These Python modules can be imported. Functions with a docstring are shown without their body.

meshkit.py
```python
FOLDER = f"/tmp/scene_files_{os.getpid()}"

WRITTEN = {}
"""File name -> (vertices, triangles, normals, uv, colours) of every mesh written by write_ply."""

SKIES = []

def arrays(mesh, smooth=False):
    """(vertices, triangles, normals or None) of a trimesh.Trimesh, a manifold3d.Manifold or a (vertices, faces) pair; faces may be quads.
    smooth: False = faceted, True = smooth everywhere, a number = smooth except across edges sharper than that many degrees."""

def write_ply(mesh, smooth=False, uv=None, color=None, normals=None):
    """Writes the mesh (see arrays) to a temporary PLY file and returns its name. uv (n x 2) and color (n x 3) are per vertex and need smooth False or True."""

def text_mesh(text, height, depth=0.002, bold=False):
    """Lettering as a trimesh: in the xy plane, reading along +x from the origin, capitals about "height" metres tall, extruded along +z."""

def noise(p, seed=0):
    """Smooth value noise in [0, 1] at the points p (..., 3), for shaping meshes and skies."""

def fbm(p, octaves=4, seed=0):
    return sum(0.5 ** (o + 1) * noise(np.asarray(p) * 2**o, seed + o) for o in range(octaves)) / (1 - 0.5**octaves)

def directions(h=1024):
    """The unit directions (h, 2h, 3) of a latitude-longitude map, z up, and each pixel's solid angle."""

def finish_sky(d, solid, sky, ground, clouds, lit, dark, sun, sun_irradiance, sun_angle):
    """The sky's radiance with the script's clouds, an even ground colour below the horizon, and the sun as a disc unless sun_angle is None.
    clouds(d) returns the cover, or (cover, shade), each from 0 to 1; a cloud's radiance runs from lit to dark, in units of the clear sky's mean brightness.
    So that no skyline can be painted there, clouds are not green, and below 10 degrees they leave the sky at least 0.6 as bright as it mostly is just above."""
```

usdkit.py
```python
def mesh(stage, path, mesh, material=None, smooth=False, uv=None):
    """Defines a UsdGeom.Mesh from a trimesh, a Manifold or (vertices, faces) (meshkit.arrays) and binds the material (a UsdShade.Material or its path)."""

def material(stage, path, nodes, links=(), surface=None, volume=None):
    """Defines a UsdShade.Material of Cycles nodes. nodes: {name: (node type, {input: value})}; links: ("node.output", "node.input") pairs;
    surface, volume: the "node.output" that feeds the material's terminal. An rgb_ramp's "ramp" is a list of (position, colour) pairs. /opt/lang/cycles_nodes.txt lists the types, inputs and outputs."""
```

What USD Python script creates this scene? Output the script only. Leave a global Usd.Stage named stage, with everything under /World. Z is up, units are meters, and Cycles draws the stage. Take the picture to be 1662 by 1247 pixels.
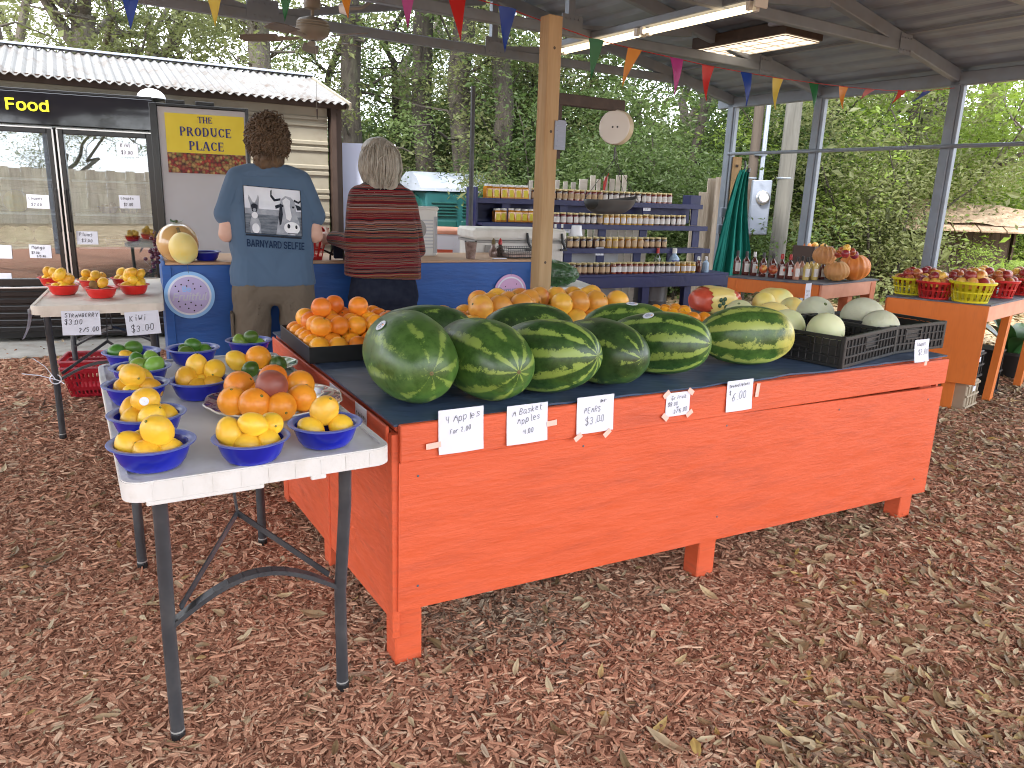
import math, random
import numpy as np
import trimesh
import manifold3d as m3
from shapely.geometry import Polygon, LineString, Point, box as sbox
from shapely.ops import unary_union
import meshkit, usdkit
from pxr import Usd, UsdGeom, UsdLux, UsdShade, Gf, Sdf, Vt

random.seed(7)
RNG = np.random.default_rng(7)
stage = Usd.Stage.CreateInMemory()
UsdGeom.SetStageUpAxis(stage, 'Z')
UsdGeom.SetStageMetersPerUnit(stage, 1.0)
UsdGeom.Xform.Define(stage, '/World')
UsdGeom.Scope.Define(stage, '/World/Looks')

# ---------------------------------------------------------------- camera, sky, sun, exposure
FPX, PITCH, ROLL, EYE = 1212.5, .2468, -.034, 1.368       # focal length in pixels of the 1662 px wide photograph
PX, PY = 831.0, 623.5
EXPOSURE = 2.35
SKY_STRENGTH, SUN_INTENSITY, SUN_ANGLE = .10, .40, 10.0
SUN_ELEV, SUN_AZ = math.radians(48), math.radians(205)      # azimuth clockwise from +y: behind the camera, to the left

def camera():
    c, s = math.cos(PITCH), math.sin(PITCH)
    fwd = np.array([0, c, -s]); r0 = np.array([1.0, 0, 0]); u0 = np.array([0, s, c])
    cr, sr = math.cos(ROLL), math.sin(ROLL)
    r = cr * r0 - sr * u0; u = sr * r0 + cr * u0
    m = np.eye(4); m[0, :3] = r; m[1, :3] = u; m[2, :3] = -fwd; m[3, :3] = [0, 0, EYE]
    cam = UsdGeom.Camera.Define(stage, '/World/camera')
    cam.AddTransformOp().Set(Gf.Matrix4d(m.tolist()))
    cam.CreateHorizontalApertureAttr(36.0); cam.CreateVerticalApertureAttr(27.0)
    cam.CreateFocalLengthAttr(36.0 * FPX / 1662)
    cam.CreateClippingRangeAttr(Gf.Vec2f(.05, 500))
    cam.CreateExposureAttr(EXPOSURE)
camera()

sun_dir = np.array([math.sin(SUN_AZ) * math.cos(SUN_ELEV), math.cos(SUN_AZ) * math.cos(SUN_ELEV), math.sin(SUN_ELEV)])
usdkit.material(stage, '/World/Looks/sky', {
    'sky': ('sky_texture', {'sky_type': 'single_scattering', 'sun_disc': False, 'sun_elevation': SUN_ELEV, 'sun_rotation': SUN_AZ, 'aerosol_density': 2.0}),
    'co': ('texture_coordinate', {}),
    'n': ('noise_texture', {'scale': 2.2, 'detail': 6.0, 'roughness': .55}),
    'r': ('map_range', {'from_min': .28, 'from_max': .6, 'to_min': .55, 'to_max': 1.0, 'clamp': True}),
    'mx': ('mix_color', {'b': (9.5, 9.9, 10.6), 'use_clamp': False}),
    'bg': ('background_shader', {'strength': SKY_STRENGTH})},
    [('co.generated', 'n.vector'), ('n.fac', 'r.value'), ('r.result', 'mx.fac'), ('sky.color', 'mx.a'), ('mx.result', 'bg.color')], surface='bg.background')
dome = UsdLux.DomeLight.Define(stage, '/World/sky')
UsdShade.MaterialBindingAPI.Apply(dome.GetPrim()).Bind(UsdShade.Material.Get(stage, '/World/Looks/sky'))
dome.GetPrim().SetCustomDataByKey('kind', 'structure')
sun = UsdLux.DistantLight.Define(stage, '/World/sun')
sun.CreateNormalizeAttr(True); sun.CreateIntensityAttr(SUN_INTENSITY); sun.CreateAngleAttr(SUN_ANGLE); sun.CreateColorAttr(Gf.Vec3f(1, .95, .88))
def look_matrix(d):
    z = np.asarray(d, float); z /= np.linalg.norm(z)
    x = np.cross([0, 0, 1.0], z); x /= np.linalg.norm(x); y = np.cross(z, x)
    m = np.eye(4); m[0, :3] = x; m[1, :3] = y; m[2, :3] = z
    return Gf.Matrix4d(m.tolist())
sun.AddTransformOp().Set(look_matrix(sun_dir))

# ---------------------------------------------------------------- measuring: a sight line of the photograph meets a known height, depth or wall
def ray(px, py):
    u = (px - PX) / FPX; v = -(py - PY) / FPX
    c, s = math.cos(-ROLL), math.sin(-ROLL); u, v = u * c - v * s, u * s + v * c
    c, s = math.cos(PITCH), math.sin(PITCH)
    return np.array([u, c + v * s, -s + v * c])
def at(px, py, z=0.0):
    d = ray(px, py); return np.array([0, 0, EYE]) + d * (z - EYE) / d[2]
def aty(px, py, y):
    d = ray(px, py); return np.array([0, 0, EYE]) + d * y / d[1]
def online(px, py, A, B):
    d = ray(px, py); A = np.array(A[:2], float); B = np.array(B[:2], float); n = np.array([-(B - A)[1], (B - A)[0]])
    return np.array([0, 0, EYE]) + d * (n @ A) / (n @ d[:2])

# ---------------------------------------------------------------- names, things, parts
_used = {}
def numbered(parent, name):
    k = (parent, name); _used[k] = _used.get(k, -1) + 1
    return name if _used[k] == 0 else f'{name}_{_used[k]:03d}'
def mat4(loc=(0, 0, 0), rz=0.0, rot=None, scale=1.0):
    R = np.eye(3) if rot is None else np.asarray(rot, float)
    c, s = math.cos(rz), math.sin(rz)
    R = np.array([[c, -s, 0], [s, c, 0], [0, 0, 1]]) @ R
    R = R @ np.diag(np.broadcast_to(np.asarray(scale, float), (3,)))
    m = np.eye(4); m[:3, :3] = R; m[:3, 3] = loc
    return m
def gf(m): return Gf.Matrix4d(np.asarray(m).T.tolist())
def euler(ax, ay, az):
    return trimesh.transformations.euler_matrix(ax, ay, az)[:3, :3]
def setdata(p, label=None, cat=None, group=None, kind=None):
    for k, v in (('label', label), ('category', cat), ('group', group), ('kind', kind)):
        if v: p.SetCustomDataByKey(k, v)
def thing(name, label, cat, loc=(0, 0, 0), rz=0.0, group=None, m=None):
    path = '/World/' + numbered('/World', name)
    x = UsdGeom.Xform.Define(stage, path)
    x.AddTransformOp().Set(gf(mat4(loc, rz) if m is None else m))
    setdata(x.GetPrim(), label, cat, group)
    return x.GetPrim()
def part(parent, name, mesh, mat, smooth=False, label=None, kind=None):
    base = str(parent.GetPath())
    path = base + '/' + numbered(base, name)
    if isinstance(mesh, MB): mesh = mesh.mesh()
    if isinstance(mesh, trimesh.Trimesh) and len(np.unique(mesh.faces)) < len(mesh.vertices): mesh.remove_unreferenced_vertices()
    p = usdkit.mesh(stage, path, mesh, L[mat], smooth).GetPrim()
    setdata(p, label=label, kind=kind)
    return p
def whole(name, mesh, mat, label=None, cat=None, group=None, kind=None, smooth=False):
    path = '/World/' + numbered('/World', name)
    if isinstance(mesh, MB): mesh = mesh.mesh()
    p = usdkit.mesh(stage, path, mesh, L[mat], smooth).GetPrim()
    setdata(p, label, cat, group, kind)
    return p
def copy(src, label, loc=(0, 0, 0), rz=0.0, group=None, m=None, name=None, cat=None):
    was = src.GetCustomData()
    base = name or src.GetName()
    if base[-4:-3] == '_' and base[-3:].isdigit(): base = base[:-4]
    path = '/World/' + numbered('/World', base)
    x = UsdGeom.Xform.Define(stage, path)
    x.GetPrim().GetReferences().AddInternalReference(src.GetPath())
    x.GetPrim().SetInstanceable(True)
    op = UsdGeom.Xformable(x).GetOrderedXformOps()
    (op[0] if op else x.AddTransformOp()).Set(gf(mat4(loc, rz) if m is None else m))
    setdata(x.GetPrim(), label, cat or was.get('category'), group or was.get('group'))
    return x.GetPrim()
class Kind:
    """The first use builds the thing, each later one refers to it."""
    def __init__(self, name, cat, build): self.name, self.cat, self.build, self.first = name, cat, build, None
    def put(self, label, loc=(0, 0, 0), rz=0.0, group=None, m=None):
        if self.first is None:
            self.first = thing(self.name, label, self.cat, loc, rz, group, m); self.build(self.first)
            return self.first
        return copy(self.first, label, loc, rz, group, m, name=self.name)

# ---------------------------------------------------------------- mesh builder
class MB:
    def __init__(self): self.v, self.f, self.n = [], [], 0
    def add(self, v, f):
        v = np.asarray(v, float).reshape(-1, 3); f = np.asarray(f, int)
        if f.ndim == 2 and f.shape[1] == 4: f = np.vstack([f[:, [0, 1, 2]], f[:, [0, 2, 3]]])
        self.v.append(v); self.f.append(f + self.n); self.n += len(v); return self
    def tm(self, m, M=None):
        v, f, _ = meshkit.arrays(m)
        if M is not None: v = v @ np.asarray(M)[:3, :3].T + np.asarray(M)[:3, 3]
        return self.add(v, f)
    def mesh(self): return trimesh.Trimesh(np.vstack(self.v), np.vstack(self.f), process=False)
    def box(self, c, s, rz=0.0, b=0.0, rot=None):
        return self.tm(cbox(s, b), mat4(c, rz, rot))
    def bar(self, a, b, w, h, up=(0, 0, 1), bev=0.0):
        a, b = np.asarray(a, float), np.asarray(b, float)
        z = b - a; L_ = np.linalg.norm(z); z /= L_
        x = np.cross(up, z)
        if np.linalg.norm(x) < 1e-6: x = np.cross((0, 1, 0), z)
        x /= np.linalg.norm(x); y = np.cross(z, x)
        M = np.eye(4); M[:3, 0], M[:3, 1], M[:3, 2], M[:3, 3] = x, y, z, (a + b) / 2
        return self.tm(cbox((w, h, L_), bev), M)
    def tube(self, pts, r, sides=8, cap=True, closed=False):
        p = np.asarray(pts, float); n = len(p)
        t = np.roll(p, -1, 0) - np.roll(p, 1, 0) if closed else np.gradient(p, axis=0)
        t /= np.linalg.norm(t, axis=1, keepdims=True) + 1e-12
        a = np.cross(t[0], [0, 0, 1.0] if abs(t[0][2]) < .9 else [1.0, 0, 0]); fr = []
        for i in range(n):
            a = a - t[i] * (a @ t[i]); a /= np.linalg.norm(a) + 1e-12; fr.append(a)
        fr = np.array(fr); b = np.cross(t, fr); ang = np.arange(sides) * 2 * np.pi / sides
        rr = np.broadcast_to(r, (n,))[:, None, None]
        v = p[:, None] + rr * (np.cos(ang)[None, :, None] * fr[:, None] + np.sin(ang)[None, :, None] * b[:, None])
        fs = []
        for i in range(n if closed else n - 1):
            k = (i + 1) % n
            for j in range(sides):
                fs.append((i * sides + j, i * sides + (j + 1) % sides, k * sides + (j + 1) % sides, k * sides + j))
        self.add(v.reshape(-1, 3), fs)
        if cap and not closed:
            for e, s in ((0, -1), (n - 1, 1)):
                base = v[e]; c = p[e]
                f = [(sides, j, (j + 1) % sides)[::s] for j in range(sides)]
                self.add(np.vstack([base, c]), f)
        return self
    def lathe(self, prof, sides=24, M=None, sx=1.0, sy=1.0):
        """prof: (radius, z) from bottom to top, the outside going up."""
        p = np.asarray(prof, float); n = len(p); ang = np.arange(sides) * 2 * np.pi / sides
        v = np.stack([p[:, None, 0] * np.cos(ang) * sx, p[:, None, 0] * np.sin(ang) * sy, np.repeat(p[:, 1:2], sides, 1)], -1).reshape(-1, 3)
        fs = [(i * sides + j, i * sides + (j + 1) % sides, (i + 1) * sides + (j + 1) % sides, (i + 1) * sides + j) for i in range(n - 1) for j in range(sides)]
        if M is not None: v = v @ np.asarray(M)[:3, :3].T + np.asarray(M)[:3, 3]
        return self.add(v, fs)
    def quad(self, a, b, c, d): return self.add([a, b, c, d], [(0, 1, 2, 3)])
    def extrude(self, poly, depth, M=None):
        for g in getattr(poly, 'geoms', [poly]):
            if g.area > 1e-9: self.tm(trimesh.creation.extrude_polygon(g, depth, engine='earcut'), M)
        return self
_cb = {}
def cbox(s, b=0.0):
    s = np.asarray(s, float); key = (tuple(np.round(s, 5)), b)
    if key in _cb: return _cb[key]
    if b <= 0: m = trimesh.creation.box(s)
    else:
        h = s / 2; pts = []
        for sx in (-1, 1):
            for sy in (-1, 1):
                for sz in (-1, 1):
                    q = h * (sx, sy, sz); d = np.minimum(b, h * .9) * (sx, sy, sz)
                    pts += [q - [d[0], d[1], 0], q - [d[0], 0, d[2]], q - [0, d[1], d[2]]]
        m = m3.Manifold.hull_points(np.array(pts)); mm = m.to_mesh()
        m = trimesh.Trimesh(mm.vert_properties[:, :3], mm.tri_verts, process=False)
    _cb[key] = m
    return m
def frame_m(o, x, y, z=None):
    """Matrix with origin o and axes x, y (z = x cross y)."""
    x = np.asarray(x, float) / np.linalg.norm(x); y = np.asarray(y, float)
    y = y - x * (x @ y); y /= np.linalg.norm(y); z = np.cross(x, y)
    m = np.eye(4); m[:3, 0], m[:3, 1], m[:3, 2], m[:3, 3] = x, y, z, o
    return m
def disp(mesh, amp, scale, seed=0, octaves=3):
    v, f, n = meshkit.arrays(mesh, True)
    d = meshkit.fbm(v * scale + seed * 17.3, octaves, seed) - .5
    return trimesh.Trimesh(v + n * (d * 2 * amp)[:, None], f, process=False)
def yaw(v): return math.atan2(v[1], v[0])
# ---------------------------------------------------------------- materials
L = {}
def mat(name, c1, c2=None, rough=.5, scale=20.0, bump=0.0, bscale=None, spec=.5, stretch=None, coords='object', vary=0.0, ramp=None, detail=4.0, metallic=0.0, coat=0.0, sheen=0.0, sss=0.0, dirt=None, island=0.0, rrange=None, bdist=.02):
    """Principled paint, wood, metal ... with colour between c1 and c2 by noise, optional fine relief, wear (dirt: colour, amount, scale) and variation from copy to copy."""
    n = {'co': ('texture_coordinate', {}), 'geo': ('geometry', {}), 'map': ('mapping', {'scale': stretch or (1, 1, 1)}), 'p': ('principled_bsdf', {'roughness': rough, 'specular_ior_level': spec, 'metallic': metallic, 'coat_weight': coat, 'sheen_weight': sheen})}
    l = [('geo.position' if coords == 'world' else 'co.object', 'map.vector')]
    col = None
    if c2 is not None or ramp:
        n['n'] = ('noise_texture', {'scale': scale, 'detail': detail, 'roughness': .6})
        n['r'] = ('rgb_ramp', {'ramp': ramp or [(.3, c1), (.7, c2)]})
        l += [('map.vector', 'n.vector'), ('n.fac', 'r.fac')]; col = 'r.color'
    else:
        n['c'] = ('color', {'value': c1}); col = 'c.color'
    if dirt:
        dc, amt, ds = dirt
        n['dn'] = ('noise_texture', {'scale': ds, 'detail': 6.0, 'roughness': .7})
        n['dr'] = ('map_range', {'from_min': .5, 'from_max': .75, 'to_min': 0.0, 'to_max': amt, 'clamp': True})
        n['dm'] = ('mix_color', {'b': dc})
        l += [('map.vector', 'dn.vector'), ('dn.fac', 'dr.value'), ('dr.result', 'dm.fac'), (col, 'dm.a')]; col = 'dm.result'
    if vary:
        n['oi'] = ('object_info', {}); n['vr'] = ('map_range', {'to_min': 1 - vary, 'to_max': 1 + vary}); n['vh'] = ('hsv', {})
        n['hr'] = ('map_range', {'to_min': .5 - vary * .06, 'to_max': .5 + vary * .06})
        l += [('oi.random', 'vr.value'), ('vr.result', 'vh.value'), ('oi.random', 'hr.value'), ('hr.result', 'vh.hue'), (col, 'vh.color')]; col = 'vh.color'
    if island:
        n['ir'] = ('map_range', {'to_min': 1 - island, 'to_max': 1 + island}); n['ih'] = ('hsv', {})
        l += [('geo.random_per_island', 'ir.value'), ('ir.result', 'ih.value'), (col, 'ih.color')]; col = 'ih.color'
    l.append((col, 'p.base_color'))
    if bump:
        n['bn'] = ('noise_texture', {'scale': bscale or scale * 3, 'detail': 5.0, 'roughness': .6}); n['b'] = ('bump', {'strength': bump, 'distance': bdist})
        l += [('map.vector', 'bn.vector'), ('bn.fac', 'b.height'), ('b.normal', 'p.normal')]
    if rrange:
        n['rn'] = ('noise_texture', {'scale': 6.0, 'detail': 5.0}); n['rr'] = ('map_range', {'from_min': .3, 'from_max': .7, 'to_min': rrange[0], 'to_max': rrange[1], 'clamp': True})
        l += [('map.vector', 'rn.vector'), ('rn.fac', 'rr.value'), ('rr.result', 'p.roughness')]
    L[name] = usdkit.material(stage, '/World/Looks/' + name, n, l, surface='p.BSDF')
def leafmat(name, ramp, trans=.48, rough=.45):
    n = {'geo': ('geometry', {}), 'oi': ('object_info', {}), 'r': ('rgb_ramp', {'ramp': ramp}), 'p': ('principled_bsdf', {'roughness': rough, 'specular_ior_level': .35}), 't': ('translucent_bsdf', {}), 'm': ('mix_closure', {'fac': trans}),
         'co': ('texture_coordinate', {}), 'nz': ('noise_texture', {'scale': .8, 'detail': 2.0}), 'a': ('math', {'math_type': 'multiply_add', 'value2': .55}), 'b': ('math', {'math_type': 'multiply', 'value2': .45}),
         'h': ('hsv', {'value': 1.25, 'saturation': 1.1})}
    l = [('co.object', 'nz.vector'), ('nz.fac', 'b.value1'), ('geo.random_per_island', 'a.value1'), ('b.value', 'a.value3'), ('a.value', 'r.fac'), ('r.color', 'p.base_color'), ('r.color', 'h.color'), ('h.color', 't.color'), ('p.BSDF', 'm.closure1'), ('t.BSDF', 'm.closure2')]
    L[name] = usdkit.material(stage, '/World/Looks/' + name, n, l, surface='m.closure')
def chipmat(name, ramp, rough=.85):
    n = {'oi': ('object_info', {}), 'r': ('rgb_ramp', {'ramp': ramp}), 'co': ('texture_coordinate', {}), 'mp': ('mapping', {'scale': (12, 90, 90)}), 'nz': ('noise_texture', {'scale': 1.0, 'detail': 3.0}),
         'mr': ('map_range', {'from_min': .3, 'from_max': .7, 'to_min': .62, 'to_max': 1.2, 'clamp': True}), 'h': ('hsv', {}), 'p': ('principled_bsdf', {'roughness': rough, 'specular_ior_level': .25})}
    l = [('oi.random', 'r.fac'), ('co.object', 'mp.vector'), ('mp.vector', 'nz.vector'), ('nz.fac', 'mr.value'), ('mr.result', 'h.value'), ('r.color', 'h.color'), ('h.color', 'p.base_color')]
    L[name] = usdkit.material(stage, '/World/Looks/' + name, n, l, surface='p.BSDF')
def glow(name, col, strength):
    L[name] = usdkit.material(stage, '/World/Looks/' + name, {'e': ('emission', {'color': col, 'strength': strength})}, surface='e.emission')
def pane(name, tint=(.93, .96, .95), rough=.0, base=.0, ior=1.5):
    n = {'t': ('transparent_bsdf', {'color': tint}), 'g': ('glossy_bsdf', {'color': (.95, .97, 1.0), 'roughness': rough}), 'f': ('fresnel', {'IOR': ior}), 'a': ('math', {'math_type': 'add', 'value2': base, 'use_clamp': True}), 'm': ('mix_closure', {})}
    L[name] = usdkit.material(stage, '/World/Looks/' + name, n, [('f.fac', 'a.value1'), ('a.value', 'm.fac'), ('t.BSDF', 'm.closure1'), ('g.BSDF', 'm.closure2')], surface='m.closure')

mat('mulch_soil', (.22, .102, .064), (.40, .192, .122), rough=.95, scale=35, bump=.6, bscale=90, coords='world', spec=.2)
chipmat('chip_red', [(0, (.18, .082, .050)), (.2, (.33, .155, .095)), (.55, (.48, .240, .150)), (.8, (.57, .325, .21)), (1, (.55, .39, .27))])
chipmat('chip_brown', [(0, (.09, .058, .042)), (.35, (.23, .14, .095)), (.7, (.35, .235, .16)), (1, (.46, .36, .26))])
chipmat('leaf_tan', [(0, (.12, .075, .035)), (.3, (.24, .16, .085)), (.6, (.36, .27, .16)), (.85, (.46, .36, .23)), (1, (.34, .22, .06))], rough=.55)
mat('concrete', (.30, .28, .25), (.42, .40, .36), rough=.9, scale=9, bump=.15, coords='world', dirt=((.13, .09, .06), .7, 3))
mat('forest_floor', (.16, .11, .065), (.34, .25, .15), rough=.95, scale=3.5, bump=.8, bscale=30, coords='world', spec=.2, ramp=[(.25, (.10, .07, .04)), (.45, (.24, .17, .10)), (.6, (.38, .29, .19)), (.75, (.15, .14, .06))])
mat('orange_paint', (.57, .086, .028), (.63, .102, .036), rough=.5, scale=5, bump=.12, bscale=26, stretch=(1, 1, 7), dirt=((.26, .05, .025), .6, 5), rrange=(.4, .62))
mat('orange_paint_long', (.57, .086, .028), (.63, .102, .036), rough=.5, scale=3, bump=.16, bscale=16, stretch=(.35, 2, 6), dirt=((.34, .055, .028), .5, 2.6), rrange=(.38, .6))
mat('tangerine_paint', (.56, .135, .012), (.64, .16, .018), rough=.5, scale=4, bump=.1, bscale=20, stretch=(6, 6, 1), dirt=((.30, .07, .01), .5, 4))
mat('faded_orange', (.52, .15, .06), (.62, .20, .09), rough=.55, scale=6, bump=.1, dirt=((.25, .06, .02), .6, 5))
mat('pink_orange', (.60, .25, .15), (.70, .33, .21), rough=.5, scale=6, bump=.08)
mat('table_blue', (.030, .052, .10), (.060, .095, .165), rough=.38, scale=5, bump=.18, bscale=14, stretch=(.5, 2.2, 1), dirt=((.015, .02, .03), .75, 5), rrange=(.3, .55))
mat('edge_grey', (.05, .07, .11), (.14, .14, .15), rough=.6, scale=12, bump=.2)
mat('counter_blue', (.010, .082, .33), (.016, .102, .38), rough=.5, scale=4, bump=.15, bscale=18, stretch=(.5, 1, 3), dirt=((.012, .035, .13), .5, 3))
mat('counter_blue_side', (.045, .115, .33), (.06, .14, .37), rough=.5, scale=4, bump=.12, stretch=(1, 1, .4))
mat('rack_navy', (.006, .011, .072), (.010, .016, .095), rough=.5, scale=6, bump=.15, dirt=((.02, .025, .07), .5, 7))
mat('pine_wood', (.33, .205, .092), (.42, .28, .14), rough=.7, scale=3, bump=.12, bscale=12, stretch=(9, 9, .7), dirt=((.27, .14, .05), .7, 2))
mat('dark_wood', (.035, .022, .016), (.06, .038, .028), rough=.7, scale=4, bump=.15, stretch=(3, 3, 3))
mat('counter_top_wood', (.42, .25, .14), (.52, .33, .20), rough=.5, scale=3, stretch=(1, 8, 8), bump=.05)
mat('old_wood', (.33, .27, .20), (.52, .45, .36), rough=.85, scale=3, bump=.3, bscale=9, stretch=(8, 8, .6), dirt=((.14, .10, .07), .7, 2), vary=.15)
mat('grey_pole', (.085, .083, .072), (.125, .12, .105), rough=.85, scale=2, bump=.35, bscale=6, stretch=(9, 9, .5), dirt=((.045, .042, .034), .8, 1.5))
mat('brown_pole', (.048, .036, .027), (.075, .057, .043), rough=.85, scale=2, bump=.35, bscale=6, stretch=(9, 9, .5))
mat('steel_grey', (.175, .205, .245), (.22, .255, .30), rough=.5, scale=5, bump=.03, metallic=.25, dirt=((.17, .15, .13), .5, 3))
mat('roof_steel', (.21, .27, .345), (.26, .325, .41), rough=.5, scale=2.5, metallic=.25, coords='world', dirt=((.20, .17, .16), .7, 1.4))
mat('dark_steel', (.035, .037, .042), (.055, .057, .062), rough=.42, scale=9, bump=.05, dirt=((.10, .095, .09), .35, 9), metallic=.2)
mat('conduit', (.30, .34, .41), (.36, .40, .47), rough=.4, metallic=.6, scale=5)
mat('meter_grey', (.21, .24, .30), (.25, .28, .34), rough=.5, scale=3, metallic=.1)
mat('white_plastic', (.60, .585, .56), (.67, .655, .63), rough=.5, scale=3, bump=.04, bscale=220, dirt=((.42, .38, .33), .55, 3.5), rrange=(.4, .6))
mat('white_plastic_rim', (.58, .57, .55), (.65, .64, .62), rough=.5, scale=6, bump=.06, bscale=120, dirt=((.42, .37, .31), .5, 7))
mat('tan_plastic', (.58, .52, .44), (.66, .60, .52), rough=.5, scale=4, dirt=((.38, .31, .24), .6, 5))
mat('white_paint', (.74, .76, .80), (.78, .80, .84), rough=.5, scale=3)
mat('board_white', (.66, .72, .92), rough=.6)
mat('offwhite', (.62, .61, .57), (.70, .69, .65), rough=.55, scale=4, dirt=((.42, .36, .28), .5, 4))
mat('cooler_white', (.60, .58, .53), (.68, .66, .61), rough=.5, scale=4, bump=.05, dirt=((.38, .33, .27), .6, 3))
mat('rust_white', (.72, .74, .80), (.76, .78, .84), rough=.5, scale=3, dirt=((.35, .14, .05), .9, 4))
mat('black_plastic', (.006, .006, .0065), (.010, .010, .011), rough=.45, scale=20, bump=.03)
mat('black_tray', (.005, .005, .0055), rough=.42)
mat('grey_plastic', (.22, .21, .20), (.30, .29, .27), rough=.5, scale=9)
mat('appliance_black', (.008, .008, .009), rough=.22)
mat('appliance_gloss', (.006, .006, .008), rough=.06, coat=.5)
mat('chrome', (.62, .62, .63), rough=.25, metallic=.9)
mat('fridge_inside', (.55, .60, .60), (.62, .66, .66), rough=.6, scale=2)
mat('panel_white', (.43, .44, .465), (.49, .50, .52), rough=.5, scale=1.5, dirt=((.45, .44, .43), .5, 2))
mat('shed_tan', (.28, .255, .195), (.34, .31, .24), rough=.5, scale=2, dirt=((.18, .15, .11), .6, 2.5))
mat('shed_roof_white', (.145, .145, .145), (.185, .185, .185), rough=.6, scale=3, spec=.25, dirt=((.07, .038, .018), .9, 4.5))
mat('shed_brown', (.045, .026, .018), (.065, .04, .03), rough=.6, scale=6)
mat('far_wood', (.06, .04, .03), (.11, .075, .055), rough=.9, scale=3, stretch=(6, 6, .7), bump=.2)
mat('debris', (.26, .17, .11), (.46, .34, .24), rough=.95, scale=9, bump=.8)
mat('bark', (.085, .072, .060), (.16, .138, .118), rough=.95, scale=4, bump=.9, bscale=9, stretch=(3, 3, .6), coords='object', bdist=.05, dirt=((.10, .12, .07), .6, 2))
mat('bark_dark', (.030, .024, .019), (.065, .053, .042), rough=.95, scale=4, bump=.9, bscale=9, stretch=(3, 3, .6), bdist=.05, dirt=((.04, .055, .022), .6, 2))
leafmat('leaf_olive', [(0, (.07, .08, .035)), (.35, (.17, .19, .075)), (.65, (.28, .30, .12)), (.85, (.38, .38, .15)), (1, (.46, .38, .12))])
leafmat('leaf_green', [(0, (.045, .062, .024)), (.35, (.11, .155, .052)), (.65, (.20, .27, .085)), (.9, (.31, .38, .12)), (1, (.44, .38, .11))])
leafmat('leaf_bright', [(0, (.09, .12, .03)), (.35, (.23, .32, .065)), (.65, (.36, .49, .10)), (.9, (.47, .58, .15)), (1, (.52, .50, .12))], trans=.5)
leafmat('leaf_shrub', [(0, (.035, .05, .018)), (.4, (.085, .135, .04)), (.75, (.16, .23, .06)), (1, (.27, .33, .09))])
mat('moss_grey', (.20, .21, .17), (.30, .31, .25), rough=.95, scale=9)
mat('dry_brush', (.22, .14, .10), (.36, .26, .19), rough=.95, scale=7, island=.35)
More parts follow.
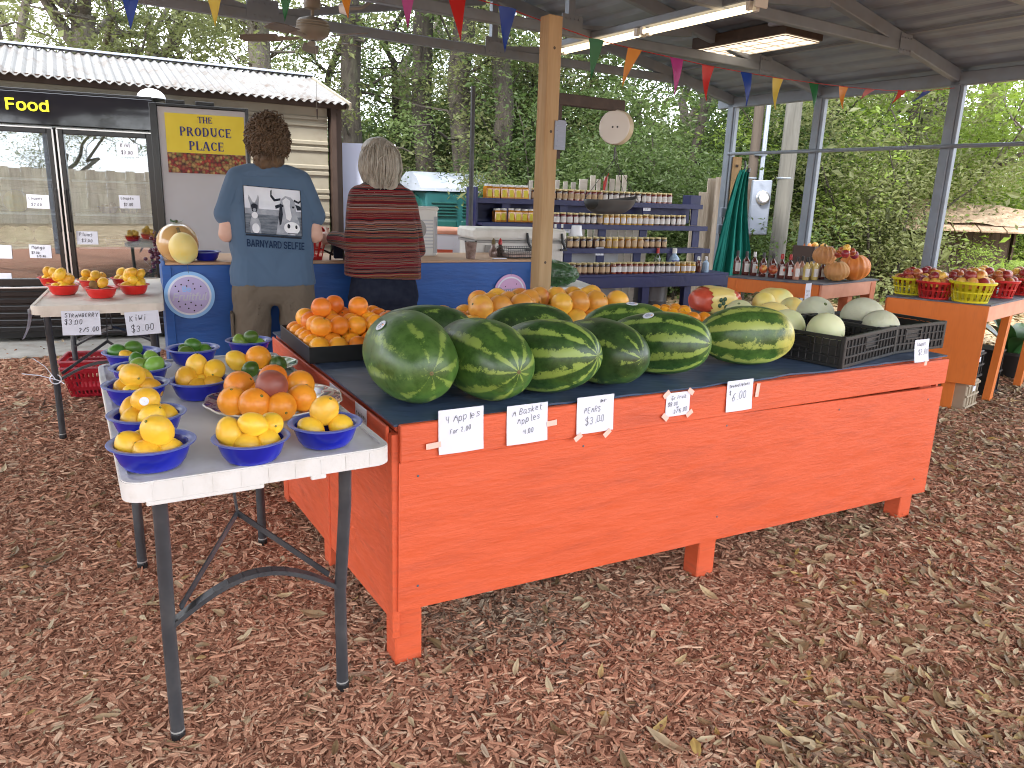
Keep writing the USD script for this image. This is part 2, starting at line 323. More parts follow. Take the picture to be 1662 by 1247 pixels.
# fruit
def citrus(name, c1, c2, rough=.36, bumps=160, vary=.10, pole=None, spec=.5, patch=None, bstr=.16):
    n = {'co': ('texture_coordinate', {}), 'n': ('noise_texture', {'scale': 9.0, 'detail': 4.0}), 'r': ('rgb_ramp', {'ramp': [(.3, c1), (.7, c2)]}), 'oi': ('object_info', {}),
         'vr': ('map_range', {'to_min': 1 - vary, 'to_max': 1 + vary}), 'hr': ('map_range', {'to_min': .5 - vary * .09, 'to_max': .5 + vary * .09}), 'h': ('hsv', {}),
         'v': ('voronoi_texture', {'scale': float(bumps)}), 'b': ('bump', {'strength': bstr, 'distance': .002}), 'p': ('principled_bsdf', {'roughness': rough, 'specular_ior_level': spec, 'subsurface_weight': .12, 'subsurface_scale': .004, 'subsurface_radius': (1, .5, .1)}),
         'off': ('vector_math', {'math_type': 'add'}), 'sc': ('vector_math', {'math_type': 'scale', 'vector1': (7, 3, 5)})}
    l = [('oi.random', 'sc.scale'), ('co.object', 'off.vector1'), ('sc.vector', 'off.vector2'), ('off.vector', 'n.vector'), ('n.fac', 'r.fac'), ('co.object', 'v.vector'), ('v.distance', 'b.height'), ('b.normal', 'p.normal'), ('oi.random', 'vr.value'), ('vr.result', 'h.value'), ('oi.random', 'hr.value'), ('hr.result', 'h.hue')]
    col = 'r.color'
    if patch:
        n['pn'] = ('noise_texture', {'scale': patch[1], 'detail': 5.0, 'roughness': .6}); n['pr'] = ('map_range', {'from_min': patch[2], 'from_max': patch[3], 'clamp': True}); n['pm'] = ('mix_color', {'b': patch[0]})
        l += [('off.vector', 'pn.vector'), ('pn.fac', 'pr.value'), ('pr.result', 'pm.fac'), (col, 'pm.a')]; col = 'pm.result'
    l += [(col, 'h.color'), ('h.color', 'p.base_color')]
    L[name] = usdkit.material(stage, '/World/Looks/' + name, n, l, surface='p.BSDF')
citrus('lemon_skin', (.68, .36, .020), (.78, .46, .040), rough=.38, patch=((.60, .40, .06), 13.0, .56, .72))
citrus('orange_skin', (.74, .225, .012), (.82, .30, .022), rough=.38, vary=.16, patch=((.74, .32, .03), 9.0, .55, .72))
citrus('lime_skin', (.035, .10, .012), (.085, .19, .02), vary=.30)
citrus('pale_lime_skin', (.14, .26, .03), (.20, .33, .05), vary=.2)
citrus('grapefruit_skin', (.68, .32, .035), (.74, .38, .055), vary=.14, patch=((.68, .20, .06), 6.0, .52, .68))
citrus('small_orange_skin', (.76, .27, .012), (.84, .34, .02), vary=.1)
citrus('honeydew_skin', (.56, .58, .30), (.66, .66, .42), rough=.6, bumps=70, vary=.08, spec=.3, bstr=.1)
citrus('grey_melon_skin', (.46, .47, .33), (.55, .55, .42), rough=.75, bumps=120, vary=.08, spec=.2, bstr=.4)
citrus('yellow_melon_skin', (.72, .55, .12), (.78, .64, .24), rough=.45, bumps=60, vary=.08, patch=((.60, .62, .30), 5.0, .5, .66))
citrus('apple_skin', (.22, .022, .018), (.36, .06, .03), rough=.3, bumps=40, vary=.3, bstr=.02, patch=((.62, .34, .08), 11.0, .56, .72))
citrus('gold_apple_skin', (.62, .33, .05), (.72, .44, .09), rough=.3, bumps=40, vary=.1, bstr=.02, patch=((.48, .10, .03), 12.0, .52, .68))
citrus('plum_skin', (.035, .008, .016), (.09, .016, .025), rough=.35, bumps=40, vary=.2, bstr=.02)
citrus('kiwi_skin', (.17, .10, .04), (.24, .15, .06), rough=.9, bumps=260, vary=.1, spec=.2, bstr=.5)
citrus('pome_skin', (.18, .035, .025), (.27, .07, .05), rough=.45, bumps=60, vary=.1)
citrus('pumpkin_tan', (.46, .20, .07), (.54, .27, .11), rough=.5, bumps=40, bstr=.05)
citrus('pumpkin_orange', (.66, .22, .03), (.74, .29, .06), rough=.45, bumps=40, bstr=.05)
mat('stem', (.10, .075, .03), (.16, .12, .05), rough=.8)
mat('stem_green', (.09, .12, .03), rough=.7)
def melonmat(name, dark, mid, pale, n_str, cover, belly=None):
    n = {'co': ('texture_coordinate', {}), 's': ('separate_xyz', {}), 'oi': ('object_info', {}), 'at': ('math', {'math_type': 'arctan2'}),
         'n1': ('noise_texture', {'scale': 13.0, 'detail': 8.0, 'roughness': .78}), 'n1b': ('math', {'math_type': 'multiply_add', 'value2': 5.2}), 'ph': ('math', {'math_type': 'multiply_add', 'value2': float(n_str)}), 'sn': ('math', {'math_type': 'sine'}),
         'n2': ('noise_texture', {'scale': 13.0, 'detail': 8.0, 'roughness': .78}), 'a2': ('math', {'math_type': 'multiply_add', 'value2': 7.0}), 'mr': ('map_range', {'from_min': cover, 'from_max': cover + .46, 'clamp': True}),
         'n3': ('noise_texture', {'scale': 26.0, 'detail': 5.0, 'roughness': .7}), 'mr3': ('map_range', {'from_min': .42, 'from_max': .68, 'clamp': True}), 'm1': ('mix_color', {'a': dark, 'b': mid}), 'm2': ('mix_color', {'b': pale}),
         'p': ('principled_bsdf', {'roughness': .36, 'specular_ior_level': .5, 'coat_weight': .1, 'coat_roughness': .2}), 'rr': ('map_range', {'from_min': .3, 'from_max': .7, 'to_min': .28, 'to_max': .48}), 'off': ('math', {'math_type': 'multiply', 'value2': 40.0}),
         'cmb': ('combine_xyz', {}), 'add': ('vector_math', {'math_type': 'add'})}
    l = [('co.object', 's.vector'), ('s.z', 'at.value1'), ('s.y', 'at.value2'), ('oi.random', 'off.value1'), ('off.value', 'cmb.x'), ('co.object', 'add.vector1'), ('cmb.vector', 'add.vector2'), ('add.vector', 'n1.vector'), ('add.vector', 'n2.vector'), ('add.vector', 'n3.vector'),
         ('n1.fac', 'n1b.value1'), ('off.value', 'n1b.value3'), ('at.value', 'ph.value1'), ('n1b.value', 'ph.value3'), ('ph.value', 'sn.value1'), ('n2.fac', 'a2.value1'), ('sn.value', 'a2.value3'), ('a2.value', 'mr.value'),
         ('n3.fac', 'mr3.value'), ('mr3.result', 'm1.fac'), ('m1.result', 'm2.a'), ('mr.result', 'm2.fac'), ('n3.fac', 'rr.value'), ('rr.result', 'p.roughness')]
    col = 'm2.result'
    if belly:
        n['bx'] = ('map_range', {'from_min': belly[1], 'from_max': belly[2], 'clamp': True}); n['bn'] = ('math', {'math_type': 'multiply_add', 'value2': .22}); n['bm'] = ('mix_color', {'b': belly[0]})
        l += [('n2.fac', 'bn.value1'), ('s.x', 'bn.value3'), ('bn.value', 'bx.value'), ('bx.result', 'bm.fac'), (col, 'bm.a')]; col = 'bm.result'
    l.append((col, 'p.base_color'))
    L[name] = usdkit.material(stage, '/World/Looks/' + name, n, l, surface='p.BSDF')
melonmat('melon_dark', (.016, .040, .010), (.034, .078, .016), (.19, .27, .05), 9, 4.35)
melonmat('melon_mid', (.026, .066, .012), (.058, .125, .020), (.19, .27, .05), 9, 4.0)
melonmat('melon_plain', (.034, .080, .014), (.066, .132, .024), (.18, .26, .05), 8, 4.3)
melonmat('melon_striped', (.018, .050, .011), (.045, .105, .018), (.22, .31, .06), 10, 3.75)
melonmat('melon_yellow', (.030, .075, .013), (.062, .135, .022), (.29, .35, .075), 9, 3.7, belly=((.60, .52, .12), .20, .30))
mat('bowl_blue', (.006, .011, .23), (.008, .014, .26), rough=.22, scale=4, coat=.3)
mat('bowl_rim', (.10, .13, .42), rough=.3)
mat('bowl_red', (.56, .018, .014), rough=.3, coat=.2)
mat('basket_red', (.50, .022, .022), (.56, .03, .028), rough=.4, scale=5)
mat('shop_basket_red', (.50, .018, .035), (.56, .026, .045), rough=.42, scale=4)
mat('shop_basket_rim', (.42, .10, .12), rough=.4)
mat('basket_yellow', (.62, .56, .015), (.68, .62, .03), rough=.4, scale=5)
mat('paper', (.64, .66, .74), (.68, .70, .78), rough=.8, scale=6, spec=.2)
mat('ink', (.02, .02, .035), rough=.6)
mat('tape', (.80, .50, .42), rough=.35)
mat('tape_clear', (.62, .60, .55), rough=.4)
mat('skin', (.50, .29, .215), (.56, .345, .26), rough=.5, scale=14, sss=.1)
mat('hair_brown', (.085, .052, .030), (.18, .115, .065), rough=.45, scale=30, island=.3, spec=.4)
mat('hair_grey', (.34, .31, .255), (.52, .48, .40), rough=.4, scale=30, island=.25, spec=.5)
mat('shirt_blue', (.072, .118, .185), (.085, .135, .21), rough=.9, scale=4, bump=.15, bscale=200, spec=.15, sheen=.1)
mat('shirt_ink', (.016, .032, .075), rough=.9, spec=.1)
mat('shorts_khaki', (.125, .102, .078), (.165, .137, .105), rough=.9, scale=5, bump=.25, bscale=60, spec=.1)
mat('jeans_navy', (.012, .015, .028), (.022, .026, .042), rough=.9, scale=20, bump=.2, bscale=200, spec=.1)
mat('shoe', (.10, .09, .08), rough=.7)
mat('print_sky', (.62, .65, .72), (.72, .75, .80), rough=.9, scale=12, spec=.1)
mat('print_field', (.07, .085, .11), (.22, .25, .29), rough=.9, scale=18, stretch=(1, 1, 4), spec=.1)
mat('print_dark', (.018, .022, .032), (.04, .046, .06), rough=.9, scale=40, spec=.1)
mat('print_grey', (.22, .24, .28), (.40, .43, .48), rough=.9, scale=22, spec=.1)
mat('print_light', (.62, .65, .70), (.80, .82, .85), rough=.9, scale=14, spec=.1)
mat('sign_yellow', (.66, .53, .03), (.74, .61, .05), rough=.55, scale=3)
mat('sign_blue_ink', (.022, .024, .15), rough=.55)
mat('letter_yellow', (.85, .80, .02), rough=.45)
mat('lilac', (.47, .40, .66), (.52, .45, .70), rough=.5, scale=5)
mat('sky_blue_paint', (.27, .52, .86), rough=.5)
mat('soft_white', (.74, .76, .84), rough=.5)
mat('pink_paint', (.62, .36, .60), (.68, .42, .66), rough=.5, scale=6)
mat('silver_letter', (.56, .55, .62), rough=.4)
mat('grey_letter', (.25, .27, .36), rough=.5)
mat('teal_plastic', (.005, .055, .050), (.007, .070, .062), rough=.45, scale=3)
mat('teal_light', (.008, .075, .078), (.011, .09, .094), rough=.45, scale=3)
mat('roof_white_plastic', (.34, .38, .46), (.38, .42, .50), rough=.45, scale=3)
mat('green_cloth', (.010, .165, .135), (.018, .215, .175), rough=.85, scale=4, bump=.15, bscale=60, spec=.2)
mat('avocado', (.020, .060, .020), (.035, .095, .032), rough=.22, scale=30, bump=.9, bscale=55, coat=.4, bdist=.01)
mat('jar_dark', (.030, .012, .010), (.06, .02, .014), rough=.1, coat=.6, vary=.4, scale=20)
mat('jar_red', (.12, .015, .012), (.20, .03, .02), rough=.1, coat=.6, vary=.4, scale=20)
mat('jar_amber', (.34, .17, .02), (.44, .24, .04), rough=.1, coat=.6, vary=.3, scale=20)
mat('jar_honey', (.46, .17, .012), (.56, .24, .02), rough=.08, coat=.6, scale=10)
mat('label_kraft', (.46, .33, .20), rough=.7)
mat('label_white', (.62, .60, .58), rough=.6)
mat('label_yellow', (.66, .56, .04), rough=.6)
mat('lid_gold', (.50, .42, .22), rough=.35, metallic=.5)
mat('lid_white', (.66, .66, .64), rough=.4)
mat('lid_black', (.012, .012, .013), rough=.35)
mat('lid_red', (.40, .02, .02), rough=.35)
mat('sauce_dark', (.055, .010, .006), (.085, .014, .01), rough=.1, coat=.6)
mat('sauce_pink', (.48, .24, .17), rough=.12, coat=.5)
mat('sauce_yellow', (.58, .44, .14), rough=.12, coat=.5)
mat('purple', (.10, .02, .22), rough=.5)
pane('clear_plastic', tint=(.86, .88, .90), rough=.05, base=.05)
pane('fridge_glass', tint=(.84, .90, .90), base=.15)
mat('tumbler', (.16, .10, .08), (.34, .26, .23), rough=.25, scale=30, metallic=.3)
mat('grape', (.06, .012, .03), rough=.25)
mat('peach_glaze', (.50, .30, .11), (.58, .36, .15), rough=.12, coat=.6, scale=3, dirt=((.36, .09, .04), .9, 5))
mat('plate_base', (.62, .58, .48), (.70, .66, .57), rough=.16, coat=.5, scale=6)
L['plate_flower'] = usdkit.material(stage, '/World/Looks/plate_flower', {'co': ('texture_coordinate', {}), 'n': ('noise_texture', {'scale': 21.0, 'detail': 4.0, 'distortion': .6}), 'r': ('rgb_ramp', {'ramp': [(0, (.10, .06, .16)), (.36, (.16, .08, .20)), (.41, (.10, .15, .05)), (.45, (.42, .06, .07)), (.48, (.60, .52, .40)), (.53, (.64, .58, .46)), (.56, (.40, .06, .10)), (.60, (.12, .17, .06)), (.66, (.20, .09, .24)), (.75, (.50, .14, .12))]}), 'p': ('principled_bsdf', {'roughness': .15, 'coat_weight': .5})}, [('co.object', 'n.vector'), ('n.fac', 'r.fac'), ('r.color', 'p.base_color')], surface='p.BSDF')
mat('plate_green', (.10, .19, .06), (.17, .27, .10), rough=.1, coat=.6, scale=9)
L['produce_print'] = usdkit.material(stage, '/World/Looks/produce_print', {'co': ('texture_coordinate', {}), 'v': ('voronoi_texture', {'scale': 42.0}), 's': ('separate_color', {}), 'n': ('noise_texture', {'scale': 7.0, 'detail': 1.0}), 'ad': ('math', {'math_type': 'multiply_add', 'value2': .45}), 'sb': ('math', {'math_type': 'multiply_add', 'value2': .75, 'value3': -.1}), 'r': ('rgb_ramp', {'ramp': [(0, (.06, .14, .03)), (.2, (.20, .26, .06)), (.35, (.46, .05, .03)), (.5, (.30, .03, .03)), (.6, (.52, .36, .12)), (.75, (.44, .26, .08)), (.9, (.12, .18, .05)), (1, (.10, .02, .03))]}), 'md': ('map_range', {'from_max': .6, 'to_min': 1.1, 'to_max': .45}), 'h': ('hsv', {}), 'p': ('principled_bsdf', {'roughness': .55})},
    [('co.object', 'v.vector'), ('co.object', 'n.vector'), ('v.color', 's.color'), ('n.fac', 'sb.value1'), ('s.r', 'ad.value1'), ('sb.value', 'ad.value3'), ('ad.value', 'r.fac'), ('r.color', 'h.color'), ('v.distance', 'md.value'), ('md.result', 'h.value'), ('h.color', 'p.base_color')], surface='p.BSDF')
L['knit'] = usdkit.material(stage, '/World/Looks/knit', {'co': ('texture_coordinate', {}), 's': ('separate_xyz', {}), 'nz': ('noise_texture', {'scale': 7.0, 'detail': 1.0}), 'wv': ('math', {'math_type': 'multiply_add', 'value2': .02}), 'wn': ('noise_texture', {'dimensions': '1D', 'scale': 40.0, 'detail': 1.6, 'roughness': .7}), 'r': ('rgb_ramp', {'interpolate': False, 'ramp': [(0, (.012, .010, .014)), (.36, (.15, .010, .015)), (.42, (.19, .12, .06)), (.445, (.22, .016, .018)), (.485, (.010, .010, .014)), (.51, (.12, .11, .075)), (.53, (.34, .29, .28)), (.545, (.13, .009, .014)), (.585, (.34, .15, .035)), (.60, (.012, .010, .016)), (.635, (.15, .018, .02)), (.68, (.11, .095, .075)), (.74, (.015, .012, .016))]}),
    'bn': ('noise_texture', {'scale': 150.0, 'detail': 2.0}), 'b': ('bump', {'strength': .3, 'distance': .01}), 'p': ('principled_bsdf', {'roughness': .95, 'specular_ior_level': .1, 'sheen_weight': .15})},
    [('co.object', 's.vector'), ('co.object', 'nz.vector'), ('nz.fac', 'wv.value1'), ('s.z', 'wv.value3'), ('wv.value', 'wn.w'), ('wn.fac', 'r.fac'), ('r.color', 'p.base_color'), ('co.object', 'bn.vector'), ('bn.fac', 'b.height'), ('b.normal', 'p.normal')], surface='p.BSDF')
for nm, c in (('red', (.52, .02, .015)), ('blue', (.012, .05, .30)), ('yellow', (.62, .46, .06)), ('green', (.02, .15, .05)), ('orange', (.66, .24, .03)), ('magenta', (.42, .04, .22)), ('pink', (.52, .16, .18))):
    n = {'p': ('principled_bsdf', {'base_color': c, 'roughness': .4}), 't': ('translucent_bsdf', {'color': c}), 'm': ('mix_closure', {'fac': .4})}
    L['flag_' + nm] = usdkit.material(stage, '/World/Looks/flag_' + nm, n, [('p.BSDF', 'm.closure1'), ('t.BSDF', 'm.closure2')], surface='m.closure')
glow('tube_light', (1.0, .76, .46), .75)
glow('troffer_light', (1.0, .80, .58), .50)
mat('bag_red', (.52, .06, .03), (.60, .10, .05), rough=.3, scale=30)
mat('bag_yellow', (.66, .48, .12), (.72, .55, .18), rough=.3, scale=5)
mat('label_green', (.02, .06, .02), rough=.5)
mat('cardboard', (.30, .24, .17), (.38, .31, .22), rough=.8, scale=5)
mat('leaf_plant', (.02, .07, .018), (.045, .13, .03), rough=.35, scale=5)
mat('block_tan', (.42, .38, .31), (.52, .47, .39), rough=.9, scale=6, bump=.3)
mat('scale_pan', (.055, .055, .055), (.075, .073, .07), rough=.45, metallic=.3, scale=6)
mat('scale_dial', (.60, .57, .52), (.64, .61, .56), rough=.5, scale=3)
mat('scale_rim', (.50, .42, .28), rough=.4)
mat('fan_beige', (.19, .17, .135), (.24, .215, .175), rough=.5, scale=5)
mat('fan_blade', (.125, .105, .095), (.17, .145, .13), rough=.5, scale=5, stretch=(1, 6, 6))
mat('brown_box', (.055, .03, .022), rough=.6)
mat('pallet_grey', (.46, .42, .36), (.60, .56, .50), rough=.9, scale=3, stretch=(1, 6, 6), vary=.2, bump=.2)
mat('barrel_grey', (.05, .05, .055), (.10, .10, .105), rough=.4, metallic=.4, scale=4)
mat('bottle_blue', (.30, .42, .56), rough=.15)
mat('terracotta_pink', (.56, .27, .20), rough=.6)
# ---------------------------------------------------------------- the stand's own axes
E_ = np.array([.867, .499]); N_ = np.array([-.499, .867])       # along the tables and away from the viewer
def pl(o, u, v, z=0.0):
    q = np.asarray(o[:2], float) + u * E_ + v * N_
    return np.array([q[0], q[1], z])
def ground_z(x, y):
    x, y = np.asarray(x, float), np.asarray(y, float)
    t = np.clip((y - 8.2) / 3.2, 0, 1) * np.clip((2.6 - x) / 2.5, 0, 1)
    t = t * t * (3 - 2 * t)
    far = np.clip((y - 15) / 20, 0, 1) * .5
    return -.5 * t * (1 - np.clip((y - 15) / 10, 0, 1)) + far
def sheet(xs, ys, zoff, bump, seed):
    X, Y = np.meshgrid(xs, ys); Z = ground_z(X, Y) + zoff
    if bump: Z = Z + (meshkit.fbm(np.stack([X * 1.3, Y * 1.3, X * 0 + seed], -1), 3) - .5) * bump
    Z = Z - .045 * np.clip((5.6 - np.hypot((X - .6) / 1.15, Y - 1.6)) / .5, 0, 1)      # it dips under the mulch
    ny, nx = X.shape; i = np.arange(ny * nx).reshape(ny, nx)
    f = np.stack([i[:-1, :-1], i[:-1, 1:], i[1:, 1:], i[1:, :-1]], -1).reshape(-1, 4)
    return np.stack([X, Y, Z], -1).reshape(-1, 3), f
xs = np.concatenate([np.linspace(-160, -9, 30), np.linspace(-8, 11, 96), np.linspace(12, 160, 30)])
ys = np.concatenate([np.linspace(-60, -3, 14), np.linspace(-2, 18, 101), np.linspace(20, 220, 40)])
v, f = sheet(xs, ys, -.016, .02, 3)
whole('ground', (v, f), 'forest_floor', kind='structure', smooth=True)
# mulched yard with a ragged outline
ang = np.linspace(0, 2 * np.pi, 220, endpoint=False)
def mulch_edge(a):
    r = 6.4 + 1.2 * (meshkit.fbm(np.stack([np.cos(a) * 2.2, np.sin(a) * 2.2, a * 0], -1), 3, 5) - .5)
    return np.stack([.6 + r * np.cos(a) * 1.15, 1.6 + r * np.sin(a)], -1)
rad = np.linspace(0, 1, 60) ** .8
ring = mulch_edge(ang); c0 = np.array([.6, 1.6])
P = c0 + (ring[None] - c0) * rad[:, None, None]
Z = (meshkit.fbm(np.concatenate([P * 2.1, P[..., :1] * 0], -1), 3, 9) - .5) * .03 * (1 - rad[:, None] ** 6) - .004 - .008 * rad[:, None] ** 8
V = np.concatenate([P, Z[..., None]], -1).reshape(-1, 3); na = len(ang)
F = [(i * na + j, i * na + (j + 1) % na, (i + 1) * na + (j + 1) % na, (i + 1) * na + j) for i in range(len(rad) - 1) for j in range(na)]
F = [(a, d, c, b) for a, b, c, d in F]
whole('mulch', (V, F), 'mulch_soil', kind='structure', smooth=True)
def mulch_z(x, y):
    p = np.stack([x * 2.1, y * 2.1, x * 0], -1)
    return (meshkit.fbm(p, 3, 9) - .5) * .03 - .004
# concrete strip under the coolers
B0 = at(0, 586)[:2]
mb = MB(); c = B0 + .9 * N_ + .8 * E_
mb.box([c[0] - 1.2, c[1] - .6, -.015], [4.2, 1.9, .07], rz=yaw(E_), b=.012)
whole('concrete_slab', mb, 'concrete', kind='structure')

# ---------------------------------------------------------------- mulch chips and fallen leaves
def scatter(name, protos, pts, scales, tilt, kind_label, seed, rotz=None):
    rng = np.random.default_rng(seed)
    path = '/World/' + numbered('/World', name)
    pi = UsdGeom.PointInstancer.Define(stage, path)
    rel = pi.CreatePrototypesRel()
    for i, (mesh, m) in enumerate(protos):
        pp = f'{path}/piece_{i:03d}'
        usdkit.mesh(stage, pp, mesh, L[m]); rel.AddTarget(pp)
    n = len(pts)
    pi.CreateProtoIndicesAttr(Vt.IntArray.FromNumpy(rng.integers(0, len(protos), n).astype(np.int32)))
    pi.CreatePositionsAttr(Vt.Vec3fArray.FromNumpy(pts.astype(np.float32)))
    pi.CreateScalesAttr(Vt.Vec3fArray.FromNumpy(scales.astype(np.float32)))
    yawv = rng.uniform(0, 2 * np.pi, n); ta = rng.normal(0, tilt, n); tb = rng.normal(0, tilt, n)
    cy, sy = np.cos(yawv / 2), np.sin(yawv / 2); ca, sa = np.cos(ta / 2), np.sin(ta / 2); cb, sb = np.cos(tb / 2), np.sin(tb / 2)
    w, x, y, z = ca * cb, sa * cb, ca * sb, -sa * sb                   # tilt about x, then y
    q = np.stack([cy * w - sy * z, cy * x - sy * y, cy * y + sy * x, cy * z + sy * w], -1)
    pi.CreateOrientationsAttr(Vt.QuathArray([Gf.Quath(float(a), float(b), float(c), float(d)) for a, b, c, d in q]))
    setdata(pi.GetPrim(), kind_label, 'ground litter', kind='stuff')
    return pi
def chip(l, w, h, seed):
    r = np.random.default_rng(seed)
    a = np.array([[-.5, -.5], [-.15, -.62], [.3, -.5], [.5, -.2], [.46, .35], [.1, .55], [-.35, .5], [-.52, .1]]) + r.uniform(-.09, .09, (8, 2))
    a = a * [l, w]
    top = np.c_[a * .93, h * (1 + .3 * r.uniform(-1, 1, 8))]; bot = np.c_[a, np.zeros(8)]
    v = np.vstack([bot, top]); f = [(8, 8 + i, 9 + i) for i in range(1, 7)] + [(i, (i + 1) % 8, 8 + (i + 1) % 8) for i in range(8)] + [(i, 8 + (i + 1) % 8, 8 + i) for i in range(8)]
    return v, np.array(f)
def leaf3(l, w, curl, seed, fold=.2):
    r = np.random.default_rng(seed); xs_ = np.linspace(-.5, .5, 7); wd = np.array([.04, .6, .95, 1.0, .8, .45, .02]) * (1 + r.uniform(-.12, .12, 7))
    z = curl * l * (np.abs(xs_) * 2) ** 2 * (1 + r.uniform(-.3, .3, 7)); yb = r.uniform(-.1, .1) * np.sin(xs_ * 3)
    mid = np.c_[xs_ * l, yb * w, z]; lt = np.c_[xs_ * l, (wd / 2 + yb) * w, z + fold * w * wd * .5]; rt = np.c_[xs_ * l, (-wd / 2 + yb) * w, z + fold * w * wd * .5 * r.uniform(.2, 1.2)]
    v = np.vstack([mid, lt, rt]); f = []
    for i in range(6): f += [(i, i + 1, 8 + i), (i, 8 + i, 7 + i), (i + 1, i, 14 + i), (i + 1, 14 + i, 15 + i)]
    return v, np.array(f)
def sow(n_per_m2, x0, x1, y0, y1, seed, keep=None):
    rng = np.random.default_rng(seed); n = int((x1 - x0) * (y1 - y0) * n_per_m2)
    p = np.c_[rng.uniform(x0, x1, n), rng.uniform(y0, y1, n)]
    lim = np.maximum(1.1, p[:, 1] * .80) + .4                           # thinner well outside the view
    p = p[(np.abs(p[:, 0] - .1) < lim) | (rng.uniform(0, 1, len(p)) < .22)]
    if keep is not None: p = p[keep(p, rng)]
    return p
def dens(p, seed, s=1.0): return meshkit.fbm(np.c_[p * s, p[:, :1] * 0], 3, seed)
def place_litter():
    rng = np.random.default_rng(11)
    near = np.vstack([sow(15000, -3.2, 3.9, 1.05, 2.5, 1), sow(3000, -3.2, 3.9, -.6, 1.05, 9), sow(8000, -4.2, 5.4, 2.5, 4.0, 2), sow(3000, -5.5, 7.5, 4.0, 6.2, 3), sow(700, -5.5, 7.5, 6.2, 8.6, 4)])
    inside = ((near[:, 0] - .6) / 1.15) ** 2 + (near[:, 1] - 1.6) ** 2 < 6.5 ** 2
    near = near[inside]
    z = mulch_z(near[:, 0], near[:, 1]) + rng.uniform(-.001, .007, len(near))
    far = np.clip(near[:, 1] / 2.4, 1, 2.6)
    sz = .50 * np.exp(np.clip(rng.normal(0, .46, len(near)), -1.2, .8))[:, None] * np.c_[np.ones(len(near)), rng.uniform(.35, 1.05, len(near)), rng.uniform(.6, 1.5, len(near))] * (far ** .5)[:, None]
    br = dens(near, 31, .9) + .10 * np.clip(near[:, 0] - .5, -2, 3) * .6 + rng.normal(0, .12, len(near)) > .74
    protos = [(chip(l, w, h, i), 'chip_red') for i, (l, w, h) in enumerate([(.050, .011, .004), (.034, .009, .003), (.028, .012, .003), (.060, .008, .004), (.020, .007, .002), (.040, .014, .004)])]
    pb = [(chip(l, w, h, 40 + i), 'chip_brown') for i, (l, w, h) in enumerate([(.050, .012, .005), (.036, .010, .003), (.030, .014, .004), (.055, .009, .004)])]
    for nm, sel, pr, lab, sd in (('mulch_chips', ~br, protos, 'red shredded bark mulch covering the yard around the tables', 5), ('weathered_chips', br, pb, 'brown and grey weathered wood chips mixed into the red mulch', 6)):
        scatter(nm, pr, np.c_[near[sel], z[sel]], sz[sel], .22, lab, sd)
    lv = np.vstack([sow(1000, -3.2, 4.2, .2, 2.6, 21), sow(600, -4.2, 5.8, 2.6, 4.6, 22), sow(450, -5, 8, 4.6, 8, 23), sow(150, 0, 13, 8, 16, 24)])
    d = dens(lv, 41, .8) + .20 * np.clip(lv[:, 0] - .5 - .22 * np.abs(lv[:, 1] - 1.0), -1.5, 2.2) + .22 * np.clip((lv[:, 0] - .35) / .9, 0, 1) * np.clip((2.5 - lv[:, 1]) / .9, 0, 1) + rng.normal(0, .07, len(lv))
    lv = lv[(d > .52) | (rng.uniform(0, 1, len(lv)) < .12)]
    zl = np.where(lv[:, 1] < 7.5, mulch_z(lv[:, 0], lv[:, 1]), ground_z(lv[:, 0], lv[:, 1]) - .012) + rng.uniform(.004, .016, len(lv))
    s = .82 * np.exp(rng.normal(0, .30, len(lv)))[:, None] * np.ones(3) * np.clip(lv[:, 1:2] / 5, 1, 1.6)
    scatter('fallen_leaves', [(leaf3(l, w, c, i, fo), 'leaf_tan') for i, (l, w, c, fo) in enumerate([(.058, .020, .10, .25), (.048, .018, -.12, .1), (.066, .022, .18, .35), (.040, .015, .05, .5), (.052, .024, -.06, .2)])], np.c_[lv, zl], s, .30, 'dry tan oak leaves lying over the mulch, thickest at right', 7)
place_litter()

# ---------------------------------------------------------------- trees
def leaves(points, size, seed, up=.5, aspect=.44, var=.35):
    rng = np.random.default_rng(seed); n = len(points)
    d = rng.normal(size=(n, 3)); d[:, 2] = d[:, 2] * .5 - .15; d /= np.linalg.norm(d, axis=1, keepdims=True)
    nn = rng.normal(size=(n, 3)) * (1 - up) + np.array([0, 0, up]); w = np.cross(nn, d); w /= np.linalg.norm(w, axis=1, keepdims=True) + 1e-9
    s = size * np.exp(rng.normal(0, var, n))[:, None]
    up3 = np.cross(d, w)
    a = points - d * s * .5; b = points + w * s * aspect * .5 + up3 * s * .08; c = points + d * s * .5; e = points - w * s * aspect * .5 + up3 * s * .08
    v = np.stack([a, b, c, e], 1).reshape(-1, 3); i = np.arange(n)[:, None] * 4
    f = np.vstack([i + [0, 1, 2], i + [0, 2, 3]])
    return v, f
def limb(mb, a, b, r0, r1, rng, n=7, wob=.12, sides=7):
    a, b = np.asarray(a, float), np.asarray(b, float); t = np.linspace(0, 1, n)[:, None]
    p = a + (b - a) * t; L_ = np.linalg.norm(b - a)
    p[1:-1] += rng.normal(0, wob * L_ / n, (n - 2, 3)); p[:, 2] += np.sin(t[:, 0] * np.pi) * .05 * L_
    mb.tube(p, r0 + (r1 - r0) * t[:, 0], sides)
    return p
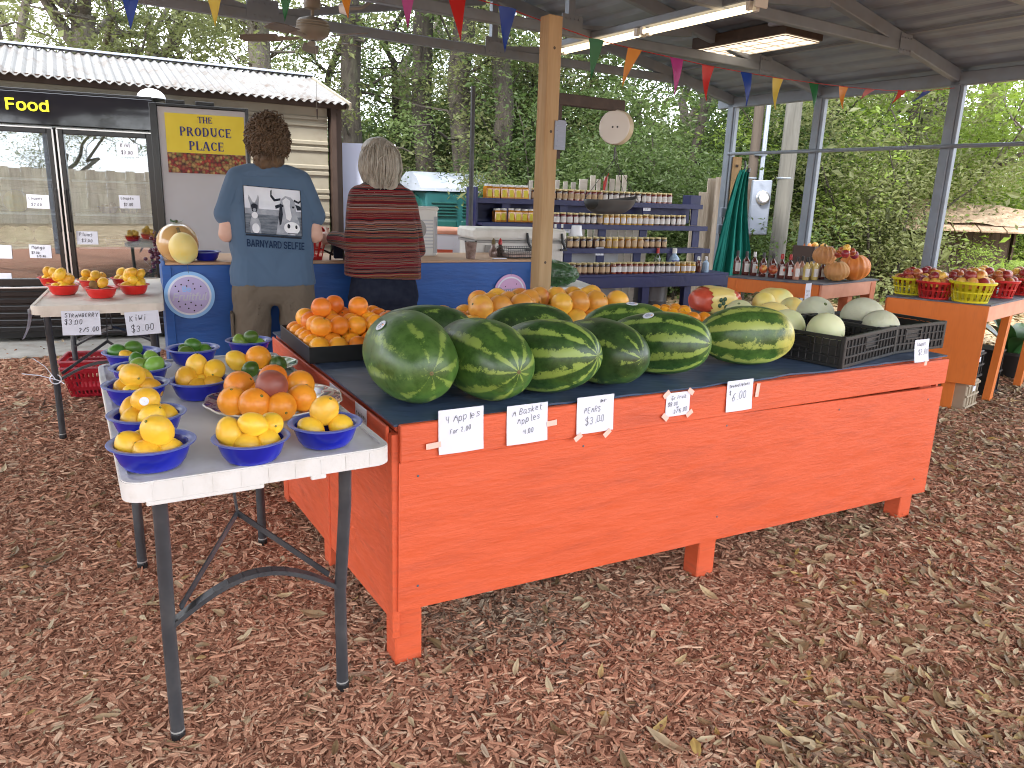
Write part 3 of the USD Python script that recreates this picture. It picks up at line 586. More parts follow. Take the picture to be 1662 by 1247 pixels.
def build_tree(kind, seed, leaf, bark):
    rng = np.random.default_rng(seed)
    def build(t):
        tr = MB(); cl = []
        if kind == 'oak':          # heavy leaning limbs, a wide low crown
            base = limb(tr, (0, 0, -.6), (rng.normal(0, .4), rng.normal(0, .3), 4.2), .26, .17, rng, 9, .25, 10)
            for k in range(9):
                s = base[rng.integers(2, 9)]; az = rng.uniform(0, 6.28); ln = rng.uniform(1.8, 4.2)
                e = s + [math.cos(az) * ln, math.sin(az) * ln, rng.uniform(.6, 3.2)]
                p = limb(tr, s, e, .10, .03, rng, 7, .5)
                for q in (p[3], p[4], p[5], p[6]):
                    for _ in range(3):
                        e2 = q + rng.normal(0, .7, 3) + [0, 0, .2]; limb(tr, q, e2, .02, .008, rng, 4, .3, 4); cl.append((e2, .42))
            for _ in range(9): cl.append((np.array([rng.normal(0, 1.7), rng.normal(0, 1.7), rng.uniform(3.5, 6.2)]), .7))
            n, size = 230, .075
        elif kind == 'pine':       # straight column with climbing greenery and a high crown
            limb(tr, (0, 0, -.6), (rng.normal(0, .15), rng.normal(0, .15), 13), .21, .13, rng, 12, .06, 12)
            for k in range(20):
                z = rng.uniform(2.0, 7.0); az = rng.uniform(0, 6.28); ln = rng.uniform(.5, 1.7)
                e = np.array([math.cos(az) * ln, math.sin(az) * ln, z + rng.uniform(-.2, .6)])
                limb(tr, (0, 0, z), e, .03, .01, rng, 5, .3, 4); cl += [(e, .4), (e * [.6, .6, 1] + rng.normal(0, .2, 3), .35)]
            n, size = 190, .07
        elif kind == 'slender':    # thin understorey tree, leafy from near the ground
            base = limb(tr, (0, 0, -.5), (rng.normal(0, .5), rng.normal(0, .4), 6.3), .10, .03, rng, 10, .3, 8)
            for k in range(28):
                s = base[rng.integers(1, 10)]; az = rng.uniform(0, 6.28); ln = rng.uniform(.5, 1.6)
                e = s + [math.cos(az) * ln, math.sin(az) * ln, rng.uniform(-.1, .9)]
                limb(tr, s, e, .022, .006, rng, 5, .3, 4); cl += [(e, .34), (s + (e - s) * .6 + rng.normal(0, .12, 3), .28)]
            n, size = 230, .060
        else:                       # a thicket of thin stems
            for k in range(11):
                az = rng.uniform(0, 6.28); ln = rng.uniform(.3, 1.5)
                e = np.array([math.cos(az) * ln, math.sin(az) * ln, rng.uniform(.9, 2.7)])
                p = limb(tr, (math.cos(az) * .15, math.sin(az) * .15, -.4), e, .025, .006, rng, 7, .3, 5)
                for q in p[2:]: cl += [(q + rng.normal(0, .22, 3), .3), (q + rng.normal(0, .3, 3), .28)]
            n, size = 240, .052
        pts = []
        for c, r in cl:
            k = int(n * rng.uniform(.5, 1.4)); d = rng.normal(size=(k, 3)); pts.append(c + d * r * [.75, .75, .42])
        pts = np.vstack(pts)
        part(t, 'trunk', tr, bark, smooth=True)
        part(t, 'crown', leaves(pts, size, seed + 1), leaf, kind='stuff')
    return build
TREES = {}
def tree(kind, leaf, variant, label, px, depth, rz, sc=1.0, cat='tree', name=None, dz=0.0, py=None):
    key = (kind, leaf, variant)
    if key not in TREES:
        nm = {'oak': 'oak_tree', 'pine': 'pine_tree', 'slender': 'slender_tree', 'thicket': 'shrub'}[kind]
        bark = 'bark' if kind == 'oak' or (kind, leaf, variant) == ('pine', O, 0) else 'bark_dark'
        TREES[key] = Kind(nm, cat, build_tree(kind, 100 + 7 * variant + len(kind) * 13 + len(leaf) * 29, leaf, bark))
    x, y = aty(px, 320, depth)[:2]
    m = mat4((x, y, float(ground_z(x, y)) + dz), rz, scale=sc)
    return TREES[key].put(label, m=m)
O, G, Bm, Sm = 'leaf_olive', 'leaf_green', 'leaf_bright', 'leaf_shrub'
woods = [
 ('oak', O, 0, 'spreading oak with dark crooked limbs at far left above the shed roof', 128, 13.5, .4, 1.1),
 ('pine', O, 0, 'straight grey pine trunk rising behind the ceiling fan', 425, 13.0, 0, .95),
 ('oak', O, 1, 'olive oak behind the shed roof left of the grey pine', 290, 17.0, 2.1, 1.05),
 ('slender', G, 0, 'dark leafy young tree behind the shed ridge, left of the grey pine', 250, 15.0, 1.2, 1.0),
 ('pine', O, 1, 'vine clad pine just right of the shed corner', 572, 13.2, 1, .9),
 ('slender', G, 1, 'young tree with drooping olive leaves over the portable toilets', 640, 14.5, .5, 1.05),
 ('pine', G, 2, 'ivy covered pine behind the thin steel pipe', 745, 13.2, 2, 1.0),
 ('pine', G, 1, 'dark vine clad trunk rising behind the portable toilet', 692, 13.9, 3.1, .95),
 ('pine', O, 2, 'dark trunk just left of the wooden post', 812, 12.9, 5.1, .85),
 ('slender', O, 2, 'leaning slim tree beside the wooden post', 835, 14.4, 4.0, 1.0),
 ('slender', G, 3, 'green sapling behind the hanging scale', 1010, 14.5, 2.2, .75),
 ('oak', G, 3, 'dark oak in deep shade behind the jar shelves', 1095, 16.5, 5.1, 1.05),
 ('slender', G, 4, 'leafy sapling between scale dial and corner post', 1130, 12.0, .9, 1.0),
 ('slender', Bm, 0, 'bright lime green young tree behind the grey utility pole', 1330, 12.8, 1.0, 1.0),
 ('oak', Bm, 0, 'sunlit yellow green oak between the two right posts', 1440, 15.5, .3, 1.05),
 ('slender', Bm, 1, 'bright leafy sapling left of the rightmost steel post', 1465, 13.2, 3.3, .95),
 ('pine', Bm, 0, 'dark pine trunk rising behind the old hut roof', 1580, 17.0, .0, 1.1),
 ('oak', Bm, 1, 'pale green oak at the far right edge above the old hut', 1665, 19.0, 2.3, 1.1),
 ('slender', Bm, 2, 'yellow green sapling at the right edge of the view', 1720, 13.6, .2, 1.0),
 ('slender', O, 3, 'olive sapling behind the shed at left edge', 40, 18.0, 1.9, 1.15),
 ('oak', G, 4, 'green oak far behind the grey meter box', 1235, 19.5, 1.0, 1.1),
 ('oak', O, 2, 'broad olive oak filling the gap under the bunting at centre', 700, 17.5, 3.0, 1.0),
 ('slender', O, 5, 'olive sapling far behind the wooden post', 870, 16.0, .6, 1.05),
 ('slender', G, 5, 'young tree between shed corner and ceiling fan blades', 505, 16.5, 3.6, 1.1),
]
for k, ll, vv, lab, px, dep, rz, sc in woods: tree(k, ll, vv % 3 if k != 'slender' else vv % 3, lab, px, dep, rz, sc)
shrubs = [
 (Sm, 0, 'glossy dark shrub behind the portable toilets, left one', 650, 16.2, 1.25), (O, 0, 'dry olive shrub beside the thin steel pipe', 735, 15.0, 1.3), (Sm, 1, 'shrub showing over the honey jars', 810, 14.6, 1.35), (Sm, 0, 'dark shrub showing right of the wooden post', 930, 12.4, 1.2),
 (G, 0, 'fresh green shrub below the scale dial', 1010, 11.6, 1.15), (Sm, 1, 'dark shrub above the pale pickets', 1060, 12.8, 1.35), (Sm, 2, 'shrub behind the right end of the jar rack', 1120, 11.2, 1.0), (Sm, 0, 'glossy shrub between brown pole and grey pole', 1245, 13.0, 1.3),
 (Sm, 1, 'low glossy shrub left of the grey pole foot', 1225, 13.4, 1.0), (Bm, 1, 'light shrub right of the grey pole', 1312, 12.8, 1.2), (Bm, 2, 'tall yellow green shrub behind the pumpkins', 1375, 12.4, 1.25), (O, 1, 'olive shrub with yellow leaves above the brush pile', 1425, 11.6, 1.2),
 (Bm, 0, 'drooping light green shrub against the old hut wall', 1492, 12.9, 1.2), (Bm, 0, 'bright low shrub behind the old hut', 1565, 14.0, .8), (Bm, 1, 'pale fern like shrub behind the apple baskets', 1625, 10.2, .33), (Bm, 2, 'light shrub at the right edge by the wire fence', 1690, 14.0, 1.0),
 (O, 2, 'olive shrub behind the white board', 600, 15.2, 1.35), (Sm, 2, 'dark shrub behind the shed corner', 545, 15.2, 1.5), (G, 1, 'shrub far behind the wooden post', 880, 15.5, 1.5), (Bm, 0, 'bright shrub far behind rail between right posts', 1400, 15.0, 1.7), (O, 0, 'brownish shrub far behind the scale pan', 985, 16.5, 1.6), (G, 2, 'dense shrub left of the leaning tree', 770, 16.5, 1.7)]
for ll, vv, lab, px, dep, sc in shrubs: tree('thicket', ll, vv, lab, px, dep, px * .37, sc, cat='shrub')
def far_wood():
    rng = np.random.default_rng(77); pts = []
    for k in range(520):
        a = rng.uniform(-.80, .86); d = rng.uniform(24, 38); h = rng.uniform(.1, 1) ** 1.3 * (3.5 + 1.5 * math.sin(a * 5 + 1) + (1.6 if a > .35 else 0))
        c = np.array([math.tan(a) * d, d, h]); n = 95
        pts.append(c + rng.normal(size=(n, 3)) * [.95, .7, .55])
    pts = np.vstack(pts); v, f = leaves(pts, .30, 78)
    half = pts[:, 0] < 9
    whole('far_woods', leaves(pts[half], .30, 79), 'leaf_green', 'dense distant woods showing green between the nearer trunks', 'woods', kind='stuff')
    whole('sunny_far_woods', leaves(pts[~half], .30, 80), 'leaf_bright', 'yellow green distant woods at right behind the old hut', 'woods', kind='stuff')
far_wood()
# what lies behind the viewer shows in the cooler doors: a tan board fence and trees
bf = thing('privacy_fence', 'tan board fence across the yard, seen mirrored in the cooler doors', 'fence')
for k in range(60):
    mb = MB(); mb.box([-9 + k * .305, -15 + .01 * (k % 2), .85 + .02 * math.sin(k * 3.1)], [.298, .02, 1.75]); part(bf, 'board', mb, 'old_wood')
for z in (.4, 1.4): mb = MB(); mb.box([0, -15.03, z], [18.4, .05, .09]); part(bf, 'rail', mb, 'old_wood')
for i, (x, y, ll, vv) in enumerate(((-7.5, -19, G, 2), (1.5, -21, O, 0), (7.5, -19.5, G, 0))):
    tk = ('oak', ll, vv)
    if tk not in TREES: TREES[tk] = Kind('oak_tree', 'tree', build_tree('oak', 300 + i, ll, 'bark'))
    TREES[tk].put(['oak beyond the board fence, mirrored at the left', 'olive oak beyond the board fence, in its middle', 'oak beyond the board fence at its right end'][i], m=mat4((x, y, 0), i * 1.7, scale=.9))

# ---------------------------------------------------------------- the open metal pavilion
P1 = np.array([2.403, 9.02]); DB = np.array([.548, -.836]); GR = np.array([-.836, -.548])   # DB: along the eave towards the viewer, GR: up to the ridge
def pv(s, t, z): q = P1 + s * DB + t * GR; return np.array([q[0], q[1], z])
EAVE, SLOPE, CHORD, HALF = 2.44, .185, 2.62, 5.25
FR = [0.0, 1.137, 2.49, 3.75, 5.0, 6.3, 7.6]
def rz_(t): return EAVE + SLOPE * (HALF - abs(HALF - t))
pav = thing('market_pavilion', 'open grey steel pavilion with ribbed metal roof over the stand', 'pavilion')
for i, s in enumerate(FR):
    for t in (0.0, 2 * HALF):
        if t == 0 or s in (0.0, 2.49, 5.0, 7.6):
            mb = MB(); a = pv(s, t, -.1); b = pv(s, t, EAVE + .02)
            mb.bar(a, b, .085, .075, up=(GR[0], GR[1], 0), bev=.006); mb.bar(a + np.r_[DB * .06, 0], b + np.r_[DB * .06, 0], .03, .055, up=(GR[0], GR[1], 0), bev=.004)
            part(pav, 'post', mb, 'steel_grey')
    for sgn in (0, 1):
        T = lambda t: t if sgn == 0 else 2 * HALF - t
        mb = MB(); mb.bar(pv(s, T(-.12), rz_(-.12) + .05), pv(s, T(HALF), rz_(HALF) + .05), .06, .10, bev=.006); part(pav, 'rafter', mb, 'steel_grey')
        mb = MB(); mb.bar(pv(s, T(3.2), CHORD), pv(s, T(3.2), rz_(3.2) + .0), .05, .06, up=(GR[0], GR[1], 0)); part(pav, 'web_post', mb, 'steel_grey')
        mb = MB(); mb.bar(pv(s, T(HALF - .1), CHORD + .03), pv(s, T(3.3), rz_(3.3) - .03), .045, .055); part(pav, 'web_brace', mb, 'steel_grey')
        mb = MB(); mb.bar(pv(s, T(3.1), CHORD + .03), pv(s, T(1.9), rz_(1.9) - .01), .045, .055); part(pav, 'web_brace', mb, 'steel_grey')
        for t, z, w in ((3.2, CHORD + .04, .2), (HALF, CHORD + .04, .24), (.92, CHORD + .01, .16)):
            if t == HALF and sgn: continue
            mb = MB(); mb.box(pv(s + .036, T(t), z), [w, .006, .15], rz=yaw(GR))
            for dx in (-.06, -.02, .02, .06):
                for dz in (-.045, .045): mb.box(pv(s + .042, T(t) + dx, z + dz), [.012, .008, .012], rz=yaw(GR))
            part(pav, 'gusset_plate', mb, 'steel_grey')
    mb = MB(); mb.bar(pv(s, .82, CHORD), pv(s, 2 * HALF - .82, CHORD), .06, .075, bev=.006); part(pav, 'bottom_chord', mb, 'steel_grey')
    mb = MB(); mb.bar(pv(s, HALF, CHORD), pv(s, HALF, rz_(HALF)), .06, .06, up=(GR[0], GR[1], 0)); part(pav, 'king_post', mb, 'steel_grey')
for t in (0.0, 2 * HALF):
    mb = MB(); mb.bar(pv(-.2, t, EAVE + .03), pv(7.8, t, EAVE + .03), .075, .11, bev=.006); part(pav, 'eave_beam', mb, 'steel_grey')
    mb = MB(); tt = -.16 if t == 0 else 2 * HALF + .16
    mb.bar(pv(-.25, tt, EAVE + .06), pv(7.85, tt, EAVE + .06), .02, .09); part(pav, 'eave_trim', mb, 'steel_grey')
rib = .115
for side in (0, 1):
    for k in range(6):
        t0, t1 = -.2 + k * .91, -.2 + (k + 1) * .91 + .03
        if k == 5: t1 = HALF + .02
        prof = []; t = t0
        nrib = int(round((t1 - t0) / .23))
        for j in range(nrib):
            a = t0 + (t1 - t0) * j / nrib; st = (t1 - t0) / nrib
            prof += [(a, 0), (a + st * .40, 0), (a + st * .50, .006), (a + st * .62, .022), (a + st * .80, .022), (a + st * .92, .006)]
        prof.append((t1, 0)); prof = np.array(prof)
        Ss = (-.25, 1.2, 2.6, 4.0, 5.9, 7.85); v = []
        for s in Ss:
            for (t, h) in prof:
                tt = t if side == 0 else 2 * HALF - t
                v.append(pv(s, tt, EAVE + SLOPE * t + .115 + h + .002 * (k % 2)))
        n = len(prof); f = [(i * n + j, i * n + j + 1, (i + 1) * n + j + 1, (i + 1) * n + j) for i in range(len(Ss) - 1) for j in range(n - 1)]
        part(pav, 'roof_sheet', (np.array(v), f), 'roof_steel')
for t in (0.9, 3.9):
    mb = MB(); mb.bar(pv(-.2, t, rz_(t) + .108), pv(7.8, t, rz_(t) + .108), .05, .02); part(pav, 'purlin', mb, 'steel_grey')
rl = [online(px, py, P1, P1 + DB) for px, py in ((1190, 251), (1662, 234))]
zr = (rl[0][2] + rl[1][2]) / 2
mb = MB(); mb.tube([pv(.05, .06, zr), pv(1.2, .06, zr), pv(2.5, .06, zr), pv(7.6, .06, zr)], .018, 10); part(pav, 'side_rail', mb, 'steel_grey', smooth=True)

# ---------------------------------------------------------------- the corrugated shed at left
SC = aty(549, 300, 8.0)[:2]                          # its right front corner
def sp(u, v, z): q = SC - u * E_ + v * N_; return np.array([q[0], q[1], z])
shed = thing('storage_shed', 'tan corrugated metal shed with white tin roof behind the drink coolers', 'shed')
EH = 2.20
def ribs_wall(u0, u1, z0, z1, v, pitch=.235):
    z = z0; pr = []
    while z < z1:
        pr += [(z, 0), (z + pitch * .50, 0), (z + pitch * .54, .016), (z + pitch * .66, .016), (z + pitch * .70, 0), (z + pitch * .76, 0), (z + pitch * .80, .016), (z + pitch * .92, .016), (z + pitch * .96, 0)]; z += pitch
    pr = np.array([p for p in pr if p[0] <= z1] + [(z1, 0)])
    V_ = np.array([sp(u, v - d, z) for u in (u0, u1) for z, d in pr]); n = len(pr)
    return V_, [(j, n + j, n + j + 1, j + 1) for j in range(n - 1)]
for k in range(4): part(shed, 'wall_sheet', ribs_wall(.10 + k * 1.5, .10 + (k + 1) * 1.5 - .004, -.5, EH - .02, .002 * (k % 2)), 'shed_tan')
mb = MB(); mb.bar(sp(.05, 0, -.5), sp(.05, 0, EH + .02), .05, .12, up=(N_[0], N_[1], 0)); mb.bar(sp(.0, .06, -.5), sp(.0, .06, EH + .02), .12, .05, up=(N_[0], N_[1], 0)); part(shed, 'corner_trim', mb, 'shed_brown')
mb = MB(); mb.box(sp(3.1, 1.7, .9), [5.9, 3.2, 2.7], rz=yaw(E_)); part(shed, 'body', mb, 'shed_brown')
mb = MB(); mb.bar(sp(-.08, -.05, EH - .01), sp(6.3, -.05, EH - .01), .03, .07); part(shed, 'fascia', mb, 'shed_brown')
RU, RW = 1.30, .41            # roof: run back and rise
for k in range(7):
    u0, u1 = -.10 + k * .9, -.10 + (k + 1) * .9 + .02
    us = np.linspace(u0, u1, 60); h = .013 * np.sin(us * 2 * np.pi / .076)
    lo = np.array([sp(u, -.14, EH + .0) + [0, 0, hh + .003 * (k % 2)] for u, hh in zip(us, h)]); hi = np.array([sp(u, RU, EH + RW) + [0, 0, hh + .003 * (k % 2)] for u, hh in zip(us, h)])
    hb = np.array([sp(u, RU * 2 + .14, EH) + [0, 0, hh] for u, hh in zip(us, h)])
    n = 60; v = np.vstack([lo, hi, hb, lo - [0, 0, .004]]); f = [(n + j, n + j + 1, j + 1, j) for j in range(n - 1)] + [(2 * n + j, 2 * n + j + 1, n + j + 1, n + j) for j in range(n - 1)] + [(j, j + 1, 3 * n + j + 1, 3 * n + j) for j in range(n - 1)]
    part(shed, 'roof_sheet', (v, f), 'shed_roof_white')
mb = MB(); mb.bar(sp(-.12, RU, EH + RW + .02), sp(6.3, RU, EH + RW + .02), .16, .02); part(shed, 'ridge_cap', mb, 'roof_white_plastic')
gp = MB(); gp.add([sp(-.005, 0, EH - .1), sp(-.005, 2 * RU, EH - .1), sp(-.005, RU, EH + RW - .02)], [(0, 1, 2)]); part(shed, 'gable_panel', gp, 'shed_tan')
mb = MB(); mb.bar(sp(-.10, -.14, EH - .02), sp(-.10, RU, EH + RW - .02), .02, .07); part(shed, 'gable_trim', mb, 'shed_tan')
# ---------------------------------------------------------------- handwriting and print
GL = {k: [[(int(q[0]), int(q[1])) for q in s.split()] for s in v.split('|')] for k, v in {
 'A': '02 28 42|15 35', 'B': '02 08 28 37 36 25 05|25 34 33 22 02', 'F': '02 08 38|05 25', 'K': '02 08|38 05 32', 'L': '08 02 32', 'M': '02 08 25 48 42', 'P': '02 08 28 37 36 25 05', 'R': '02 08 28 37 36 25 05|15 32', 'S': '37 28 18 07 06 25 34 33 22 12 03', 'T': '08 48|28 22', 'W': '08 12 26 32 48', 'Y': '08 25 48|25 22', 'E': '38 08 02 32|05 25', 'G': '37 28 18 07 03 12 22 33 35 25', 'O': '18 07 03 12 22 33 37 28 18',
 '4': '08 05 35|38 32', '2': '07 18 28 37 36 02 32', '3': '07 18 28 37 36 25 15|25 34 33 22 12 03', '0': '18 07 03 12 22 33 37 28 18', '5': '38 08 05 25 34 33 22 02', '6': '38 16 03 12 22 33 34 25 04', '8': '15 06 07 18 28 37 36 25 15 04 03 12 22 33 34 25', '1': '17 28 22', '$': '37 28 18 07 06 25 34 33 22 12 03|29 21', '.': '12 22', '/': '02 48', '-': '15 35', '_': '02 42',
 'a': '36 16 05 03 12 22 34|36 33 42', 'p': '06 00|05 16 26 35 33 22 12 03', 'l': '18 12 22', 'e': '04 34 35 26 16 05 03 12 32', 's': '35 16 05 24 33 22 02', 'k': '08 02|36 04 32', 't': '18 13 22 32|06 36', 'o': '16 05 03 12 22 33 35 26 16', 'r': '06 02|04 16 36', 'i': '16 12|17 18', 'u': '06 03 12 22 33|36 32', 'n': '06 02|04 16 26 35 32', 'm': '06 02|05 16 25 22|25 36 45 42', 'd': '38 32|34 26 16 05 03 12 22 33', 'g': '36 16 05 03 12 33|36 31 20 00', 'w': '06 12 24 32 46', 'y': '06 14 24|36 20 00'}.items()}
def handwriting(lines, seed=0, pen=.0016):
    """lines: (text, x, y, letter height, slope) on a sheet; returns flat ribbons in the xy plane."""
    rng = np.random.default_rng(seed); mb = MB()
    for text, x, y, h, sl in lines:
        s = h / 6
        for ch in text:
            if ch == ' ': x += 3 * s; continue
            jx, jy, sc = rng.normal(0, .25), rng.normal(0, .25), rng.uniform(.9, 1.1)
            for st in GL[ch]:
                p = np.array([(a * .82 * sc + .12 * b + jx + rng.normal(0, .12), (b - 2) * sc + jy + rng.normal(0, .12)) for a, b in st], float) * s
                if len(p) > 2:      # round the corners a little
                    q = [p[0]]
                    for i in range(len(p) - 1): q += [p[i] * .72 + p[i + 1] * .28, p[i] * .28 + p[i + 1] * .72]
                    p = np.array(q + [p[-1]])
                p = p + [x, y + sl * (x - lines[0][1])]
                d = np.gradient(p, axis=0) if len(p) > 2 else np.repeat([p[1] - p[0]], 2, 0)
                nn = np.c_[-d[:, 1], d[:, 0]]; nn /= np.linalg.norm(nn, axis=1, keepdims=True) + 1e-9
                nn = nn * pen * rng.uniform(.38, .62, (len(p), 1))
                v = np.vstack([np.c_[p + nn, np.zeros(len(p))], np.c_[p - nn, np.zeros(len(p))]]); n = len(p)
                mb.add(v, [(n + i, n + i + 1, i + 1, i) for i in range(n - 1)])
            x += s * (4.6 if ch not in '1il.' else 2.8)
    return mb
def bent_sheet(w, h, bend, curl, n=8):
    """Paper in the xy plane, its lower edge lifting off (z) and a fold at the top."""
    X, Y = np.meshgrid(np.linspace(0, w, n), np.linspace(0, h, n))
    Z = curl * (1 - Y / h) ** 2 + bend * np.sin(X / w * np.pi) * (1 - Y / h)
    i = np.arange(n * n).reshape(n, n)
    f = np.stack([i[:-1, :-1], i[:-1, 1:], i[1:, 1:], i[1:, :-1]], -1).reshape(-1, 4)
    v = np.stack([X, Y, Z], -1).reshape(-1, 3)
    return v, f, lambda p: curl * (1 - p[:, 1] / h) ** 2 + bend * np.sin(p[:, 0] / w * np.pi) * (1 - p[:, 1] / h)
def price_card(label, M, w, h, lines, seed, tape=(), curl=.006, bend=.003, pen=.0014, paper='paper', name='price_card'):
    t = thing(name, label, 'price card', m=M)
    v, f, zf = bent_sheet(w, h, bend, curl)
    mb = MB(); mb.add(v, f); mb.add(v - [0, 0, .0006], np.asarray(f)[:, ::-1]); part(t, 'sheet', mb, paper, smooth=False)
    if lines:
        ink = handwriting(lines, seed, pen).mesh(); iv = np.array(ink.vertices); iv[:, 2] = zf(iv) + .0012
        part(t, 'handwriting', (iv, np.array(ink.faces)), 'ink')
    for (tx, ty, a, tw) in tape:
        m_ = MB(); m_.box([tx, ty, .0025 + zf(np.array([[tx, np.clip(ty, 0, h), 0]]))[0]], [tw, .017, .0006], rz=a); part(t, 'tape', m_, 'tape')
    return t

# ---------------------------------------------------------------- the big orange table
TA = np.array([-.316, 1.948]); TLn, TWd, TH = 2.54, 1.46, .756
def T(u, v, z): return pl(TA, u, v, z)
tb = thing('produce_table', 'large bright orange plywood produce table with worn blue top in the foreground', 'table')
RZ = yaw(E_)
def tbox(u0, u1, v0, v1, z0, z1, bev=.004):
    mb = MB(); c = T((u0 + u1) / 2, (v0 + v1) / 2, (z0 + z1) / 2); mb.box(c, [u1 - u0, v1 - v0, z1 - z0], rz=RZ, b=bev); return mb
v, f = [], []
us = np.linspace(-.006, TLn + .006, 60); vs = np.linspace(-.010, TWd + .01, 30)
U, W_ = np.meshgrid(us, vs); Zt = TH + .0015 * (meshkit.fbm(np.stack([U * 4, W_ * 4, U * 0], -1), 3, 2) - .5)
edge = np.exp(-((W_ + .010) / .03) ** 2) * (meshkit.fbm(np.stack([U * 9, U * 0, U * 0], -1), 3, 8) - .5) * .012
Zt = Zt + edge
V = np.array([T(a, b, c) for a, b, c in zip(U.ravel(), W_.ravel(), Zt.ravel())]); i = np.arange(V.shape[0]).reshape(U.shape)
Ff = np.stack([i[:-1, :-1], i[:-1, 1:], i[1:, 1:], i[1:, :-1]], -1).reshape(-1, 4)
mb = MB(); mb.add(V, Ff); mb.add(V - [0, 0, .006], Ff[:, ::-1])
fr = i[0]; mb.add(np.vstack([V[fr], V[fr] - [0, 0, .006]]), [(len(fr) + j, len(fr) + j + 1, j + 1, j) for j in range(len(fr) - 1)])
lf = i[:, 0]; mb.add(np.vstack([V[lf], V[lf] - [0, 0, .006]]), [(j, j + 1, len(lf) + j + 1, len(lf) + j) for j in range(len(lf) - 1)])
part(tb, 'top_cover', mb, 'table_blue', smooth=40, label='worn dark blue painted table cover with scuffed edge')
part(tb, 'top_board', tbox(.003, TLn - .003, .003, TWd - .003, TH - .028, TH - .009), 'orange_paint')
mb = MB(); A_, B_ = T(0.004, -.022, .702), T(TLn - .01, -.022, .690)
mb.bar(A_, B_, .019, .108, bev=.003); part(tb, 'front_board', mb, 'orange_paint_long', label='upper front board with price cards taped on')
pz = [(0, .168), (TLn, .128)]      # lower front panel: its bottom edge sags to the right
qp = Polygon([(0, .19), (TLn, .122), (TLn - .004, .618), (.95, .644), (0.004, .645)])
mb = MB(); mb.extrude(qp, .016, frame_m(T(0, -.004, 0), [*E_, 0], [0, 0, 1])); part(tb, 'front_panel', mb, 'orange_paint_long', label='lower front panel of the orange table')
sp_ = Polygon([(.02, .125), (.72, .075), (1.42, .03), (1.42, TH - .03), (.02, TH - .03)])
for u, nm in ((-.010, 'side_panel'), (TLn - .006, 'side_panel')):
    mb = MB(); mb.extrude(sp_, .016, frame_m(T(u + .016, 0, 0), [*N_, 0], [0, 0, 1])); part(tb, nm, mb, 'orange_paint')
part(tb, 'corner_batten', tbox(-.014, .008, -.012, .018, .10, TH - .03, .002), 'orange_paint')
for u, vv in ((.035, .045), (.035, .72), (.035, 1.38), (1.235, .05), (1.235, 1.38), (TLn - .085, .05), (TLn - .085, 1.38)):
    part(tb, 'leg', tbox(u - .035, u + .05, vv - .038, vv + .038, -.06, TH - .03), 'orange_paint')
part(tb, 'side_board', tbox(-.020, -.0105, .015, 1.42, .655, TH - .012, .002), 'orange_paint', label='narrow upper side board of the orange table')
for u, z in ((.02, .20), (.03, .60), (.7, .55), (1.6, .5), (2.4, .3)):
    m_ = MB(); m_.lathe([(0, .0018), (.004, .001), (.0042, 0)][::-1], 8, frame_m(T(u, -.0125, z), [*E_, 0], [0, 0, 1])); part(tb, 'screw_head', m_, 'edge_grey')
for u, z in ((.06, .60), (.06, .26), (.62, .61), (1.24, .60), (1.24, .25), (1.85, .59), (2.44, .57), (2.44, .20)):
    m_ = MB(); m_.lathe([(0, .0016), (.0035, .001), (.0038, 0)][::-1], 8, frame_m(T(u, -.0205, z), [*E_, 0], [0, 0, 1])); part(tb, 'nail_head', m_, 'edge_grey')
# price cards on its front: px of the lower left corner to a size in metres
def front_card(label, px0, py0, w, h, lines, seed, tape=(), off=-.0345, **k):
    P = online(px0, py0, T(0, off, 0), T(1, off, 0))
    price_card(label, frame_m(P, [*E_, 0], [0, 0, 1]), w, h, lines, seed, tape, **k)
front_card('white card reading 4 Apples for 2.00, leftmost on the orange table front', 711, 738, .140, .127, [('4 Apples', .020, .088, .020, .10), ('For 2.00', .034, .055, .012, .10)], 1, [(-.016, .03, .05, .045)])
front_card('white card reading A Basket Apples 4.00 on the orange table front', 821, 723, .140, .118, [('A Basket', .018, .086, .018, .14), ('Apples', .034, .058, .019, .14), ('4.00', .054, .026, .014, .1)], 2, [(.155, .05, .05, .036)])
front_card('white card reading Red Pears 3.00 on the orange table front', 934, 705, .140, .116, [('Red-', .086, .094, .009, .05), ('PEARS', .026, .066, .017, .05), ('$3.00', .030, .032, .022, .1), ('_', .085, .035, .010, 0)], 3, [(.005, -.008, .6, .03), (.115, -.008, .7, .03)])
front_card('small taped card reading Gr Fruit 8.00 or 2 for 15.00', 1079, 677, .104, .080, [('Gr Fruit', .022, .056, .012, .05), ('$8.00', .008, .036, .012, .08), ('or', .045, .026, .007, .05), ('2/15.00', .032, .008, .013, .08)], 4, [(-.002, .078, .7, .03), (.104, .078, -.6, .028), (-.002, .0, -.7, .03), (.104, .002, .6, .03)], curl=.002)
front_card('white card reading Seeded Melons 6.00 under the yellow bellied watermelon', 1176, 669, .126, .110, [('Seeded Melons', .010, .086, .0105, .04), ('$', .012, .060, .012, 0), ('6.00', .026, .036, .026, .16), ('_', .080, .058, .012, .1)], 5, [(.150, .065, 1.5, .05)])
front_card('white card reading Loupes 2.00 hanging on the right black crate', 1480, 588, .096, .092, [('Loupes', .012, .066, .0135, .06), ('$2.00', .022, .028, .020, .08), ('_', .062, .036, .010, .1)], 6, [(.07, -.006, 1.5, .02)], off=-.052, curl=.012)
def side_card(label, v0, z0, w, h, lines, seed):
    price_card(label, frame_m(T(-.0225, v0, z0), [-N_[0], -N_[1], 0], [0, 0, 1]), w, h, lines, seed, (), curl=.0005, bend=0, pen=.0022)
side_card('card reading A Melons 5.00 on the left edge of the orange table', .275, .662, .105, .088, [('A Melons', .008, .050, .017, .0), ('$5.00', .02, .014, .017, 0)], 7)
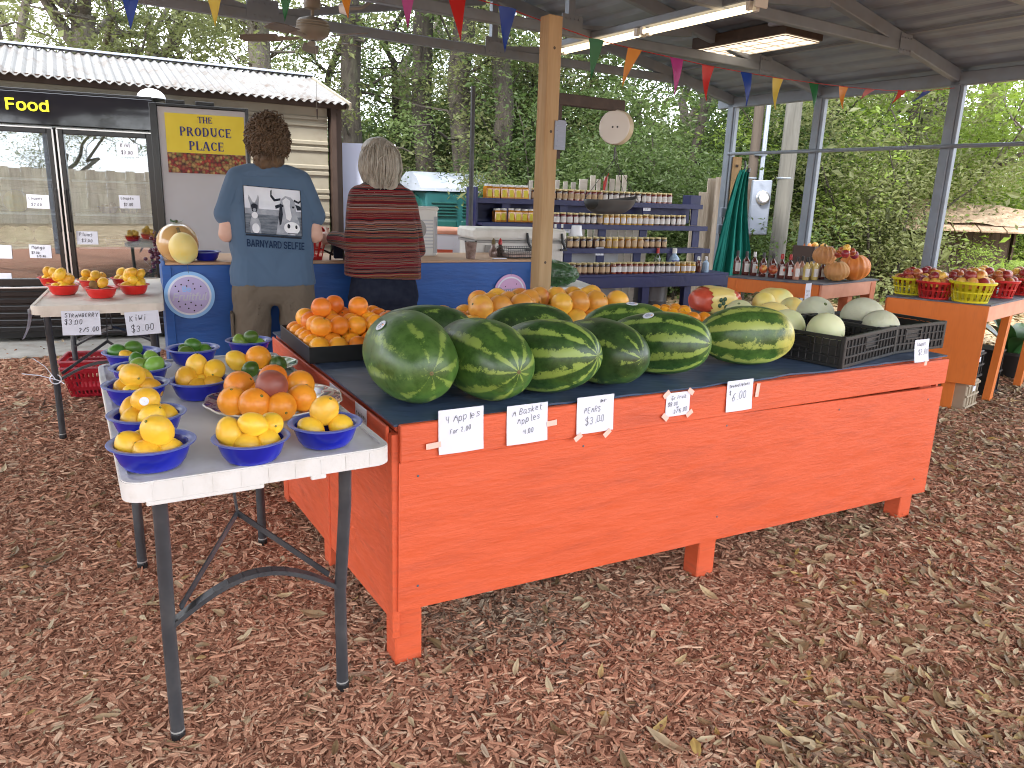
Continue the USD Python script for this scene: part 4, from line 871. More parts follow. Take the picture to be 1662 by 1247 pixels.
side_card('half hidden card reading A Pear on the orange table edge behind the platter', .545, .662, .110, .085, [('A Pear', .02, .045, .020, 0)], 8)

# ---------------------------------------------------------------- folding tables
def fold_table(label, o, a, w, l, h, top, rim, legs):
    """Local x along the near edge, y away; o the near left corner."""
    t = thing('folding_table', label, 'folding table', (o[0], o[1], 0), a)
    rr = sbox(.0, .0, w, l).buffer(-.045).buffer(.045, 12)
    inner = rr.buffer(-.014)
    mb = MB(); mb.extrude(inner, .008, mat4((0, 0, h - .010))); part(t, 'top_panel', mb, top)
    ringp = rr.difference(rr.buffer(-.016)); mb = MB(); mb.extrude(ringp, .043, mat4((0, 0, h - .042)))
    lip = rr.buffer(-.0155).difference(rr.buffer(-.0225)); mb.extrude(rr.buffer(-.002).difference(rr.buffer(-.017)), .003, mat4((0, 0, h + .0008)))
    part(t, 'rim', mb, rim, smooth=30)
    for k in range(9):
        x = .06 + k * (w - .12) / 8; m_ = MB(); m_.box([x, -.0008, h - .022], [.0022, .0022, .036]); part(t, 'rim_rib', m_, rim)
    for x0, x1 in ((.045, w * .48), (w * .66, w * .72)): m_ = MB(); m_.box([(x0 + x1) / 2, .006, h - .0475], [x1 - x0, .010, .0115], b=.002); part(t, 'rim_lip', m_, rim)
    for end, (xa, xb, yt, yb) in enumerate(legs):
        sgn = 1 if end == 0 else -1
        for x0, x1 in ((xa, xa), (xb, xb)):
            m_ = MB(); m_.tube([(x0, yt, h - .03), (x0, yt + sgn * .01, h - .16), (x0, yb, .30), (x0, yb, .012)], .0165, 12); q = part(t, 'leg', m_, 'dark_steel', smooth=50)
            m_ = MB(); m_.lathe([(.0168, .0), (.0178, .004), (.0178, .020), (.0165, .024)], 14, mat4((x0, yb, -.004))); m_.lathe([(0.001, 0), (.0168, 0)], 14, mat4((x0, yb, -.004))); part(q, 'foot_cap', m_, 'black_plastic')
            m_ = MB(); m_.lathe([(.0166, 0), (.0172, .001), (.0172, .004), (.0166, .005)], 14, mat4((x0, yb, .020))); part(q, 'foot_ring', m_, 'grey_plastic')
        zs = h * .50; xs_ = np.linspace(xa + .006, xb - .006, 13)
        arc = [(x, yb, zs - .055 + .095 * math.sin((x - xa) / (xb - xa) * math.pi)) for x in xs_]
        m_ = MB()
        for p, q in zip(arc[:-1], arc[1:]): m_.bar(p, q, .012, .030, up=(0, 1, 0))
        part(t, 'arched_brace', m_, 'dark_steel')
        mid = ((xa + xb) / 2, yb + sgn * .24, zs + .11)
        m_ = MB(); m_.bar((xa + .03, yb, zs - .01), mid, .005, .016); m_.bar((xb - .03, yb, zs - .01), mid, .005, .016); m_.bar(mid, (mid[0], mid[1] + sgn * .16, h - .04), .006, .016); part(t, 'fold_strut', m_, 'dark_steel')
    return t
WO, WA, WW, WL, WH = np.array([-.822, 1.478]), .5354, .612, 1.26, .74
fold_table('white plastic folding table with bowls of lemons in the left foreground', WO, WA, WW, WL, WH, 'white_plastic', 'white_plastic_rim', [(.075, .505, .055, .125), (.075, .505, WL - .055, WL - .125)])
def Wp(px, py, dz=0.0): return at(px, py, WH + dz)
BO = at(47, 499, WH)[:2]; BA = .44
fold_table('beige folding table with red bowls beside the drink cooler', BO, BA, .62, 1.24, WH, 'tan_plastic', 'tan_plastic', [(.065, .555, .06, .13), (.065, .555, 1.18, 1.11)])
bx = np.array([math.cos(BA), math.sin(BA)]); by = np.array([-bx[1], bx[0]])
def Bt(x, y, z): q = BO + bx * x + by * y; return np.array([q[0], q[1], z])
def b_card(label, x, z, w, h, lines, seed, rot=0.0):
    M = frame_m(Bt(x, -.007, z), [*bx, 0], [0, 0, 1]); price_card(label, M @ mat4(rot=euler(0, 0, rot)), w, h, lines, seed, (), pen=.003, curl=.008)
b_card('card reading Strawberry 3.00 or 2 for 5.00 on the beige folding table', .135, .592, .175, .125, [('STRAWBERRY', .015, .092, .020, .02), ('$3.00', .012, .055, .024, .0), ('2/5.00', .075, .012, .022, .05)], 21, -.02)
b_card('card reading Kiwi 3.00 on the beige folding table', .432, .575, .165, .125, [('KiWi', .022, .075, .032, .04), ('$3.00', .02, .018, .034, .06), ('_', .10, .030, .02, .05)], 22, .05)
price_card('blank curled slip hanging off the left edge of the beige folding table', frame_m(Bt(-.010, .17, .555), [-by[0], -by[1], 0], [0, 0, 1]), .15, .17, [], 23, (), curl=.05)
zt = thing('zip_tie', 'pale cable tie with loose ends on the beige table leg', 'cable tie')
q0 = Bt(.065, .13, .335); m_ = MB(); m_.tube([q0 + .026 * np.array([math.cos(a) * bx[0], math.cos(a) * bx[1], math.sin(a)]) - .022 * np.r_[by, 0] for a in np.linspace(0, 6.28, 18)], .003, 5); part(zt, 'loop', m_, 'soft_white')
for dx, dz in ((-.16, .035), (-.09, .12), (.06, -.012)):
    m_ = MB(); m_.tube([q0 - .03 * np.r_[by, 0], q0 - .04 * np.r_[by, 0] + [dx * .5, 0, dz * .6], q0 - .05 * np.r_[by, 0] + [dx, -.02, dz]], .0024, 5); part(zt, 'tail', m_, 'soft_white')
# ---------------------------------------------------------------- fruit
def sph(prof_n, rad, seed, sides=20):
    """A fruit by revolving r(theta); rad(t) gives the radius at polar angle t from +z, plus soft lumps."""
    th = np.linspace(0.0, np.pi, prof_n); r = np.array([rad(t) for t in th])
    pr = np.c_[np.maximum(r * np.sin(th), 1e-4), r * np.cos(th)][::-1]
    mb = MB(); mb.lathe(pr, sides); m = mb.mesh()
    m.merge_vertices(digits_vertex=6)
    return disp(m, .035 * np.mean(r), 1.6 / np.mean(r), seed, 2)
def fruit_kind(name, cat, skin, r, ratio=1.0, nip=0.0, dimple=0.0, seed=0, sides=20, stem=None, lobes=0, flat=1.0):
    def build(t):
        def rad(a):
            x = r * (1 + (ratio - 1) * math.cos(a) ** 2)
            x += nip * r * (math.exp(-(a / .34) ** 2) + .6 * math.exp(-((math.pi - a) / .34) ** 2)) - dimple * r * (math.exp(-(a / .30) ** 2) + .5 * math.exp(-((math.pi - a) / .22) ** 2))
            return x
        m = sph(18, rad, seed, sides)
        if lobes:
            v = np.array(m.vertices); a = np.arctan2(v[:, 1], v[:, 0]); k = 1 - .13 * np.abs(np.cos(a * lobes / 2)) ** 6 ; v[:, :2] *= k[:, None]; m = trimesh.Trimesh(v, m.faces, process=False)
        v = np.array(m.vertices); v[:, 2] *= flat; m = trimesh.Trimesh(v, m.faces, process=False)
        part(t, 'rind', m, skin, smooth=True)
        zt_ = (ratio + nip - dimple) * r * flat
        mb = MB()
        if stem == 'button': mb.lathe([(.10 * r, -.02 * r), (.085 * r, .025 * r), (.03 * r, .03 * r), (.002, .02 * r)], 7, mat4((0, 0, zt_)))
        elif stem == 'stalk': mb.tube([(0, 0, zt_ - .05 * r), (.05 * r, 0, zt_ + .18 * r), (.16 * r, .03 * r, zt_ + .34 * r)], [.06 * r, .045 * r, .06 * r], 6)
        elif stem == 'thick': mb.tube([(0, 0, zt_ - .1 * r), (.03 * r, 0, zt_ + .12 * r), (.12 * r, .05 * r, zt_ + .3 * r)], [.16 * r, .10 * r, .12 * r], 8)
        elif stem == 'crown':
            for k in range(6):
                a = k * 1.047; mb.bar((0, 0, zt_ - .06 * r), (.22 * r * math.cos(a), .22 * r * math.sin(a), zt_ + .25 * r), .10 * r, .04 * r)
        if mb.v: part(t, 'stem', mb, 'stem_green' if stem == 'button' else 'stem')
    return Kind(name, cat, build)
FK = {
 'lemon': [fruit_kind('lemon', 'lemon', 'lemon_skin', .0300, 1.20, .10, 0, s, stem='button') for s in (1, 2, 3)],
 'orange': [fruit_kind('orange', 'orange', 'orange_skin', .0395, .97, 0, .05, s, stem='button') for s in (4, 5)],
 'navel': [fruit_kind('navel_orange', 'orange', 'orange_skin', .0450, .97, .03, .03, s, stem='button') for s in (6, 7)],
 'lime': [fruit_kind('lime', 'lime', 'lime_skin', .0245, 1.14, .08, 0, s, stem='button') for s in (8, 9)],
 'pale_lime': [fruit_kind('pale_lime', 'lime', 'pale_lime_skin', .0245, 1.14, .10, 0, s, stem='button') for s in (10,)],
 'grapefruit': [fruit_kind('grapefruit', 'grapefruit', 'grapefruit_skin', .0560, .94, 0, .04, s, stem='button') for s in (11, 12)],
 'small_orange': [fruit_kind('tangerine', 'orange', 'small_orange_skin', .0340, .95, 0, .04, s, stem='button') for s in (13, 14)],
 'honeydew': [fruit_kind('honeydew_melon', 'melon', 'honeydew_skin', .078, 1.02, 0, .02, s, sides=28, stem='button') for s in (15,)],
 'grey_melon': [fruit_kind('cantaloupe', 'melon', 'grey_melon_skin', .080, 1.03, 0, .02, s, sides=28, stem='button') for s in (16,)],
 'yellow_melon': [fruit_kind('yellow_melon', 'melon', 'yellow_melon_skin', .088, 1.16, .02, 0, s, sides=28, stem='thick') for s in (17,)],
 'apple': [fruit_kind('apple', 'apple', 'apple_skin', .038, .92, 0, .16, s, stem='stalk') for s in (18, 19)],
 'gold_apple': [fruit_kind('golden_apple', 'apple', 'gold_apple_skin', .038, .92, 0, .16, s, stem='stalk') for s in (20,)],
 'plum': [fruit_kind('plum', 'plum', 'plum_skin', .028, 1.02, 0, .06, s, stem='stalk') for s in (21,)],
 'kiwi': [fruit_kind('kiwi', 'kiwi', 'kiwi_skin', .026, 1.25, .02, 0, s, stem='button') for s in (22,)],
 'pomegranate': [fruit_kind('pomegranate', 'pomegranate', 'pome_skin', .044, .98, .04, 0, s, stem='crown') for s in (23,)],
 'tan_pumpkin': [fruit_kind('tan_pumpkin', 'pumpkin', 'pumpkin_tan', .135, .80, 0, .2, s, sides=48, stem='thick', lobes=16) for s in (24,)],
 'orange_pumpkin': [fruit_kind('orange_pumpkin', 'pumpkin', 'pumpkin_orange', .165, .86, 0, .2, s, sides=48, stem='thick', lobes=14) for s in (25,)]}
FR_ = np.random.default_rng(99)
def fruit(kind, P, label, group=None, sc=1.0, tilt=None, spin=None):
    ks = FK[kind]; k = ks[int(FR_.integers(len(ks)))]
    if tilt is None: R = euler(FR_.uniform(-1.9, 1.9), FR_.uniform(-.6, .6), FR_.uniform(0, 6.28))
    else: R = euler(0, 0, FR_.uniform(0, 6.28) if spin is None else spin) @ euler(tilt, 0, 0)
    return k.put(label, group=group, m=mat4(P, 0, R, sc * FR_.uniform(.95, 1.05)))
# bowls
def bowl_build(body, rim):
    def b(t):
        mb = MB(); pr = [(.030, 0.001), (.052, .0), (.060, .004), (.070, .018), (.078, .040), (.0805, .052), (.083, .0555), (.093, .0575), (.0945, .060), (.092, .0615), (.081, .060), (.0765, .054), (.070, .036), (.058, .012), (.045, .006), (.001, .005)]
        mb.lathe(pr[:6], 36); part(t, 'wall', mb, body, smooth=50)
        mb = MB(); mb.lathe(pr[5:12], 36); part(t, 'rim', mb, rim, smooth=50)
        mb = MB(); mb.lathe(pr[11:], 36); part(t, 'inside', mb, body, smooth=50)
        mb = MB(); mb.lathe([(.001, .0012), (.031, .0012)][::-1], 24); part(t, 'base', mb, body)
    return b
BLUE = Kind('blue_bowl', 'bowl', bowl_build('bowl_blue', 'bowl_rim')); RED = Kind('red_bowl', 'bowl', bowl_build('bowl_red', 'bowl_red'))
POS = ['topmost', 'leftmost', 'rightmost', 'front', 'rear', 'middle', 'small half hidden', 'lowest']
def name_spots(px):
    """A place word for each fruit of a small pile, from where it lies."""
    px = np.array(px, float); out = [None] * len(px); used = set()
    for word, idx in (('topmost', px[:, 1].argmin()), ('leftmost', px[:, 0].argmin()), ('rightmost', px[:, 0].argmax()), ('lowest', px[:, 1].argmax())):
        if out[idx] is None: out[idx] = word
    extra = ['middle', 'inner left', 'inner right', 'half hidden', 'rear', 'front']
    for i in range(len(px)):
        if out[i] is None: out[i] = extra.pop(0)
    return out
def relax(Q, R, P, lim, zmin, it=40):
    Q = [np.array(q, float) for q in Q]
    for _ in range(it):
        for i in range(len(Q)):
            for j in range(i):
                d = Q[i] - Q[j]; n = np.linalg.norm(d) + 1e-9; need = .84 * (R[i] + R[j])
                if n < need:
                    s = d / n * (need - n) * .5; Q[i] += s; Q[j] -= s
        for i in range(len(Q)):
            d = Q[i][:2] - P[:2]; n = np.linalg.norm(d); L_ = lim(Q[i][2], R[i])
            if n > L_: Q[i][:2] = P[:2] + d / n * L_
            Q[i][2] = max(Q[i][2], zmin + R[i] * .9)
    return Q
def bowl_of(kind, where, cx, cy, sx, items, dep_z, blabel):
    P = at(cx, cy, dep_z + .052 * sx)
    kind.put(f'{blabel} {where}', m=mat4((P[0], P[1], dep_z + .001), FR_.uniform(0, 6), scale=sx))
    words = name_spots([(i[1], i[2]) for i in items]) if items else []
    R0 = {'lemon': .0315, 'lime': .026, 'pale_lime': .026, 'kiwi': .029, 'plum': .028}
    R0 = {k: v * .93 for k, v in R0.items()}
    Rr = [R0[i[0]] * i[4] for i in items]
    Qs = relax([at(fx, fy, dep_z + max(dz, .046)) for _, fx, fy, dz, _ in items], Rr, P, lambda z, r: max(.012, (.057 + .38 * min(z - dep_z, .055)) * sx - .98 * r) if z < dep_z + .066 * sx else .060 * sx, dep_z + .012)
    for w, q, (fk, fx, fy, dz, sc) in zip(words, Qs, items):
        nm = {'pale_lime': 'pale green lime', 'lime': 'dark green lime', 'kiwi': 'brown kiwi', 'lemon': 'yellow lemon', 'plum': 'dark plum'}[fk]
        fruit(fk, q, f'{w} {nm} in the {where_short(blabel)} {where}', sc=sc * .93)
def where_short(b): return 'blue bowl' if 'blue' in b else 'red bowl'
bb = 'glossy dark blue plastic bowl'
bowl_of(BLUE, 'at the near left table corner', 247, 722, 1.0, [('lemon', 214, 726, .052, 1.16), ('lemon', 259, 705, .085, 1.2), ('lemon', 276, 728, .050, 1.05), ('lemon', 246, 738, .036, 1.0), ('lemon', 234, 716, .045, 1.0)], WH, bb)
bowl_of(BLUE, 'near the front edge centre', 408, 714, .95, [('lemon', 375, 706, .060, 1.08), ('lemon', 417, 697, .072, 1.05), ('lemon', 445, 687, .076, 1.02), ('lemon', 402, 716, .040, 1.0), ('lemon', 436, 714, .045, 1.0), ('lemon', 396, 699, .05, 1.0)], WH, bb)
bowl_of(BLUE, 'at the near right table corner', 528, 690, .98, [('lemon', 527, 669, .082, 1.22), ('lemon', 506, 696, .042, 1.08), ('lemon', 552, 690, .050, 1.08)], WH, bb)
bowl_of(BLUE, 'second from front on the left edge', 239, 675, 1.0, [('lemon', 208, 662, .060, 1.12), ('lemon', 238, 655, .088, 1.12), ('lemon', 246, 675, .066, 1.15), ('lemon', 216, 683, .040, 1.05), ('lemon', 272, 677, .046, .98), ('lemon', 245, 668, .05, 1.0)], WH, bb)
bowl_of(BLUE, 'third from front on the left edge', 221, 627, .98, [('lemon', 216, 617, .075, 1.24), ('lemon', 238, 611, .062, 1.12), ('lemon', 243, 630, .048, 1.08), ('lemon', 202, 630, .042, 1.0), ('lemon', 214, 636, .035, 1.0)], WH, bb)
bowl_of(BLUE, 'left of the floral platter', 323, 620, .95, [('lemon', 302, 613, .055, 1.12), ('lemon', 312, 596, .072, 1.15), ('lemon', 352, 604, .068, 1.15), ('lemon', 330, 614, .045, 1.0), ('lemon', 316, 621, .035, .95), ('lemon', 340, 620, .036, .95)], WH, bb)
bowl_of(BLUE, 'with pale limes', 228, 599, .98, [('pale_lime', 226, 590, .062, 1.15), ('pale_lime', 250, 594, .060, 1.22), ('pale_lime', 245, 579, .068, 1.05), ('lime', 229, 577, .066, 1.1), ('lemon', 204, 602, .042, .85)], WH, bb)
bowl_of(BLUE, 'with dark limes at far left', 214, 574, 1.0, [('lime', 188, 571, .058, 1.3), ('lime', 213, 566, .066, 1.25), ('lemon', 207, 581, .040, .85)], WH, bb)
bowl_of(BLUE, 'with three limes at the far edge', 313, 568, .98, [('lime', 314, 563, .058, 1.15), ('lime', 303, 572, .040, 1.05), ('lime', 332, 567, .045, 1.05), ('lime', 297, 566, .035, 1.0)], WH, bb)
bowl_of(BLUE, 'with bright limes at far right', 404, 555, .92, [('pale_lime', 396, 555, .050, 1.3), ('lime', 412, 553, .055, 1.1), ('pale_lime', 424, 555, .050, 1.15)], WH, bb)
stk = thing('fruit_sticker', 'round white sticker on the top lemon of the second bowl', 'sticker')
qs = at(234, 651.5, WH + .112); dv = np.array([0, 0, EYE]) - qs; dv /= np.linalg.norm(dv)
mb = MB(); mb.lathe([(.001, .001), (.0105, .0004), (.0108, -.002)][::-1], 16, frame_m(qs + dv * .004, np.cross([0, 0, 1], dv), np.cross(dv, np.cross([0, 0, 1], dv)))); part(stk, 'disc', mb, 'paper')
# plates
def plate(label, cx, cy, r, mats, z):
    P = at(cx, cy, z + .012); t = thing('plate', label, 'plate', (P[0], P[1], z + .001), .4)
    mb = MB(); mb.lathe([(.001, .006), (.55 * r, .006), (.62 * r, .009)], 40); part(t, 'well', mb, mats[0], smooth=50)
    ang_ = np.arange(48) * 2 * np.pi / 48; wav = 1 + .016 * np.sin(ang_ * 12)
    rings = [(.62 * r, .009), (.76 * r, .016), (.92 * r, .021), (1.0 * r, .024), (1.0 * r, .021), (.75 * r, .011), (.5 * r, .0)]
    v = np.array([[rr * (w if rr > .8 * r else 1) * math.cos(a), rr * (w if rr > .8 * r else 1) * math.sin(a), zz] for rr, zz in rings for a, w in zip(ang_, wav)])
    f = [(i * 48 + j, i * 48 + (j + 1) % 48, (i + 1) * 48 + (j + 1) % 48, (i + 1) * 48 + j) for i in range(len(rings) - 1) for j in range(48)]
    part(t, 'border', (v, [tuple(q) for q in f]), mats[1], smooth=50)
    mb = MB(); mb.tube([(1.0 * r * w * math.cos(a), 1.0 * r * w * math.sin(a), .0228) for a, w in zip(ang_, wav)], .003, 6, closed=True); part(t, 'edge', mb, mats[2], smooth=True)
    return P
plate('large round platter with painted fruit border under the big oranges', 446, 653, .194, ('plate_base', 'plate_flower', 'plate_base'), WH)
plate('green glazed plate with scalloped edge at the back of the white table', 430, 594, .112, ('plate_green', 'plate_green', 'plate_base'), WH)
pf = [('navel', 390, 627, .072), ('navel', 379, 653, .056), ('navel', 406, 660, .056), ('navel', 454, 656, .056), ('navel', 490, 646, .056), ('navel', 441, 618, .080), ('navel', 487, 624, .066), ('navel', 425, 640, .050), ('pomegranate', 444, 633, .088)]
pc_ = at(446, 653, WH + .02); pq_ = relax([at(x, y, WH + dz) for _, x, y, dz in pf], [.041] * len(pf), pc_, lambda z, r: .15, WH + .010)
for w, q, (k, x, y, dz) in zip(name_spots([p[1:3] for p in pf]), pq_, pf):
    fruit(k, q, ('dark red pomegranate on top of the oranges on the floral platter' if k == 'pomegranate' else f'{w} big navel orange on the floral platter'), sc=.95)
fruit('lemon', at(385, 586, WH + .048), 'lemon on the left of the green plate', sc=1.1)
fruit('navel', at(419, 581, WH + .058), 'large orange in the middle of the green plate', sc=.95)
fruit('lime', at(406, 600, WH + .036), 'lime at the front of the green plate', sc=1.12)
fruit('lime', at(451, 593, WH + .04), 'lime at the right of the green plate', sc=1.25)
# red bowls on the beige table
rb = 'small red plastic bowl on the beige table'
def pile(cx, cy, k=6, seed=1):
    r = np.random.default_rng(seed); o = []
    for i, (dx, dy, dz) in enumerate([(-14, 2, .045), (0, 3, .045), (13, 2, .045), (-7, -8, .078), (6, -7, .082), (15, -5, .066), (-16, -8, .06), (0, -13, .105)][:k]): o.append(('lemon', cx + dx * .95 + r.uniform(-1.5, 1.5), cy + dy, dz, 1.0))
    return o
bowl_of(RED, 'at the rear left', 87, 452, .92, pile(84, 452, 7, 3), WH, rb)
bowl_of(RED, 'at the front left', 103, 464, .95, pile(102, 461, 8, 4), WH, rb)
bowl_of(RED, 'at the rear centre', 151, 456, .92, pile(150, 455, 7, 5), WH, rb)
bowl_of(RED, 'with kiwis at the front', 164, 469, .95, [('kiwi', 158, 463, .058, 1.0), ('kiwi', 174, 464, .050, .95), ('lemon', 167, 457, .06, 1.0)], WH, rb)
bowl_of(RED, 'at the rear right', 203, 453, .90, pile(202, 451, 6, 6), WH, rb)
bowl_of(RED, 'at the front right', 217, 464, .92, pile(217, 460, 8, 7), WH, rb)

# ---------------------------------------------------------------- watermelons
def melon_mesh(a, r, seed):
    th = np.linspace(0, np.pi, 40); n = 56; ph = np.arange(n) * 2 * np.pi / n
    x = np.cos(th)[::-1]; rr = np.sin(th)[::-1] ** .86
    v = np.stack([np.repeat(x[:, None], n, 1) * a, np.maximum(rr, 1e-3)[:, None] * np.cos(ph) * r, np.maximum(rr, 1e-3)[:, None] * np.sin(ph) * r], -1).reshape(-1, 3)
    f = [(i * n + j, i * n + (j + 1) % n, (i + 1) * n + (j + 1) % n, (i + 1) * n + j) for i in range(39) for j in range(n)]
    m = disp((v, [(q[0], q[1], q[2], q[3]) for q in f]), .007, 9, seed, 2)
    v = np.array(m.vertices); taper = 1 + .06 * v[:, :1] / a; v[:, 1:] *= taper
    return trimesh.Trimesh(v, m.faces, process=False)
def watermelon(label, cx, cy, r, a, d, pitch, mname, seed, roll=0.0, sticker=None):
    c = at(cx, cy, TH + r)
    dw = d[0] * E_ + d[1] * N_; yw = math.atan2(dw[1], dw[0])
    R = euler(0, 0, yw) @ euler(0, -pitch, 0) @ euler(roll, 0, 0)
    m = melon_mesh(a, r, seed)
    lowest = (np.array(m.vertices) @ R.T)[:, 2].min(); c[2] = TH + .003 - lowest
    t = thing('watermelon', label, 'watermelon', m=mat4(c, 0, R))
    part(t, 'rind', m, mname, smooth=True)
    mb = MB(); mb.lathe([(.008, -.004), (.006, .0015), (.002, .002), (.0005, .0)], 9, frame_m((a * 1.0 - .001, 0, 0), [0, 1, 0], [0, 0, 1])); part(t, 'blossom_scar', mb, 'stem')
    mb = MB(); mb.tube([(-a, 0, 0), (-a - .012, .003, .004)], [.006, .004], 6); part(t, 'stem', mb, 'stem')
    if sticker:
        dv = R.T @ (at(sticker[0], sticker[1], 0) - np.array([0, 0, EYE])); o_ = R.T @ (np.array([0, 0, EYE]) - c)
        A_ = dv / [a, r, r]; B_ = o_ / [a, r, r]; k2, k1, k0 = A_ @ A_, 2 * A_ @ B_, B_ @ B_ - 1
        s_ = (-k1 - math.sqrt(max(k1 * k1 - 4 * k2 * k0, 0))) / (2 * k2); q = o_ + dv * s_
        i = np.argmin(np.linalg.norm(np.array(m.vertices) - q, axis=1)); vn = trimesh.Trimesh(m.vertices, m.faces, process=False).vertex_normals[i]; q = np.array(m.vertices)[i]
        up = R.T @ np.array([0, 0, 1.0]); xx = np.cross(up, vn); M = frame_m(q + vn * .0016, xx, np.cross(vn, xx))
        el = Point(0, 0).buffer(1, 24); from shapely import affinity
        mb = MB(); g = affinity.scale(el, .023, .018); mb.extrude(g, .0012, M); s2 = part(t, 'sticker', mb, 'paper')
        mb = MB()
        for y_, w_, in ((.007, .016), (.002, .024), (-.003, .024), (-.008, .014)): mb.tm(trimesh.creation.box([w_, .0022, .0006]), M @ mat4((-.002, y_, .0016)))
        part(s2, 'printing', mb, 'grey_letter')
        mb = MB(); mb.tm(trimesh.creation.box([.007, .006, .0006]), M @ mat4((.013, .005, .0017))); part(s2, 'emblem', mb, 'pumpkin_orange')
    return t
watermelon('largest watermelon with round sticker at the left front of the orange table', 662, 578, .130, .235, (-.10, -1), -.02, 'melon_plain', 1, .4, (621, 527))
watermelon('watermelon with blocky pale patches, second from left in the front row', 781, 583, .120, .222, (.03, -1), .0, 'melon_mid', 2, 1.0)
watermelon('striped watermelon with star pattern facing the viewer, third in the front row', 882, 579, .117, .200, (.38, -.92), .15, 'melon_striped', 3, 2.0, (832, 546))
watermelon('darkest watermelon of the front row, fourth from left', 973, 570, .111, .195, (.12, -1), .05, 'melon_dark', 4, .2)
watermelon('boldly striped watermelon, fifth in the front row', 1064, 557, .113, .198, (.50, -.88), .10, 'melon_striped', 5, 3.0, (1050, 511))
watermelon('yellow bellied watermelon lying crosswise beside the black crate', 1209, 545, .115, .186, (.88, -.45), .04, 'melon_yellow', 6, 1.2)
watermelon('dark watermelon behind the two leftmost front melons', 688, 547, .112, .185, (.867, -.42), .0, 'melon_dark', 7, 2.2)
watermelon('dark watermelon in the back row centre before the grapefruit', 857, 541, .110, .178, (.867, -.45), .0, 'melon_dark', 8, .7)
watermelon('stickered watermelon in the back row right', 1018, 536, .106, .178, (.867, -.45), .0, 'melon_mid', 9, 1.7, (1024, 494))

# ---------------------------------------------------------------- trays and crates on the table
def tray(label, o, a, w, l, h, z):
    t = thing('fruit_tray', label, 'tray', (o[0], o[1], z), a)
    mb = MB(); mb.box([w / 2, l / 2, .003], [w - .004, l - .004, .004]); part(t, 'floor', mb, 'black_tray')
    for c, s in (([w / 2, .002, h / 2], [w, .004, h]), ([w / 2, l - .002, h / 2], [w, .004, h]), ([.002, l / 2, h / 2], [.004, l - .009, h]), ([w - .002, l / 2, h / 2], [.004, l - .009, h])):
        mb = MB(); mb.box(c, s, b=.001); part(t, 'wall', mb, 'black_tray')
    return t
def heap(kind, o, a, w, l, z, r, nx, ny, layers, seed, label_of, group, keep=None):
    rng = np.random.default_rng(seed); c, s = math.cos(a), math.sin(a); k = 0
    for L_ in range(layers):
        mx, my = nx - L_ , ny - L_
        for i in range(mx):
            for j in range(my):
                x = w / 2 + (i - (mx - 1) / 2) * (w - 2 * r - .018) / max(nx - 1, 1) + rng.normal(0, .10 * r); y = l / 2 + (j - (my - 1) / 2) * (l - 2 * r - .018) / max(ny - 1, 1) + rng.normal(0, .10 * r)
                if L_ and rng.uniform() < .10 * L_: continue
                if keep and not keep(i, j, L_, mx, my, rng): continue
                zz = z + r + L_ * r * 1.42 + rng.normal(0, .05 * r)
                fruit(kind, (o[0] + c * x - s * y, o[1] + s * x + c * y, zz), label_of(i, j, L_, mx, my), group=group); k += 1
    return k
def spot_words(what):
    def g(i, j, L_, mx, my):
        o = ['first', 'second', 'third', 'fourth', 'fifth', 'sixth', 'seventh', 'eighth', 'ninth']
        return f"{what}, {['bottom', 'second', 'upper', 'top'][min(L_, 3)]} layer, {o[j]} row, {o[i]} from left" 
    return g
ot = at(503, 592, TH)[:2]; oa = .50
tray('shallow black tray heaped with oranges at the left end of the orange table', ot, oa, .46, .50, .060, TH + .002)
heap('orange', ot, oa, .46, .50, TH + .006, .040, 6, 6, 3, 1, spot_words('orange in the left tray'), 'oranges heaped in the left black tray', keep=lambda i, j, L_, mx, my, r: L_ == 0 or (L_ == 1 and j > 0) or (L_ == 2 and (i, j) in ((0, 2), (1, 3), (3, 3), (2, 2))))
gt_ = T(.66, .92, 0)[:2]
heap('grapefruit', gt_, RZ, .98, .42, TH + .004, .054, 9, 4, 2, 2, spot_words('golden grapefruit'), 'grapefruit heaped behind the watermelons', keep=lambda i, j, L_, mx, my, r: L_ == 0 or r.uniform() < .78)
st_ = T(1.58, .62, 0)[:2]
tray('black tray of tangerines behind the right watermelons', st_, RZ + .05, .42, .40, .055, TH + .002)
heap('small_orange', st_, RZ + .05, .42, .40, TH + .006, .034, 6, 6, 2, 3, spot_words('tangerine in the right tray'), 'tangerines in the right black tray', keep=lambda i, j, L_, mx, my, r: L_ < 1 or r.uniform() < .6)
